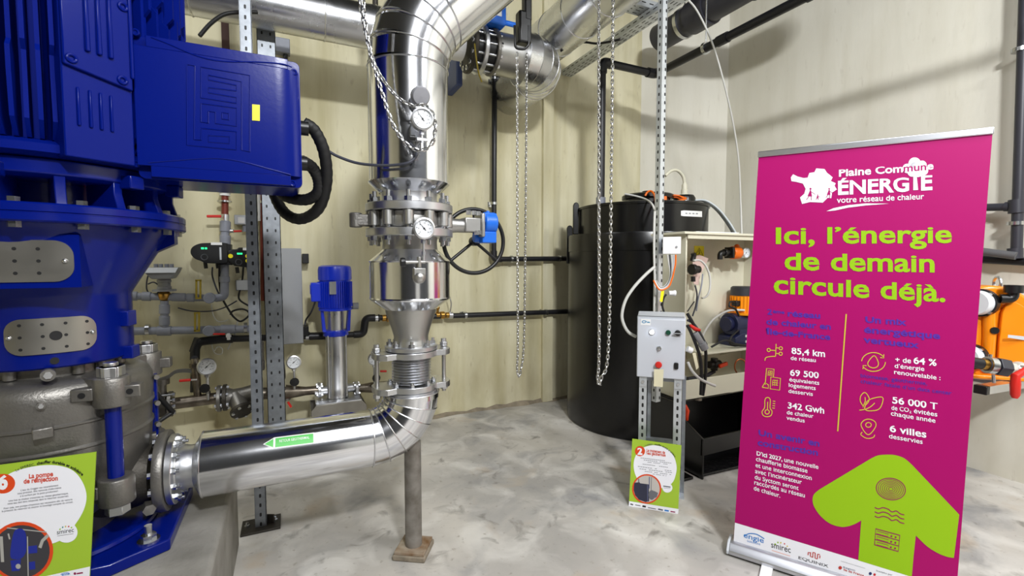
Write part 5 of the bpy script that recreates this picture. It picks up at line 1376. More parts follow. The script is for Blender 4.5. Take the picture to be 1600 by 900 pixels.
# ------------------------------------------------------------------ control panel on its stand
pA_ = at(995, 541, 3.0); pB_ = at(1071, 546, 2.91)
fp = pB_ - pA_; fp.z = 0; wP = fp.length; fp.normalize(); bp_ = Z.cross(fp)     # bp_ points away from the viewer
if bp_.y < 0: bp_ = -bp_
cP = (pA_ + pB_) / 2; ztop = (at(996, 492, 3.0).z + at(1073, 497, 2.91).z) / 2; zbot = (at(993, 589, 3.0).z + at(1068, 595, 2.91).z) / 2
hP = ztop - zbot; cP = V((cP.x, cP.y, (ztop + zbot) / 2))
PAN = thing('control_panel', 'light grey control box on a slotted steel stand with white lamp and red button', 'control panel', V((cP.x, cP.y, 0)) + bp_ * .1)
MB().box(cP + bp_ * .10, (wP, .17, hP), (fp, bp_, Z)).prism([cP - fp * (wP / 2) + bp_ * .005 + Z * hP / 2, cP - fp * (wP / 2) + bp_ * .19 + Z * (hP / 2), cP - fp * (wP / 2) + bp_ * .19 + Z * (hP / 2 + .012)], fp * wP).build('box', M_LGREY, PAN, bevel=.006)
dr = MB().box(cP + bp_ * .008 - Z * .006, (wP - .004, .018, hP - .02), (fp, bp_, Z)).build('door', mat('panel_grey', (198, 202, 210), .38), PAN, bevel=.005)
PS = Sheet(cP - bp_ * .001, bp_)
def pp(px, py, l=0.0): return PS.pt(px, py, l)
def knob(px, py, prof, m, nm, par=dr, label=None):
    o = MB().lathe(prof, pp(px, py), -bp_, 28).build(nm, m, par)
    if label: o['label'] = label
    return o
knob(1018.5, 519, [(0, 0), (.018, 0), (.018, .006), (.015, .008), (0, .008)], M_STEEL, 'lamp_ring')
knob(1018.5, 519, [(0, .006), (.0145, .006), (.013, .016), (.006, .021), (0, .021)], mat('lit_lamp', (225, 235, 255), .3, emit=6.0), 'indicator_lamp', label='lit white indicator lamp')
knob(1044, 519.5, [(0, 0), (.016, 0), (.016, .012), (.012, .017), (0, .018)], mat('green_lamp', (10, 70, 50), .3), 'green_lamp', label='unlit dark green indicator lamp')
k_ = knob(1059, 520, [(0, 0), (.018, 0), (.018, .014), (.013, .018), (0, .018)], M_BLACK, 'selector_switch')
MB().box(pp(1059, 520.5, .022), (.052, .014, .007), (fp, bp_, Z)).build('switch_lever', M_MGREY, k_, bevel=.002)
k_ = knob(1030, 544, [(0, 0), (.015, 0), (.015, .01), (.012, .013), (.008, .013), (0, .014)], M_ZINC, 'key_lock')
MB().box(pp(1030, 544, .016), (.005, .02, .016), (fp, bp_, Z)).build('key', M_STEEL, k_)
knob(1029, 569, [(0, 0), (.014, 0), (.014, .016), (.021, .018), (.021, .028), (.016, .034), (0, .035)], M_RED, 'stop_button', label='red mushroom stop button')
o = MB().prism([pp(1056.5, 571.5) + fp * x + Z * y for x, y in rrect(.026, .042, .008)], -bp_ * .012).build('door_latch', M_BLACK, dr, bevel=.002)
MB().prism([pp(px, py, 0.0) for px, py in ((1001.5, 498), (1017, 499), (1016.5, 508.5), (1001, 507.5))], -bp_ * .0012).build('maker_plate', M_WHITE, dr)
m = MB(); PS.stroke(m, spl2([(1003, 502.5), (1006, 501.0), (1010, 502.5), (1006, 504.5), (1003, 503)], 4), 1.1, lift=.0022); PS.stroke(m, [(1011, 503.3), (1015.5, 503.6)], 1.5, lift=.0022)
m.build('lettering', mat('plate_blue', (30, 130, 175), .5), dr, smooth=0)
MB().prism([pp(1022, 575, .03), pp(1037, 575.5, .03), pp(1035.5, 604, .016), pp(1021.5, 602.5, .016)], -bp_ * .0015).build('paper_tag', mat('paper_cream', (228, 222, 190), .6), dr, label='cream paper tag hanging from the stop button')
# stand legs: slotted strut with base
lg_m = []
for px, nm in ((1004, 'leg'), (1058.5, 'leg')):
    q = onpl(px, 640, cP + bp_ * .03, bp_); q.z = 0
    leg = MB()
    h0, h1 = .0, zbot + .01
    leg.box(q + Z * (h0 + h1) / 2, (.048, .003, h1 - h0), (fp, bp_, Z))
    for s_ in (-1, 1): leg.box(q + fp * s_ * .0225 + bp_ * .02 + Z * (h0 + h1) / 2, (.003, .04, h1 - h0), (fp, bp_, Z))
    leg.box(q - bp_ * .006 + Z * (h1 - .035), (.046, .012, .075), (fp, bp_, Z))
    leg.box(q + bp_ * .02 + Z * .004, (.10, .12, .008), (fp, bp_, Z))
    sl = leg; sl.cur = 1
    for i in range(9):
        z = h1 - .10 - i * .05
        if z > .05: sl.prism([q - bp_ * .0018 + fp * x + Z * (z + y) for x, y in rrect(.013, .027, .006, 4)], -bp_ * .0008)
    L1 = leg.build('leg', [M_GALV_LIT, M_INK], PAN, smooth=0)
    MB().bolt(q - bp_ * .012 + Z * (h1 - .04), -bp_, .011, .01).build('leg_bolt', M_ZINC, L1)
    MB().box(q + fp * .040 + bp_ * .05 + Z * (h1 / 2), (.022, .03, h1), (fp, bp_, Z)).build('leg_flange', M_GALV_SHADE, L1)
    lg_m.append(q)
MB().bar(lg_m[0] + Z * (zbot - .012) + bp_ * .02, lg_m[1] + Z * (zbot - .012) + bp_ * .02, .035, .022).build('cross_rail', M_GALV_SHADE, PAN)
zc2 = at(1030, 693, 2.95).z
MB().bar(lg_m[0] + Z * zc2 + bp_ * .02, lg_m[1] + Z * zc2 + bp_ * .02, .035, .025).build('cross_rail', M_GALV_SHADE, PAN)

# ------------------------------------------------------------------ dosing cabinet, its shelf and pumps
KA = V((1.275, 3.42, 0.0))                       # front left foot point of the cabinet (in plan)
KN = (U * .97 + W * -.0).normalized()
def cb(u, w, z): return V((KA.x, KA.y, 0)) + U * u + W * w + Z * z
def cbp(px, py, w=0.0): # point on a plane w behind the cabinet front
    return onpl(px, py, KA + W * w, W)
cz0, cz1 = cbp(1072, 627).z, cbp(1080, 366).z
u0 = 0.0; cw, cd = 1.0, .30
CAB = thing('dosing_cabinet', 'open fronted cream plastic cabinet holding the dosing pump beside the tank', 'cabinet', cb(.5, .15, cz0))
M = MB(); th = .014
M.box(cb(th / 2, cd / 2, (cz0 + cz1) / 2), (th, cd, cz1 - cz0), (U, W, Z))
M.box(cb(cw - th / 2, cd / 2, (cz0 + cz1) / 2), (th, cd, cz1 - cz0), (U, W, Z))
M.box(cb(cw / 2, cd - th / 2, (cz0 + cz1) / 2), (cw, th, cz1 - cz0), (U, W, Z))
M.box(cb(cw / 2, cd / 2, cz0 + th / 2), (cw, cd, th), (U, W, Z))
M.build('carcass', M_CREAM, CAB, bevel=.003)
MB().box(cb(cw / 2 - .02, cd / 2 - .01, cz1 + .008), (cw + .06, cd + .05, .018), (U, W, Z)).box(cb(cw / 2 - .0, -.012, cz1 - .014), (cw + .0, .014, .04), (U, W, Z)).build('top_panel', M_CREAM, CAB, bevel=.003)
zl0 = cbp(1076, 600).z
MB().box(cb(cw / 2, .007, (cz0 + .155 + cz0) / 2), (cw, .014, .155), (U, W, Z)).build('front_lip', M_CREAM, CAB, bevel=.003)
zsh = cbp(1120, 552).z + .0
zsh = cb(0, 0, 0).z + cz0 + .345
SHF = MB().box(cb(cw / 2 + .09, cd / 2 - .02, zsh), (cw - .18, cd - .02, .016), (U, W, Z))
for uu in (.33, .72): SHF.prism([cb(uu, .03, zsh - .008), cb(uu, cd - th, zsh - .008), cb(uu, cd - th, zsh - .11)], U * .012)
SHF.build('shelf', M_CREAM, CAB, bevel=.002)
MB().cyl(cb(.30, .13, cz0 - .06), cb(.30, .13, cz0), .028, n=20).build('drain_spout', M_CREAM, CAB)
tag(MB().prism([cb(x, y, cz1 + .019) for x, y in ((.12, .02), (.55, -.005), (.58, .16), (.16, .2))], Z * .006).build('papers', M_WHITE), 'white papers lying on top of the dosing cabinet', 'papers')
# warning triangle plate on the back panel
def kb(px, py): return cbp(px, py, cd - th - .003)
WS = tag(MB().prism([kb(px, py) for px, py in ((1085, 384), (1100, 384.5), (1100, 402.5), (1085, 402))], W * .003).build('warning_sign', M_YELLOW), 'yellow warning triangle plate on the cabinet back', 'sign')
m = MB(); ws = Sheet(kb(1090, 395) - W * .001, W)
ws.stroke(m, [(1092.5, 387.5), (1098, 398.5), (1087, 398.2)], 1.0, True); ws.stroke(m, [(1093, 390.5), (1091.8, 394), (1093.4, 393.8), (1092, 397.4)], .9)
m.build('pictogram', M_INK, WS, smooth=0)
# orange pressure keeping valve with gauge
OV = thing('pressure_valve', 'orange diaphragm valve with white gauge under the cabinet top', 'valve', kb(1147, 402))
c = cbp(1147, 395, .12)
MB().lathe([(0, -.045), (.045, -.045), (.052, -.035), (.052, .035), (.045, .045), (0, .045)], c + U * .01, U, 28).sphere(c + U * .03 + Z * .05, .022, 8).build('valve_bonnet', M_ORANGEP, OV)
MB().box(c - U * .052, (.02, .085, .09), (U, W, Z)).tube(elbowed([c - U * .06, c - U * .16, c - U * .16 - Z * .055], .03), .021, 12).cyl(c - U * .12, c - U * .09, .03, n=16).build('valve_body', M_BLACK, OV, bevel=.003)
gauge('g', c + U * .10 - W * .03, -W, .042, 'small white dial gauge on the orange valve in the cabinet', stem=0.0)
# dosing pump
DP = thing('dosing_pump', 'dosing pump with amber motor and dark blue body on the cabinet shelf', 'pump', cb(.36, .15, zsh + .008))
zb0 = zsh + .008
du = (cbp(1157, 545, .15) - cb(0, .15, 0)).dot(U)
def d_(x, w, z): return cb(du + x * 1.15, .15 + w, zb0 + z * 1.22)
MB().prism([d_(x, -.085, z) for x, z in ((-.15, 0), (.14, 0), (.14, .075), (.10, .085), (-.08, .085), (-.15, .06))], W * .17).build('pump_base', M_NAVY, DP, bevel=.006)
bd_ = MB().cyl(d_(-.13, 0, .145), d_(.10, 0, .145), .09, n=36); bd_.cyl(d_(-.165, 0, .145), d_(-.13, 0, .145), .06, n=28); bd_.box(d_(.0, 0, .10), (.23, .16, .10), (U, W, Z))
bd_.build('gear_housing', M_NAVY, DP, bevel=.004)
MB().cyl(d_(.10, 0, .145), d_(.165, 0, .145), .12, n=36).build('pump_head', M_AMBER, DP, bevel=.006)
mm = MB().cyl(d_(.01, 0, .21), d_(.01, 0, .34), .09, n=32)
for k in range(24):
    a = 2 * math.pi * k / 24; dd = U * math.cos(a) + W * math.sin(a); s_ = Z.cross(dd) * .002
    mm.prism([d_(.01, 0, 0) + dd * r + Z * z - s_ for r, z in ((.085, .275), (.10, .275), (.10, .405), (.085, .405))], s_ * 2)
mm.cyl(d_(.01, 0, .205), d_(.01, 0, .22), .115, n=32)
mm.build('motor', M_AMBER, DP, smooth=30)
MB().lathe([(0, .485), (.082, .485), (.096, .473), (.096, .41), (0, .41)][::-1], d_(.01, 0, 0), Z, 36).build('fan_cover', mat('charcoal', (44, 45, 50), .5), DP)
MB().box(d_(-.085, -.02, .285), (.05, .05, .045), (U, W, Z)).build('terminal_box', M_BLACK, DP, bevel=.006)
for x, z, w in ((-.03, .066, .045), (-.02, .028, .06)): MB().box(d_(x, -.0862, z), (w, .002, .02), (U, W, Z)).build('rating_label', M_WHITE, DP)
tag(cable('pump_cable', [d_(-.11, -.03, .29), d_(-.16, -.04, .30), d_(-.18, -.05, .27), d_(-.13, -.06, .25), d_(-.09, -.06, .20)], .008, M_RUBBER), 'short black cable looping at the amber motor', 'cable')
tag(cable('pump_cable', [d_(-.13, -.09, .11), d_(-.21, -.10, .07), d_(-.22, -.11, .025), d_(-.12, -.12, .012), d_(-.02, -.115, .01), d_(-.06, -.13, .01), d_(-.2, -.14, .03), d_(-.3, -.13, .06), d_(-.4, -.10, .02)], .008, M_RUBBER), 'black cable lying along the shelf in front of the dosing pump', 'cable')
tag(cable('white_hose', [d_(-.05, -.07, .24), d_(-.18, -.04, .24), d_(-.30, -.02, .19), d_(-.38, -.02, .12), d_(-.42, -.02, .06)], .009, M_CABLE), 'white hose curving away from the amber dosing pump', 'hose')
def kw(pts, w): return [cbp(a, b, w) for a, b in pts]
# stuff hanging on the left inside the cabinet
tag(MB().prism(kw([(1082, 401), (1093, 398), (1107, 404), (1101, 417), (1095, 428), (1091, 446), (1084, 443), (1083, 420)], .20), W * .004).build('pink_sheet', mat('pink_paper', (214, 186, 176), .6)), 'crumpled pinkish sheet hanging inside the cabinet', 'sheet')
hd_ = thing('hose_fitting', 'black screw fitting on the inner side wall of the cabinet by the warning triangle', 'fitting', cbp(1087, 424, .15))
MB().cyl(cbp(1082, 421, .15), cbp(1092, 421, .15), .03, n=20).cyl(cbp(1080, 421, .15), cbp(1085, 421, .15), .042, n=20).build('screw_cap', M_BLACK, hd_, bevel=.003)
MB().tube(kw([(1083, 396), (1084, 400), (1082, 408)], .15), .02, 10).build('hose_tail', M_BLACK, hd_); MB().tube(kw([(1083, 432), (1083, 440)], .15), .018, 10).build('hose_tail', M_BLACK, hd_)
tag(cable('white_hose', kw([(1084, 407), (1094, 407), (1103, 416), (1109, 432), (1109, 452), (1104, 463), (1097, 466)], .12), .008, M_CABLE), 'white hose hanging in a bow inside the cabinet', 'hose')
tag(cable('grey_hose', kw([(1086, 446), (1089, 460), (1087, 478), (1082, 494)], .16), .006, M_GCABLE), 'thin grey hose hanging straight down below the black screw fitting', 'hose')
tag(cable('grey_hose', kw([(1098, 428), (1096, 446), (1091, 466), (1088, 486)], .16), .006, M_PVC), 'thin pale hose hanging under the pinkish sheet', 'hose')
# lower compartment: ball valve, copper coil, hoses
LVv = thing('drain_valve', 'black ball valve with red lever in the lower part of the cabinet', 'valve', cbp(1117, 580, .18))
c = cbp(1116, 569, .18)
MB().cyl(c - U * .06, c + U * .06, .03, n=20).cyl(c - Z * .05, c + Z * .05, .028, n=16).sphere(c, .042, 10).build('valve_body', M_BLACK, LVv)
MB().bar(c - W * .05 + U * .0 - Z * .01, c - W * .05 + U * .09 + Z * .008, .02, .03).build('valve_handle', mat('red_orange', (225, 66, 24), .4), LVv, bevel=.004)
MB().tube(kw([(1074, 592), (1090, 590), (1106, 586), (1116, 580)], .2), .016, 12).build('drain_pipe', M_DPIPE, LVv)
tag(MB().tube(spl([cbp(1157 + 9 * math.cos(a * .5), 573 + 12 * math.sin(a * .5), .14 - .006 * a) for a in range(26)], 3), .006, 8).build('copper_coil', mat('copper_wire', (176, 100, 60), .35, .9), smooth=60), 'coil of copper tubing under the cabinet shelf', 'coil')
# bundle of plugs and cables at the right of the control panel
def cp(pts, y): return [at(a, b, y) for a, b in pts]
for pts, y, r, m_, lab in (([(1074, 490), (1080, 500), (1088, 515), (1096, 528), (1102, 545), (1103, 565), (1102, 590), (1098, 618)], 3.05, .011, M_RUBBER, 'thick black cable hanging beside the control panel down to the cabinet lip'),
                           ([(1074, 508), (1080, 520), (1088, 540), (1094, 560), (1096, 585), (1095, 617)], 3.04, .011, M_RUBBER, 'shorter black cable hanging along the control panel edge'),
                           ([(1074, 500), (1084, 506), (1094, 520), (1100, 532), (1104, 540), (1098, 548)], 3.06, .008, M_GCABLE, 'grey cable curling beside the control panel'),
                           ([(1075, 566), (1082, 580), (1094, 592), (1110, 600), (1118, 603)], 3.03, .009, M_CABLE, 'white hose sloping from the control panel to the cabinet lip'),
                           ([(1074, 487), (1080, 478), (1085, 471)], 3.1, .004, M_RUBBER, 'thin black wire sticking up beside the control panel')):
    tag(cable('cable', cp(pts, y), r, m_), lab, 'cable')
PLG = thing('cable_plugs', 'grey plug with red cap hanging beside the control panel', 'plug', at(1094, 545, 3.05))
MB().cyl(at(1086, 520, 3.04), at(1099, 541, 3.04), .02, n=20).cyl(at(1096, 536, 3.04), at(1102, 546, 3.04), .026, n=20).build('plug_body', M_MGREY, PLG, bevel=.003)
MB().tube([at(1078, 508, 3.04), at(1086, 514, 3.04), at(1094, 516, 3.04)], [.009, .014, .009], 14).build('red_cap', M_RED, PLG, label='red plug cap')
MB().cyl(at(1074, 545, 3.04), at(1081, 548, 3.04), .02, n=16).build('white_gland', M_WHITE, PLG)
tag(MB().prism(cp([(1082, 552), (1087, 551), (1092, 574), (1088, 578)], 3.0), Y * .002).build('paper_tag', mat('paper_cream', (228, 222, 190), .6)), 'cream paper tag among the cables beside the control panel', 'tag')

# ------------------------------------------------------------------ black support trough under the cabinet
B0 = onz(1097, 750, 0)
def bd2(u, w, z): return B0 + U * u + W * w + Z * z
BS = thing('support_frame', 'black plastic support trough with sloping side under the dosing cabinet', 'support frame', B0 + U * .5 + W * .3)
hs = onpl(1098, 687, B0, W).z
hz = cz0
depth = .54
wK = (cb(0, 0, 0) - B0).dot(W)                    # cabinet front behind trough front
side = [(0, 0), (0, hs), (wK + .02, hz - .06), (wK + .02, hz), (depth, hz), (depth, 0)]
for i, uu in enumerate((0.0, 1.0)):
    MB().prism([bd2(uu, w, z) for w, z in side], U * .016).build('side_panel', M_TANK, BS, bevel=.003)
MB().box(bd2(.5, .012, hs - .06), (1.0, .016, .12), (U, W, Z)).build('front_board', M_TANK, BS, bevel=.003)
MB().box(bd2(.5, depth - .01, hz / 2), (1.0, .016, hz), (U, W, Z)).build('back_board', M_TANK, BS)
MB().box(bd2(.5, .28, .006), (1.0, .5, .012), (U, W, Z)).build('floor_board', M_TANK, BS)
MB().box(bd2(-.10, .17, .012), (.10, .28, .02), (U, W, Z)).build('foot_rail', M_TANK, BS, bevel=.004)
tag(MB().prism([bd2(x, y, .013) for x, y in ((.03, .02), (.5, .0), (.8, .05), (.9, .3), (.3, .35), (.05, .28))], Z * .012).build('plastic_sheet', mat('wet_plastic', (24, 24, 26), .15, bump=.8, bscale=25), bevel=.003), 'crumpled shiny black plastic sheet under the trough', 'sheet')
tag(MB().tube([bd2(.06, wK - .02, hz - .02), bd2(.075, wK - .03, hz - .06), bd2(.065, wK - .03, hz - .105), bd2(.07, wK - .03, hz - .13)], [.014, .018, .018, .014], 10).build('red_lever', mat('red_orange', (225, 66, 24), .4)), 'orange red valve lever hanging below the cabinet floor', 'lever')

# ------------------------------------------------------------------ orange pump and pipes on the right wall
OY = 2.62
def op(px, py, d=0.0): return at(px, py, OY + d)
OP = thing('hose_pump', 'orange pump with white round ports half hidden by the banner', 'pump', op(1570, 605, .25))
KX = (X * .93 - Y * .37).normalized(); KY = Z.cross(KX)
if KY.y < 0: KY = -KY
oc0 = op(1564, 525, .10)
sc_ = OY / F
def o_(x, y, d=0.0): return oc0 + KX * (x * sc_) - Z * (y * sc_) + KY * d
bdy = MB()
prof_ = spl2([(-62, -10), (-58, -50), (-40, -74), (-14, -82), (14, -76), (36, -58), (50, -30), (56, 0), (58, 40), (54, 68), (-62, 68)], 5, True)
bdy.prism([o_(x, y) for x, y in prof_], KY * .26)
o1 = bdy.build('pump_body', M_ORANGE, OP, bevel=.02, seg=3)
plp = [(-6, 62), (-6, 10)] + [(-4, -40), (0, -52), (8, -58), (16, -54), (26, -46), (32, -34), (40, -22), (52, -16), (58, -10), (58, 62)]
MB().prism([o_(x, y, -.035) for x, y in plp], KY * .022).build('cover_plate', M_ORANGE, OP, bevel=.004)
MB().box(o_(8, 66, -.02), (.36, .10, .02), (KX, KY, Z)).build('base_flange', M_ORANGE, OP, bevel=.004)
for x, y0, y1 in ((-16, -40, 56),): MB().tube([o_(x, y0 - 16, -.005), o_(x - 2, y0, -.012), o_(x, 0, -.012), o_(x, y1, -.008)], [.028, .03, .03, .03], 16).build('rib', M_ORANGE, OP)
for x, y, r in ((-10, -54, .072), (-17, 36, .066)):
    ax_ = (-KX * .75 - KY * .66).normalized()
    q = o_(x, y, .05)
    MB().lathe([(0, 0), (r, 0), (r, .045), (r * .92, .055), (0, .055)], q + ax_ * .10, ax_, 36).build('white_port', M_DIAL, OP)
    MB().lathe([(0, 0), (r * 1.14, 0), (r * 1.14, .03), (0, .03)], q + ax_ * .075, ax_, 36).build('port_flange', M_BLACK, OP)
    MB().cyl(q - ax_ * .02, q + ax_ * .08, r * .95, n=32).build('port_neck', M_ORANGE, OP)
    s_, u_, _ = basis(ax_)
    for k in range(4):
        a = math.pi / 4 + math.pi / 2 * k; b_ = q + ax_ * .105 + (s_ * math.cos(a) + u_ * math.sin(a)) * r * 1.02; MB().hexnut(b_, ax_, .012, .012).build('port_bolt', M_ZINC, OP)
MB().tube(elbowed([o_(-12, -62, -.06), o_(4, -62, -.06), o_(4, -84, -.06)], .03), .026, 16).cyl(o_(4, -72, -.06), o_(4, -84, -.06), .042, n=20).build('black_elbow', M_BLACK, OP)
MB().torus(o_(-2, -86, .05), KX, .035, .008, 24, 8).build('lifting_eye', M_STEEL, OP)
MB().cyl(o_(-14, -10, -.05), o_(-14, -10, -.01), .02, n=16).build('plug_screw', M_BLACK, OP)
MB().prism([op(px, py, .03) for px, py in ((1575, 523), (1604, 526), (1604, 532), (1574.5, 527.5))], -KY * .0012).build('maker_strip', M_LGREY, OP)
MB().box(o_(44, -30, -.05), (.10, .05, .08), (KX, KY, Z)).build('navy_block', M_NAVY, OP, bevel=.006)
# wall bracket and shelf that carry the pump
q = op(1560, 606, .16)
wall_d = (RWP - q).dot(U)
BK = thing('wall_bracket', 'square steel bracket bar under the orange pump', 'bracket', q)
MB().bar(op(1532, 609, -.10), op(1600, 598, .10), .055, .045).build('bracket_bar', M_STEEL, BK, bevel=.003)
e_ = (op(1532, 609, -.10) - op(1600, 598, .10)).normalized()
MB().bar(op(1532, 609, -.10) + e_ * .006, op(1532, 609, -.10) - e_ * .03, .058, .048).build('end_cap', M_BLACK, BK, bevel=.004)
k = V(oc0); k.z = op(1572, 606).z - .01
MB().bar(k + KY * .13, k + KY * .13 + U * ((RWP - k).dot(U) - KY.dot(U) * .13), .24, .045).build('wall_arm', M_GALV_SHADE, BK)
MB().cyl(op(1553, 598, -.07), op(1552, 585, -.07), .008, n=10).build('clamp_rod', M_ZINC, BK)
# pipe with union and valve in front of it
FP = thing('valve_line', 'black pipe with clamp, union and white valve below the orange pump', 'pipe', op(1560, 585, -.12))
a_ = op(1505, 564, -.1); b_ = op(1625, 583, -.14); ln = (b_ - a_).normalized()
def fpz(px): return a_ + ln * ((px - 1505) / 120 * (b_ - a_).length)
MB().cyl(a_, fpz(1536), .030, n=24).build('black_pipe', M_BPIPE, FP)
MB().cyl(fpz(1533), fpz(1541), .031, n=24).build('brass_ring', M_BRASS, FP)
MB().lathe([(.03, -.016), (.046, -.016), (.046, .016), (.03, .016)], fpz(1547), ln, 24).cyl(fpz(1547) + Z * .04, fpz(1547) + Z * .06, .008, n=8).build('clamp', M_ZINC, FP)
MB().cyl(fpz(1541), fpz(1556), .034, n=24).build('pipe_end', M_DPIPE, FP)
MB().hexnut(fpz(1555), ln, .052, .055).cyl(fpz(1563), fpz(1574), .042, n=24).build('union_nut', M_DPIPE, FP, bevel=.003)
MB().hexnut(fpz(1573), ln, .036, .03).cyl(fpz(1576), fpz(1590), .03, n=20).sphere(fpz(1592), .045, 12).cyl(fpz(1596), fpz(1625), .034, n=20).build('white_valve', mat('nickel_valve', (214, 208, 198), .3, .4), FP)
MB().tube([fpz(1587) - Y * .06 + Z * .02, op(1587, 588, -.2), op(1586.5, 600, -.2), op(1586, 617, -.2), op(1585.5, 622, -.2)], [.014, .02, .022, .02, .012], 14).build('red_handle', M_RED, FP)
MB().cyl(fpz(1587) - Y * .08 + Z * .02, fpz(1587) + Z * .02, .009, n=10).build('handle_nut', M_ZINC, FP)
# vertical and level pipes on the right wall
def rp_(px, py, o=.10): return rw(px, py, o)
VP = thing('wall_pipework', 'dark grey pipework with upright and two level branches above the orange pump', 'pipework', rp_(1588, 400))
MB().tube([rp_(1603, -60), rp_(1588, 400)], .030, 20).build('upright_pipe', M_DPIPE, VP)
MB().cyl(rp_(1588.5, 312), rp_(1588.5, 333), .042, n=20).build('tee', M_DPIPE, VP); MB().cyl(rp_(1586, 388), rp_(1586, 404), .040, n=20).build('tee', M_DPIPE, VP)
MB().cyl(rp_(1588.5, 323), rp_(1500, 325), .026, n=20).cyl(rp_(1577, 323), rp_(1570, 323), .032, n=20).build('level_branch', M_DPIPE, VP)
MB().cyl(rp_(1588, 400, .14), rp_(1490, 387, .14), .026, n=20).build('level_branch', mat('grey_pipe_mid', (96, 96, 98), .45), VP)
for py in (78, 349):
    q = rp_(1594 if py < 100 else 1587, py); MB().lathe([(.03, -.012), (.044, -.012), (.044, .012), (.03, .012)], q, Z, 20).cyl(q, q + U * .1, .006, n=8).build('pipe_clamp', M_ZINC, VP)
tag(MB().cyl(rp_(1480, 402, .06), rp_(1640, 411, .06), .028, n=20).build('black_pipe', M_BPIPE, smooth=60), 'black pipe running level just above the cream ledge', 'pipe')
a_, b_ = rp_(1470, 411, .03), rp_(1640, 412.5, .03)
tag(MB().bar(a_, b_, .06, .016).build('wall_ledge', M_CREAM), 'thin cream ledge strip on the wall above the orange pump', 'ledge')
# ------------------------------------------------------------------ printed boards and the roll-up banner
M_PINK = mat('banner_magenta', (164, 2, 98), .5, spec=.2)
M_LIME = mat('print_lime', (146, 188, 22), .5, spec=.2)
M_PRW = mat('print_white', (236, 236, 242), .45)
M_PRB = mat('print_violet', (80, 36, 156), .45)
M_PRY = mat('print_gold', (206, 186, 60), .45)
M_SGRN = mat('sign_green', (158, 190, 50), .45)
M_SORG = mat('sign_orange', (216, 70, 22), .45)
M_SRED = mat('sign_red_text', (205, 70, 40), .45)
M_PGREY = mat('print_grey', (92, 92, 100), .5)
M_PDARK = mat('print_dark', (40, 40, 46), .5)
M_ENG = mat('print_blue', (36, 120, 196), .45)
M_MAR = mat('print_maroon', (140, 22, 74), .45)
def curve_text(sh, mb, txt, curve, cap, bold=0.0, lift=.0016):
    vs, fs = text_mesh(txt, bold); C_ = [V((a, b)) for a, b in curve]; L = [0]
    for i in range(1, len(C_)): L.append(L[-1] + (C_[i] - C_[i - 1]).length)
    x0, x1 = min(v[0] for v in vs), max(v[0] for v in vs); out = []
    for x, y in vs:
        s = (x - x0) / (x1 - x0) * L[-1]; i = 1
        while i < len(L) - 1 and L[i] < s: i += 1
        t = (s - L[i - 1]) / max(1e-9, L[i] - L[i - 1]); p = C_[i - 1].lerp(C_[i], t); d = (C_[i] - C_[i - 1]).normalized()
        n = V((d.y, -d.x)); q = p + n * (cap * y / .73); out.append(sh.pt(q.x, q.y, lift))
    mb.add(out, fs)

def info_sign(q, sh, label, num, parts, thick):
    """q: the four corners on the sheet plane"""
    t = thing('info_sign', label, 'sign', (q[2] + q[3]) / 2)
    n = -sh.n
    bd = MB().prism([p + n * .0005 for p in q], n * thick).build('board', M_SGRN, t, smooth=0)
    return t, bd

def wline(sh, root, name, m, tx, a, b, cap, bold=0.0, lift=.0012, label=None):
    mb = MB(); sh.line(mb, tx, a, b, cap, bold, lift); o = mb.build(name, m, root, smooth=0)
    if label: o['label'] = label
    return o
# --- sign with the number 2, leaning on the stand of the control panel
z2 = lambda x, y: (970 + x / 6.0, 670 + y / 6.0)
b0, b1 = onz(982.5, 790.5, 0), onz(1059.5, 803, 0); tp = at(988, 685.5, b0.y + .075)
S2 = Sheet(b0, (b1 - b0).cross(tp - b0))
q2 = [S2.pt(*c) for c in ((988, 685.5), (1064.8, 695.8))] + [b1, b0]
t2, bd2_ = info_sign(q2, S2, 'small green info board numbered 2 leaning on the control panel stand', '2', None, .006)
def P2(pts): return [z2(*p) for p in pts]
m = MB(); S2.poly(m, P2(spl2([(330, 155), (430, 185), (495, 255), (523, 350), (515, 430), (487, 500), (430, 540), (330, 560), (200, 520), (140, 440), (120, 340), (140, 250), (200, 185), (260, 160)], 5, True)), .0008)
S2.poly(m, P2(ell(437, 553, 47, 45)), .0009); S2.poly(m, P2([(79, 678), (543, 752), (536, 801), (73, 728)]), .0009)
m.build('white_print', M_PRW, t2, smooth=0)
m = MB(); S2.poly(m, P2(ell(180, 209, 47, 48)), .0012); m.build('number_disc', M_SORG, t2, smooth=0)
m = MB(); S2.poly(m, P2(ell(243, 563, 137, 139)), .0011); m.build('picture_ring', M_SORG, t2, smooth=0)
m = MB(); S2.line(m, '2', z2(156, 238), z2(203, 242), 9.6, .05, .0017); m.build('number', M_PRW, t2, smooth=0, label='white number 2')
m = MB(); S2.line(m, 'Le traitement de', z2(243, 212), z2(415, 234), 4.0, .03, .0016); S2.line(m, "l'eau géothermale", z2(238, 238), z2(420, 260), 4.0, .03, .0016); m.build('title', M_SRED, t2, smooth=0)
m = MB()
for a, b in (((185, 272), (435, 302)), ((215, 292), (478, 322)), ((250, 312), (440, 332)), ((205, 330), (445, 362)), ((160, 352), (480, 396)), ((175, 374), (485, 412)), ((225, 398), (475, 430)), ((300, 424), (440, 442))):
    L_ = 14
    for i in range(L_):
        if random.random() < .85: S2.stroke(m, [z2(a[0] + (b[0] - a[0]) * i / L_, a[1] + (b[1] - a[1]) * i / L_), z2(a[0] + (b[0] - a[0]) * (i + .78) / L_, a[1] + (b[1] - a[1]) * (i + .78) / L_)], .75)
S2.stroke(m, [z2(398, 536), z2(466, 546)], 1.6); S2.stroke(m, [z2(400, 552), z2(465, 560)], .5)
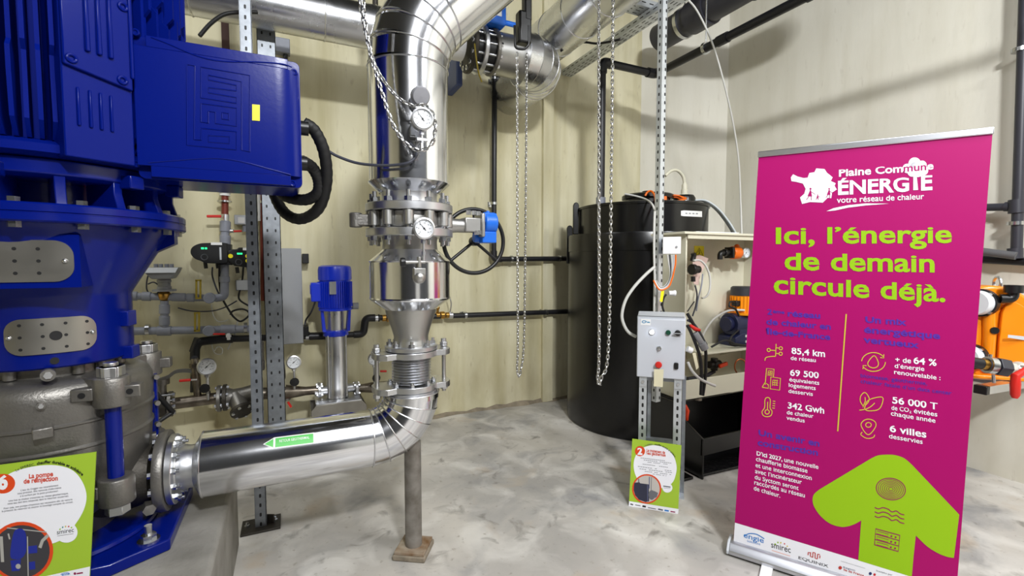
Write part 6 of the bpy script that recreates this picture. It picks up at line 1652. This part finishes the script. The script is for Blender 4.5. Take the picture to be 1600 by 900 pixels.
m.build('small_lettering', M_PGREY, t2, smooth=0)
m = MB(); curve_text(S2, m, 'chauffer durable et solidaire', P2(spl2([(315, 152), (380, 165), (440, 200), (480, 235), (505, 268)])), 2.6, .02); m.build('curved_motto', M_INK, t2, smooth=0)
m = MB(); curve_text(S2, m, 'Le SMIREC,', P2([(228, 163), (262, 155), (305, 150)]), 2.4); S2.stroke(m, [z2(90, 704), z2(116, 712)], 2.2); S2.stroke(m, [z2(135, 712), z2(185, 722)], 1.2); S2.stroke(m, [z2(255, 738), z2(330, 752)], 1.2); S2.stroke(m, [z2(350, 752), z2(395, 762)], 2.2); m.build('print_marks', M_PGREY, t2, smooth=0)
m = MB(); S2.stroke(m, [z2(203, 724), z2(235, 730)], 2.8); m.build('print_marks', M_INK, t2, smooth=0)
m = MB(); S2.stroke(m, [z2(410, 763), z2(450, 770)], 2.4); m.build('print_marks', M_ENG, t2, smooth=0)
m = MB(); S2.stroke(m, [z2(466, 774), z2(510, 781)], 1.8); m.build('print_marks', M_MAR, t2, smooth=0)
m = MB(); S2.poly(m, P2(ell(243, 563, 122, 125)), .0014); ph = m.build('picture', mat('picture_wall', (190, 184, 178), .5), t2, smooth=0, label='round picture of the tank')
m = MB(); S2.poly(m, P2([(128, 505), (175, 500), (182, 510), (262, 520), (266, 680), (232, 686), (170, 664), (135, 622), (121, 575), (123, 530)]), .0017); m.build('picture_shape', mat('picture_navy', (40, 42, 62), .5), ph, smooth=0)
m = MB(); S2.stroke(m, [z2(168, 468), z2(168, 510)], 1.6, lift=.0017); S2.stroke(m, [z2(288, 452), z2(284, 580)], 1.0, lift=.0017); S2.poly(m, P2(ell(290, 620, 32, 45)), .0017); S2.poly(m, P2([(310, 580), (350, 600), (338, 640), (318, 650)]), .0018); m.build('picture_shape', mat('picture_grey', (104, 104, 110), .5), ph, smooth=0)
m = MB(); S2.stroke(m, [z2(250, 525), z2(252, 680)], 1.0, lift=.0019); S2.stroke(m, [z2(268, 450), z2(266, 560)], 1.4, lift=.0019); m.build('picture_shape', mat('picture_mid', (92, 96, 128), .5), ph, smooth=0)

# --- sign with the number 6, standing on the plinth against the pump
z6 = lambda x, y: (x * 2 / 9.0, 700 + y * 2 / 9.0)
br6 = onz(139.3, 914, PT); tr6 = at(150, 706.5, br6.y + .03)
S6 = Sheet(br6, U.cross(tr6 - br6))
wd6 = .297
def off6(p): return p - U * wd6
q6 = [off6(tr6), tr6, br6, off6(br6)]
t6, bd6 = info_sign(q6, S6, 'green info board numbered 6 propped on the plinth against the blue pump', '6', None, .006)
def P6(pts): return [z6(*p) for p in pts]
m = MB(); S6.poly(m, P6(spl2([(390, 121), (500, 150), (570, 220), (608, 320), (595, 420), (538, 525), (440, 640), (300, 680), (100, 650), (-40, 590), (-95, 480), (-80, 340), (0, 230), (100, 165), (250, 127)], 5, True)), .0008)
S6.poly(m, P6(ell(466, 592, 80, 73)), .0009)
fl_l = off6(br6)
fa, fb = onpl(*z6(628, 833), S6.p, S6.n), None
f0 = S6.pt(*z6(628, 833)); k6 = (f0 - br6).length
fup = (tr6 - br6).normalized()
m.add([S6.p * 0 + br6 + fup * k6 + S6.n * .0009, br6 + S6.n * .0009, off6(br6) + S6.n * .0009, off6(br6) + fup * k6 + S6.n * .0009], [(0, 1, 2, 3)])
m.build('white_print', M_PRW, t6, smooth=0)
m = MB(); S6.poly(m, P6(ell(22, 250, 86, 69, rot=-6)), .0012); m.build('number_disc', M_SORG, t6, smooth=0)
m = MB(); S6.poly(m, P6(ell(150, 725, 226, 208, rot=-8)), .0011); m.build('picture_ring', M_SORG, t6, smooth=0)
m = MB(); S6.line(m, '6', z6(-12, 289), z6(57, 280), 19.5, .05, .0017); m.build('number', M_PRW, t6, smooth=0, label='white number 6')
m = MB(); S6.line(m, 'La pompe', z6(205, 213), z6(375, 196), 6.6, .03, .0016); S6.line(m, 'de réinjection', z6(168, 249), z6(408, 226), 6.6, .03, .0016); m.build('title', M_SRED, t6, smooth=0)
m = MB()
for tx, a, b in (("L'eau du Dogger est naturellement", (148, 302), (412, 266)), ("sous pression. Elle remonte d'elle-même", (125, 325), (432, 283)), ("à la surface par le puits producteur.", (143, 343), (413, 305)),
                 ("Une fois sa chaleur transmise au réseau géothermique,", (62, 377), (482, 322)), ("cette eau doit être réinjectée dans le réservoir souterrain.", (55, 397), (485, 341)),
                 ("Pour cela, une pompe d'injection est nécessaire afin de vaincre", (28, 430), (510, 365)), ("la pression du réservoir et assurer le bouclage complet du circuit.", (15, 450), (515, 383))):
    S6.line(m, tx, z6(*a), z6(*b), 2.5, .005, .0016)
m.build('small_lettering', M_PGREY, t6, smooth=0)
m = MB(); curve_text(S6, m, 'chauffer durable et solidaire', P6(spl2([(262, 118), (330, 106), (400, 110), (470, 128), (530, 158), (580, 195)])), 4.6, .03); m.build('curved_motto', M_INK, t6, smooth=0)
m = MB(); curve_text(S6, m, 'Le SMIREC,', P6(spl2([(115, 165), (180, 138), (250, 121)])), 4.2); S6.line(m, 'smirec', z6(402, 606), z6(521, 588), 6.0, .0, .0016); S6.stroke(m, [z6(405, 617), z6(518, 601)], .5); m.build('print_marks', M_PDARK, t6, smooth=0)
for (a, b), mm in ((((420, 575), (427, 565)), M_LIME), (((440, 561), (444, 551)), mat('print_teal', (20, 130, 120), .5)), (((462, 556), (463, 545)), M_PRY), (((481, 555), (487, 546)), mat('print_red', (200, 30, 40), .5)), (((500, 562), (508, 554)), M_LIME)):
    m = MB(); S6.stroke(m, [z6(*a), z6(*b)], 1.8); m.build('print_marks', mm, t6, smooth=0)
m = MB(); S6.line(m, 'engie', z6(436, 896), z6(488, 889), 3.0, .02, .0016); S6.stroke(m, P6(spl2([(428, 888), (450, 878), (480, 876), (494, 886)])), .8); m.build('print_marks', M_ENG, t6, smooth=0)
m = MB(); S6.poly(m, P6(ell(528, 881, 9, 9)), .0016); S6.stroke(m, [z6(540, 882), z6(584, 875)], 2.2); m.build('print_marks', M_MAR, t6, smooth=0)
m = MB(); S6.poly(m, P6(ell(150, 727, 202, 186, rot=-8)), .0014); ph = m.build('picture', mat('picture_dark', (58, 56, 60), .5), t6, smooth=0, label='round picture of the blue pump')
m = MB(); S6.poly(m, P6(spl2([(100, 590), (130, 566), (165, 572), (185, 610), (188, 690), (180, 740), (150, 775), (100, 780), (75, 760), (80, 680)], 4, True)), .0017); S6.poly(m, P6([(195, 690), (262, 682), (264, 735), (196, 742)]), .0017); S6.poly(m, P6([(75, 790), (150, 780), (140, 860), (85, 865)]), .0017); S6.poly(m, P6([(205, 800), (248, 795), (250, 850), (208, 855)]), .0017)
m.build('picture_shape', mat('picture_blue', (26, 40, 140), .5), ph, smooth=0)
m = MB(); S6.stroke(m, [z6(340, 612), z6(300, 650), z6(282, 700)], 5, lift=.0017); S6.stroke(m, [z6(195, 620), z6(200, 900)], 1.6, lift=.0018); S6.stroke(m, [z6(10, 620), z6(20, 800)], 5, lift=.0016); S6.poly(m, P6(ell(130, 830, 18, 18)), .0019); S6.stroke(m, [z6(50, 560), z6(330, 590)], 1.6, lift=.0016); S6.stroke(m, [z6(60, 600), z6(70, 640)], 2.5, lift=.0016)
m.build('picture_shape', mat('picture_light', (168, 166, 160), .5), ph, smooth=0)

# --- roll-up banner
BL_, BR_ = onz(1144.5, 864, 0.0), onz(1491.5, 976, 0.0)
tl_ = at(1185, 243, 2.425)
SB = Sheet(BL_, (BR_ - BL_).cross(tl_ - BL_))
cor = {'tl': (1185.5, 243.5), 'tr': (1551, 206.5), 'br': (1491.5, 962), 'bl': (1146, 847)}
BAN = thing('roll_up_banner', 'tall magenta roll-up banner with lime green slogan and big lime arrow', 'banner', (BL_ + BR_) / 2)
c_ = {k: SB.pt(*v) for k, v in cor.items()}
bk = -SB.n
nx_, ny_ = 8, 14; vs = []; fs = []
MB().prism([c_['tl'], c_['tr'], c_['br'], c_['bl']], bk * .002).build('banner_sheet', M_PINK, BAN, smooth=0)
ex = (BR_ - BL_).normalized(); ez = (c_['tl'] - c_['bl']).normalized()
er = (c_['tr'] - c_['tl']).normalized()
MB().bar(c_['tl'] + ez * .006 - er * .004, c_['tr'] + ez * .006 + er * .004, .016, .030, ez).build('top_rail', mat('satin_aluminium', (214, 216, 222), .3, 1.0), BAN, bevel=.004)
eb_ = V((-ex.y, ex.x, 0))
if eb_.y < 0: eb_ = -eb_
cas0, cas1 = BL_ - ex * .012, BR_ + ex * .012
M_ALU = mat('anodised_aluminium', (196, 198, 204), .32, .9)
cm_ = MB(); sec = [(-.045, .012), (-.045, .03), (-.02, .058), (-.004, .066), (.06, .066), (.085, .05), (.085, .012)]
cm_.prism([cas0 + eb_ * a + Z * b for a, b in sec], cas1 - cas0)
cm_.build('cassette', M_ALU, BAN, bevel=.003)
for p, s_ in ((cas0, -1), (cas1, 1)):
    MB().prism([p + eb_ * a * 1.03 + Z * b for a, b in sec], ex * s_ * .012).build('cassette_end', M_LGREY, BAN, bevel=.003)
for k in (.20, .80):
    q = cas0.lerp(cas1, k); MB().box(q - eb_ * .02 + Z * .007, (.05, .26, .014), (ex, eb_, Z)).build('foot', M_WHITE, BAN, bevel=.003)
pc = cas0.lerp(cas1, .5) + eb_ * .04; MB().tube([pc + Z * .06, (c_['tl'] + c_['tr']) / 2 + bk * .03], .008, 10).build('rear_pole', M_ALU, BAN)
m = MB(); SB.poly(m, [(1148.4, 816.5), (1342, 875.4), (1415, 898.3), (1494.8, 924.5), (1491.7, 961), (1146.2, 846.5)], .0006); m.build('white_footer', M_PRW, BAN, smooth=0)
G = lambda x, y: (1250 + x * .23339, 690 + y * .23333)
def PG(pts): return [G(*p) for p in pts]
gp_ = PG([(390, 795), (400, 660), (410, 527)]) + PG(spl2([(410, 527), (370, 550), (320, 567), (270, 570), (200, 548), (140, 500), (100, 445), (85, 400), (92, 355), (130, 320)], 5)) + PG(spl2([(470, 116), (520, 93), (580, 87), (640, 91), (700, 113), (752, 158)], 5)) + PG([(1066, 489), (1030, 778)]) + PG(spl2([(1030, 778), (985, 771), (920, 745), (850, 700), (775, 628)], 5)) + PG([(760, 770), (748, 905)])
m = MB(); SB.poly(m, gp_, .0009); m.build('lime_arrow', M_LIME, BAN, smooth=0, label='big lime green arrow')
A = lambda x, y: (1140 + x * .42241, 180 + y * .42222)
for tx, a, b, c in (("Ici, l’énergie", A(171, 475), A(822, 471), 24.5), ('de demain', A(203, 571), A(758, 580), 25.5), ('circule déjà.', A(163, 657), A(798, 690), 25.5)):
    wline(SB, BAN, 'headline_lettering', M_LIME, tx, a, b, c, .022, label='lime green headline words')
Lg = lambda x, y: (1220 + x * .175, 230 + y * .175)
def PL(pts): return [Lg(*p) for p in pts]
m = MB()
SB.line(m, 'Plaine Com', Lg(519, 262), Lg(1090, 222), 10.3, .025); SB.line(m, 'e', Lg(1306, 200), Lg(1363, 196), 10.0, .025)
SB.line(m, 'ÉNERG', Lg(511, 422), Lg(1145, 391), 20.5, .03); SB.line(m, 'E', Lg(1252, 382), Lg(1353, 377), 21.5, .03)
SB.line(m, 'votre réseau de chaleur', Lg(500, 498), Lg(1278, 463), 8.0, .01)
SB.poly(m, PL([(1183, 250), (1212, 250), (1226, 382), (1182, 384)]), .0012)
for x, y, r in ((1195, 148, 56), (1262, 160, 40), (1128, 190, 42), (1272, 208, 44), (1172, 222, 42), (1225, 215, 52), (1195, 190, 55)): SB.poly(m, PL(ell(x, y, r, r)), .0012 + .0000002 * x)
SB.poly(m, PL([(90, 270), (110, 242), (150, 262), (205, 276), (240, 272), (255, 230), (300, 224), (316, 190), (390, 195), (412, 228), (440, 250), (463, 270), (446, 302), (490, 322), (480, 345), (500, 378), (458, 405), (450, 456), (418, 452), (375, 495), (262, 490), (190, 507), (172, 450), (210, 415), (222, 372), (197, 325), (130, 308), (95, 304)]), .0012)
SB.poly(m, PL([(408, 572), (470, 545), (600, 518), (760, 502), (968, 504), (760, 520), (600, 540), (480, 566)]), .0012)
m.build('logo', M_PRW, BAN, smooth=0, label='white network logo')
m = MB(); SB.line(m, 'mun', Lg(1096, 221), Lg(1298, 204), 10.0, .015, .0020)
for x, y, s_ in ((265, 372, 1.0), (330, 425, .45), (432, 372, .8)):
    SB.poly(m, PL(ell(x, y, 9 * s_, 9 * s_)), .0018)
    SB.poly(m, PL([(x - 3, y + 10 * s_), (x + 4, y + 10 * s_), (x + 14 * s_, y + 68 * s_), (x - 26 * s_, y + 66 * s_)]), .0018)
    SB.stroke(m, PL([(x - 12 * s_, y + 66 * s_), (x - 36 * s_, y + 98 * s_)]), 1.0, lift=.0018); SB.stroke(m, PL([(x + 5 * s_, y + 66 * s_), (x + 8 * s_, y + 102 * s_)]), 1.0, lift=.0018); SB.stroke(m, PL([(x, y + 22 * s_), (x + 42 * s_, y + 50 * s_)]), .7, lift=.0018)
m.build('logo_figures', M_PINK, BAN, smooth=0, label='magenta figures inside the logo')
LC = lambda x, y: (1180 + x * .22222, 480 + y * .22222); RC = lambda x, y: (1330 + x * .24453, 480 + y * .24444); PR = lambda x, y: (1140 + x * .24427, 680 + y * .24444); Z6 = lambda x, y: (1130 + x * .48864, 460 + y * .48889)
m = MB()
for tx, a, b, c in (('2', LC(85, 50), LC(119, 54), 8.2), ('ème', LC(124, 40), LC(206, 47), 4.6), ('réseau', LC(228, 63), LC(458, 80), 8.2), ('de chaleur en', LC(78, 120), LC(532, 157), 8.2), ('Île-de-France', LC(75, 188), LC(528, 230), 8.2), ('Un avenir en', Z6(113, 450), Z6(308, 486), 8.6), ('construction', Z6(110, 482), Z6(303, 515), 8.6), ('Un mix', RC(90, 97), RC(354, 116), 9.0), ('énergétique', RC(82, 162), RC(568, 203), 9.0), ('vertueux', RC(78, 226), RC(433, 262), 9.0)): wline(SB, BAN, 'heading', M_PRB, tx, a, b, c, .03)
for tx, a, b in (('biomasse, géothermie,', RC(60, 447), RC(485, 499)), ("chaleur fatale d’un data center", RC(60, 484), RC(642, 561))): wline(SB, BAN, 'lettering', M_PRB, tx, a, b, 5.2, .012)
m = MB()
for tx, a, b, c, bo in (('85,4 km', LC(255, 326), LC(491, 350), 9.2, .03), ('de réseau', LC(250, 370), LC(426, 386), 5.6, .015), ('69 500', LC(245, 480), LC(447, 500), 9.2, .03), ('équivalents', LC(240, 520), LC(450, 546), 5.6, .015), ('logements', LC(236, 559), LC(425, 583), 5.6, .015), ('desservis', LC(234, 601), LC(405, 624), 5.6, .015), ('342 Gwh', LC(229, 710), LC(485, 748), 9.2, .03), ('de chaleur', LC(222, 751), LC(410, 779), 5.6, .015), ('vendus', LC(220, 790), LC(348, 811), 5.6, .015),
                        ("D'ici 2027,", PR(173, 127), PR(338, 166), 6.2, .035), ('une nouvelle', PR(350, 169), PR(568, 216), 6.2, .012), ('chaufferie biomasse', PR(169, 164), PR(498, 241), 6.2, .012), ('et une interconnexion', PR(166, 203), PR(525, 287), 6.2, .012), ("avec l'incinérateur", PR(163, 241), PR(462, 313), 6.2, .012), ('du Syctom seront', PR(161, 279), PR(441, 351), 6.2, .012), ('raccordés au réseau', PR(158, 313), PR(481, 398), 6.2, .012), ('de chaleur.', PR(155, 350), PR(323, 399), 6.2, .012),
                        ('+ de', RC(281, 350), RC(382, 358), 7.2, .02), ('64 %', RC(398, 360), RC(545, 375), 9.8, .03), ("d'énergie", RC(277, 387), RC(467, 408), 6.2, .015), ('renouvelable :', RC(274, 426), RC(570, 466), 6.2, .015), ('56 000 T', RC(262, 613), RC(552, 654), 9.8, .03), ('de CO', RC(257, 655), RC(368, 671), 6.4, .015), ('2', RC(371, 676), RC(384, 678), 3.6, .01), ('évitées', RC(400, 675), RC(550, 699), 6.4, .015), ('chaque année', RC(253, 691), RC(538, 739), 6.4, .015), ('6 villes', RC(246, 794), RC(480, 834), 9.8, .03), ('desservies', RC(241, 836), RC(456, 874), 6.4, .015)):
    wline(SB, BAN, 'lettering', M_PRW, tx, a, b, c, bo * .7)
m = MB(); SB.stroke(m, [LC(640, 48), LC(580, 872)], 2.0); m.build('divider_line', M_PRY, BAN, smooth=0)
m = MB()
def icon():
    global m
    m.build('icon', M_PRY, BAN, smooth=0); m = MB()
def LS(pts, w=1.3, cl=False): SB.stroke(m, [LC(*p) for p in pts], w, cl)
def RS(pts, w=1.3, cl=False): SB.stroke(m, [RC(*p) for p in pts], w, cl)
LS([(147, 258), (143, 345)]); LS(spl2([(143, 345), (105, 347), (75, 355), (68, 376)])); LS(ell(95, 301, 11, 11), 1.3, True); LS([(107, 302), (145, 305)]); LS(ell(180, 289, 11, 11), 1.3, True); LS([(146, 285), (168, 288)]); LS(ell(179, 327, 11, 11), 1.3, True); LS([(144, 325), (168, 327)])
icon()
LS([(70, 545), (80, 430), (133, 436), (128, 490)]); LS([(110, 490), (178, 500), (172, 583), (105, 574)], 1.3, True); LS([(50, 560), (68, 530), (92, 545), (92, 570), (50, 563)], 1.3, True)
for i in range(3):
    LS([(92 + i * 14, 445), (89 + i * 14, 482)], .9); LS([(90, 447 + i * 14), (122, 451 + i * 14)], .9); LS([(124 + i * 15, 510), (121 + i * 15, 552)], .9); LS([(122, 512 + i * 16), (160, 517 + i * 16)], .9)
icon()
LS(spl2([(66, 705), (68, 655), (78, 637), (96, 636), (106, 655), (104, 708), (118, 730), (112, 760), (85, 770), (58, 762), (48, 735)], 5, True), 1.3, True); LS(ell(84, 736, 15, 15), 1.3, True); LS([(86, 720), (88, 665)])
for i in range(4): LS([(124 - i * 1.5, 660 + i * 16), (142 - i * 1.5, 662 + i * 16)], 1.1)
icon()
RS(ell(142, 350, 76, 60, 26, 185, 330)); RS(ell(142, 350, 76, 60, 26, 0, 150)); RS([(185, 322), (208, 324), (208, 300)]); RS([(75, 395), (76, 372), (98, 374)]); RS(spl2([(146, 310), (172, 350), (168, 378), (140, 388), (112, 376), (108, 350)], 5, True), 1.3, True)
icon()
RS(spl2([(78, 635), (58, 600), (62, 565), (88, 545), (112, 575), (112, 600), (90, 628)], 5)); RS([(74, 640), (90, 600), (88, 575)]); RS(spl2([(85, 650), (95, 610), (130, 585), (198, 575), (196, 620), (170, 655), (110, 662), (84, 650)], 5)); RS(spl2([(52, 658), (90, 652), (125, 635), (150, 612)], 4))
icon()
RS(spl2([(110, 715), (150, 730), (155, 765), (108, 815), (64, 760), (75, 728)], 5, True), 1.3, True); RS(ell(110, 752, 18, 15), 1.3, True); RS(spl2([(70, 798), (62, 815), (100, 838), (140, 832), (150, 815)], 4))
icon()
m = MB()
for k in range(7): SB.stroke(m, PG(ell(608, 317, 98 * (1 - k * .14), 72 * (1 - k * .14), 40, rot=10)), 1.1 if k else 1.6, True)
m.build('wood_icon', M_MAR, BAN, smooth=0); m = MB()
for k in range(3): SB.stroke(m, PG(spl2([(500, 440 + 29 * k), (525, 450 + 29 * k), (555, 442 + 29 * k), (590, 452 + 29 * k), (615, 470 + 29 * k), (645, 464 + 29 * k), (670, 482 + 29 * k), (698, 490 + 29 * k)], 5)), 1.7)
m.build('wave_icon', M_MAR, BAN, smooth=0); m = MB()
SB.stroke(m, PG([(507, 583), (668, 627), (658, 735), (499, 690)]), 1.9, True)
for k in range(3):
    y = 598 + 37 * k; SB.stroke(m, PG([(516, y), (592, y + 21), (589, y + 38), (514, y + 17)]), .9, True)
    for x in (612, 640): SB.poly(m, PG(ell(x - k * 2, y + 35 + (x - 612) * .25, 7, 7, 12)), .0014)
    if k < 2: SB.stroke(m, PG([(505 - k * 3, 618 + 37 * k), (664 - k * 3, 662 + 37 * k)]), 1.5)
m.build('server_icon', M_MAR, BAN, smooth=0)
# logos along the foot
m = MB(); SB.line(m, 'engie', PR(90, 652), PR(219, 690), 7.0, .01); SB.line(m, 'Solutions', PR(112, 681), PR(196, 703), 3.2, .0); SB.stroke(m, [PR(*p) for p in spl2([(98, 640), (130, 628), (175, 634), (222, 662)])], 1.5); m.build('footer_logo', M_ENG, BAN, smooth=0)
m = MB(); SB.line(m, 'smirec', PR(266, 716), PR(391, 752), 8.2, .005); SB.line(m, 'EQUINIX', PR(441, 790), PR(632, 847), 4.4, .005); SB.line(m, 'Soutenu par', (1369, 892.3), (1394, 899.5), 2.2, .0); SB.stroke(m, [(1314, 876.5), (1352, 888)], .3); m.build('footer_logo', M_PDARK, BAN, smooth=0)
for (a, b), mm in ((((288, 692), (296, 698)), M_LIME), (((308, 680), (310, 690)), M_LIME), (((328, 682), (327, 692)), M_PRY), (((349, 690), (354, 697)), mat('print_red', (200, 30, 40), .5)), (((372, 706), (366, 712)), M_PRY)):
    m = MB(); SB.stroke(m, [PR(*a), PR(*b)], 1.8); m.build('footer_logo', mm, BAN, smooth=0)
m = MB(); SB.stroke(m, [PR(270, 735), PR(388, 772)], .5); m.build('footer_logo', M_ORANGEP, BAN, smooth=0)
m = MB()
for i in range(6): 
    x = 503 + i * 15; hgt = (9, 14, 17, 17, 14, 9)[i]; SB.stroke(m, [PR(x, 757 + i * 4.0 - hgt), PR(x - 1, 757 + i * 4.0 + hgt)], 1.5)
for i in range(5):
    x = 503 + i * 15; y = 757 + i * 4.0 + (9, 14, 17, 17, 14)[i] * (1 if i % 2 else -1); SB.stroke(m, [PR(x, y), PR(x + 15, y + 4)], 1.2)
SB.poly(m, ell(1312.8, 887, 2.8, 2.8), .0014); SB.line(m, 'île de France', (1317.6, 891.2), (1350, 901), 3.2, .02)
m.build('footer_logo', mat('print_brick', (186, 50, 42), .5), BAN, smooth=0)
m = MB(); SB.poly(m, ell(1359.8, 896, 2.4, 2.4), .0014); SB.line(m, 'Région', (1317.6, 887.2), (1336, 892.4), 2.4); m.build('footer_logo', mat('print_navy', (30, 40, 100), .5), BAN, smooth=0)
m = MB(); SB.poly(m, ell(1366.5, 897.6, 2.0, 2.0), .0014); m.build('footer_logo', mat('print_red', (200, 30, 40), .5), BAN, smooth=0)
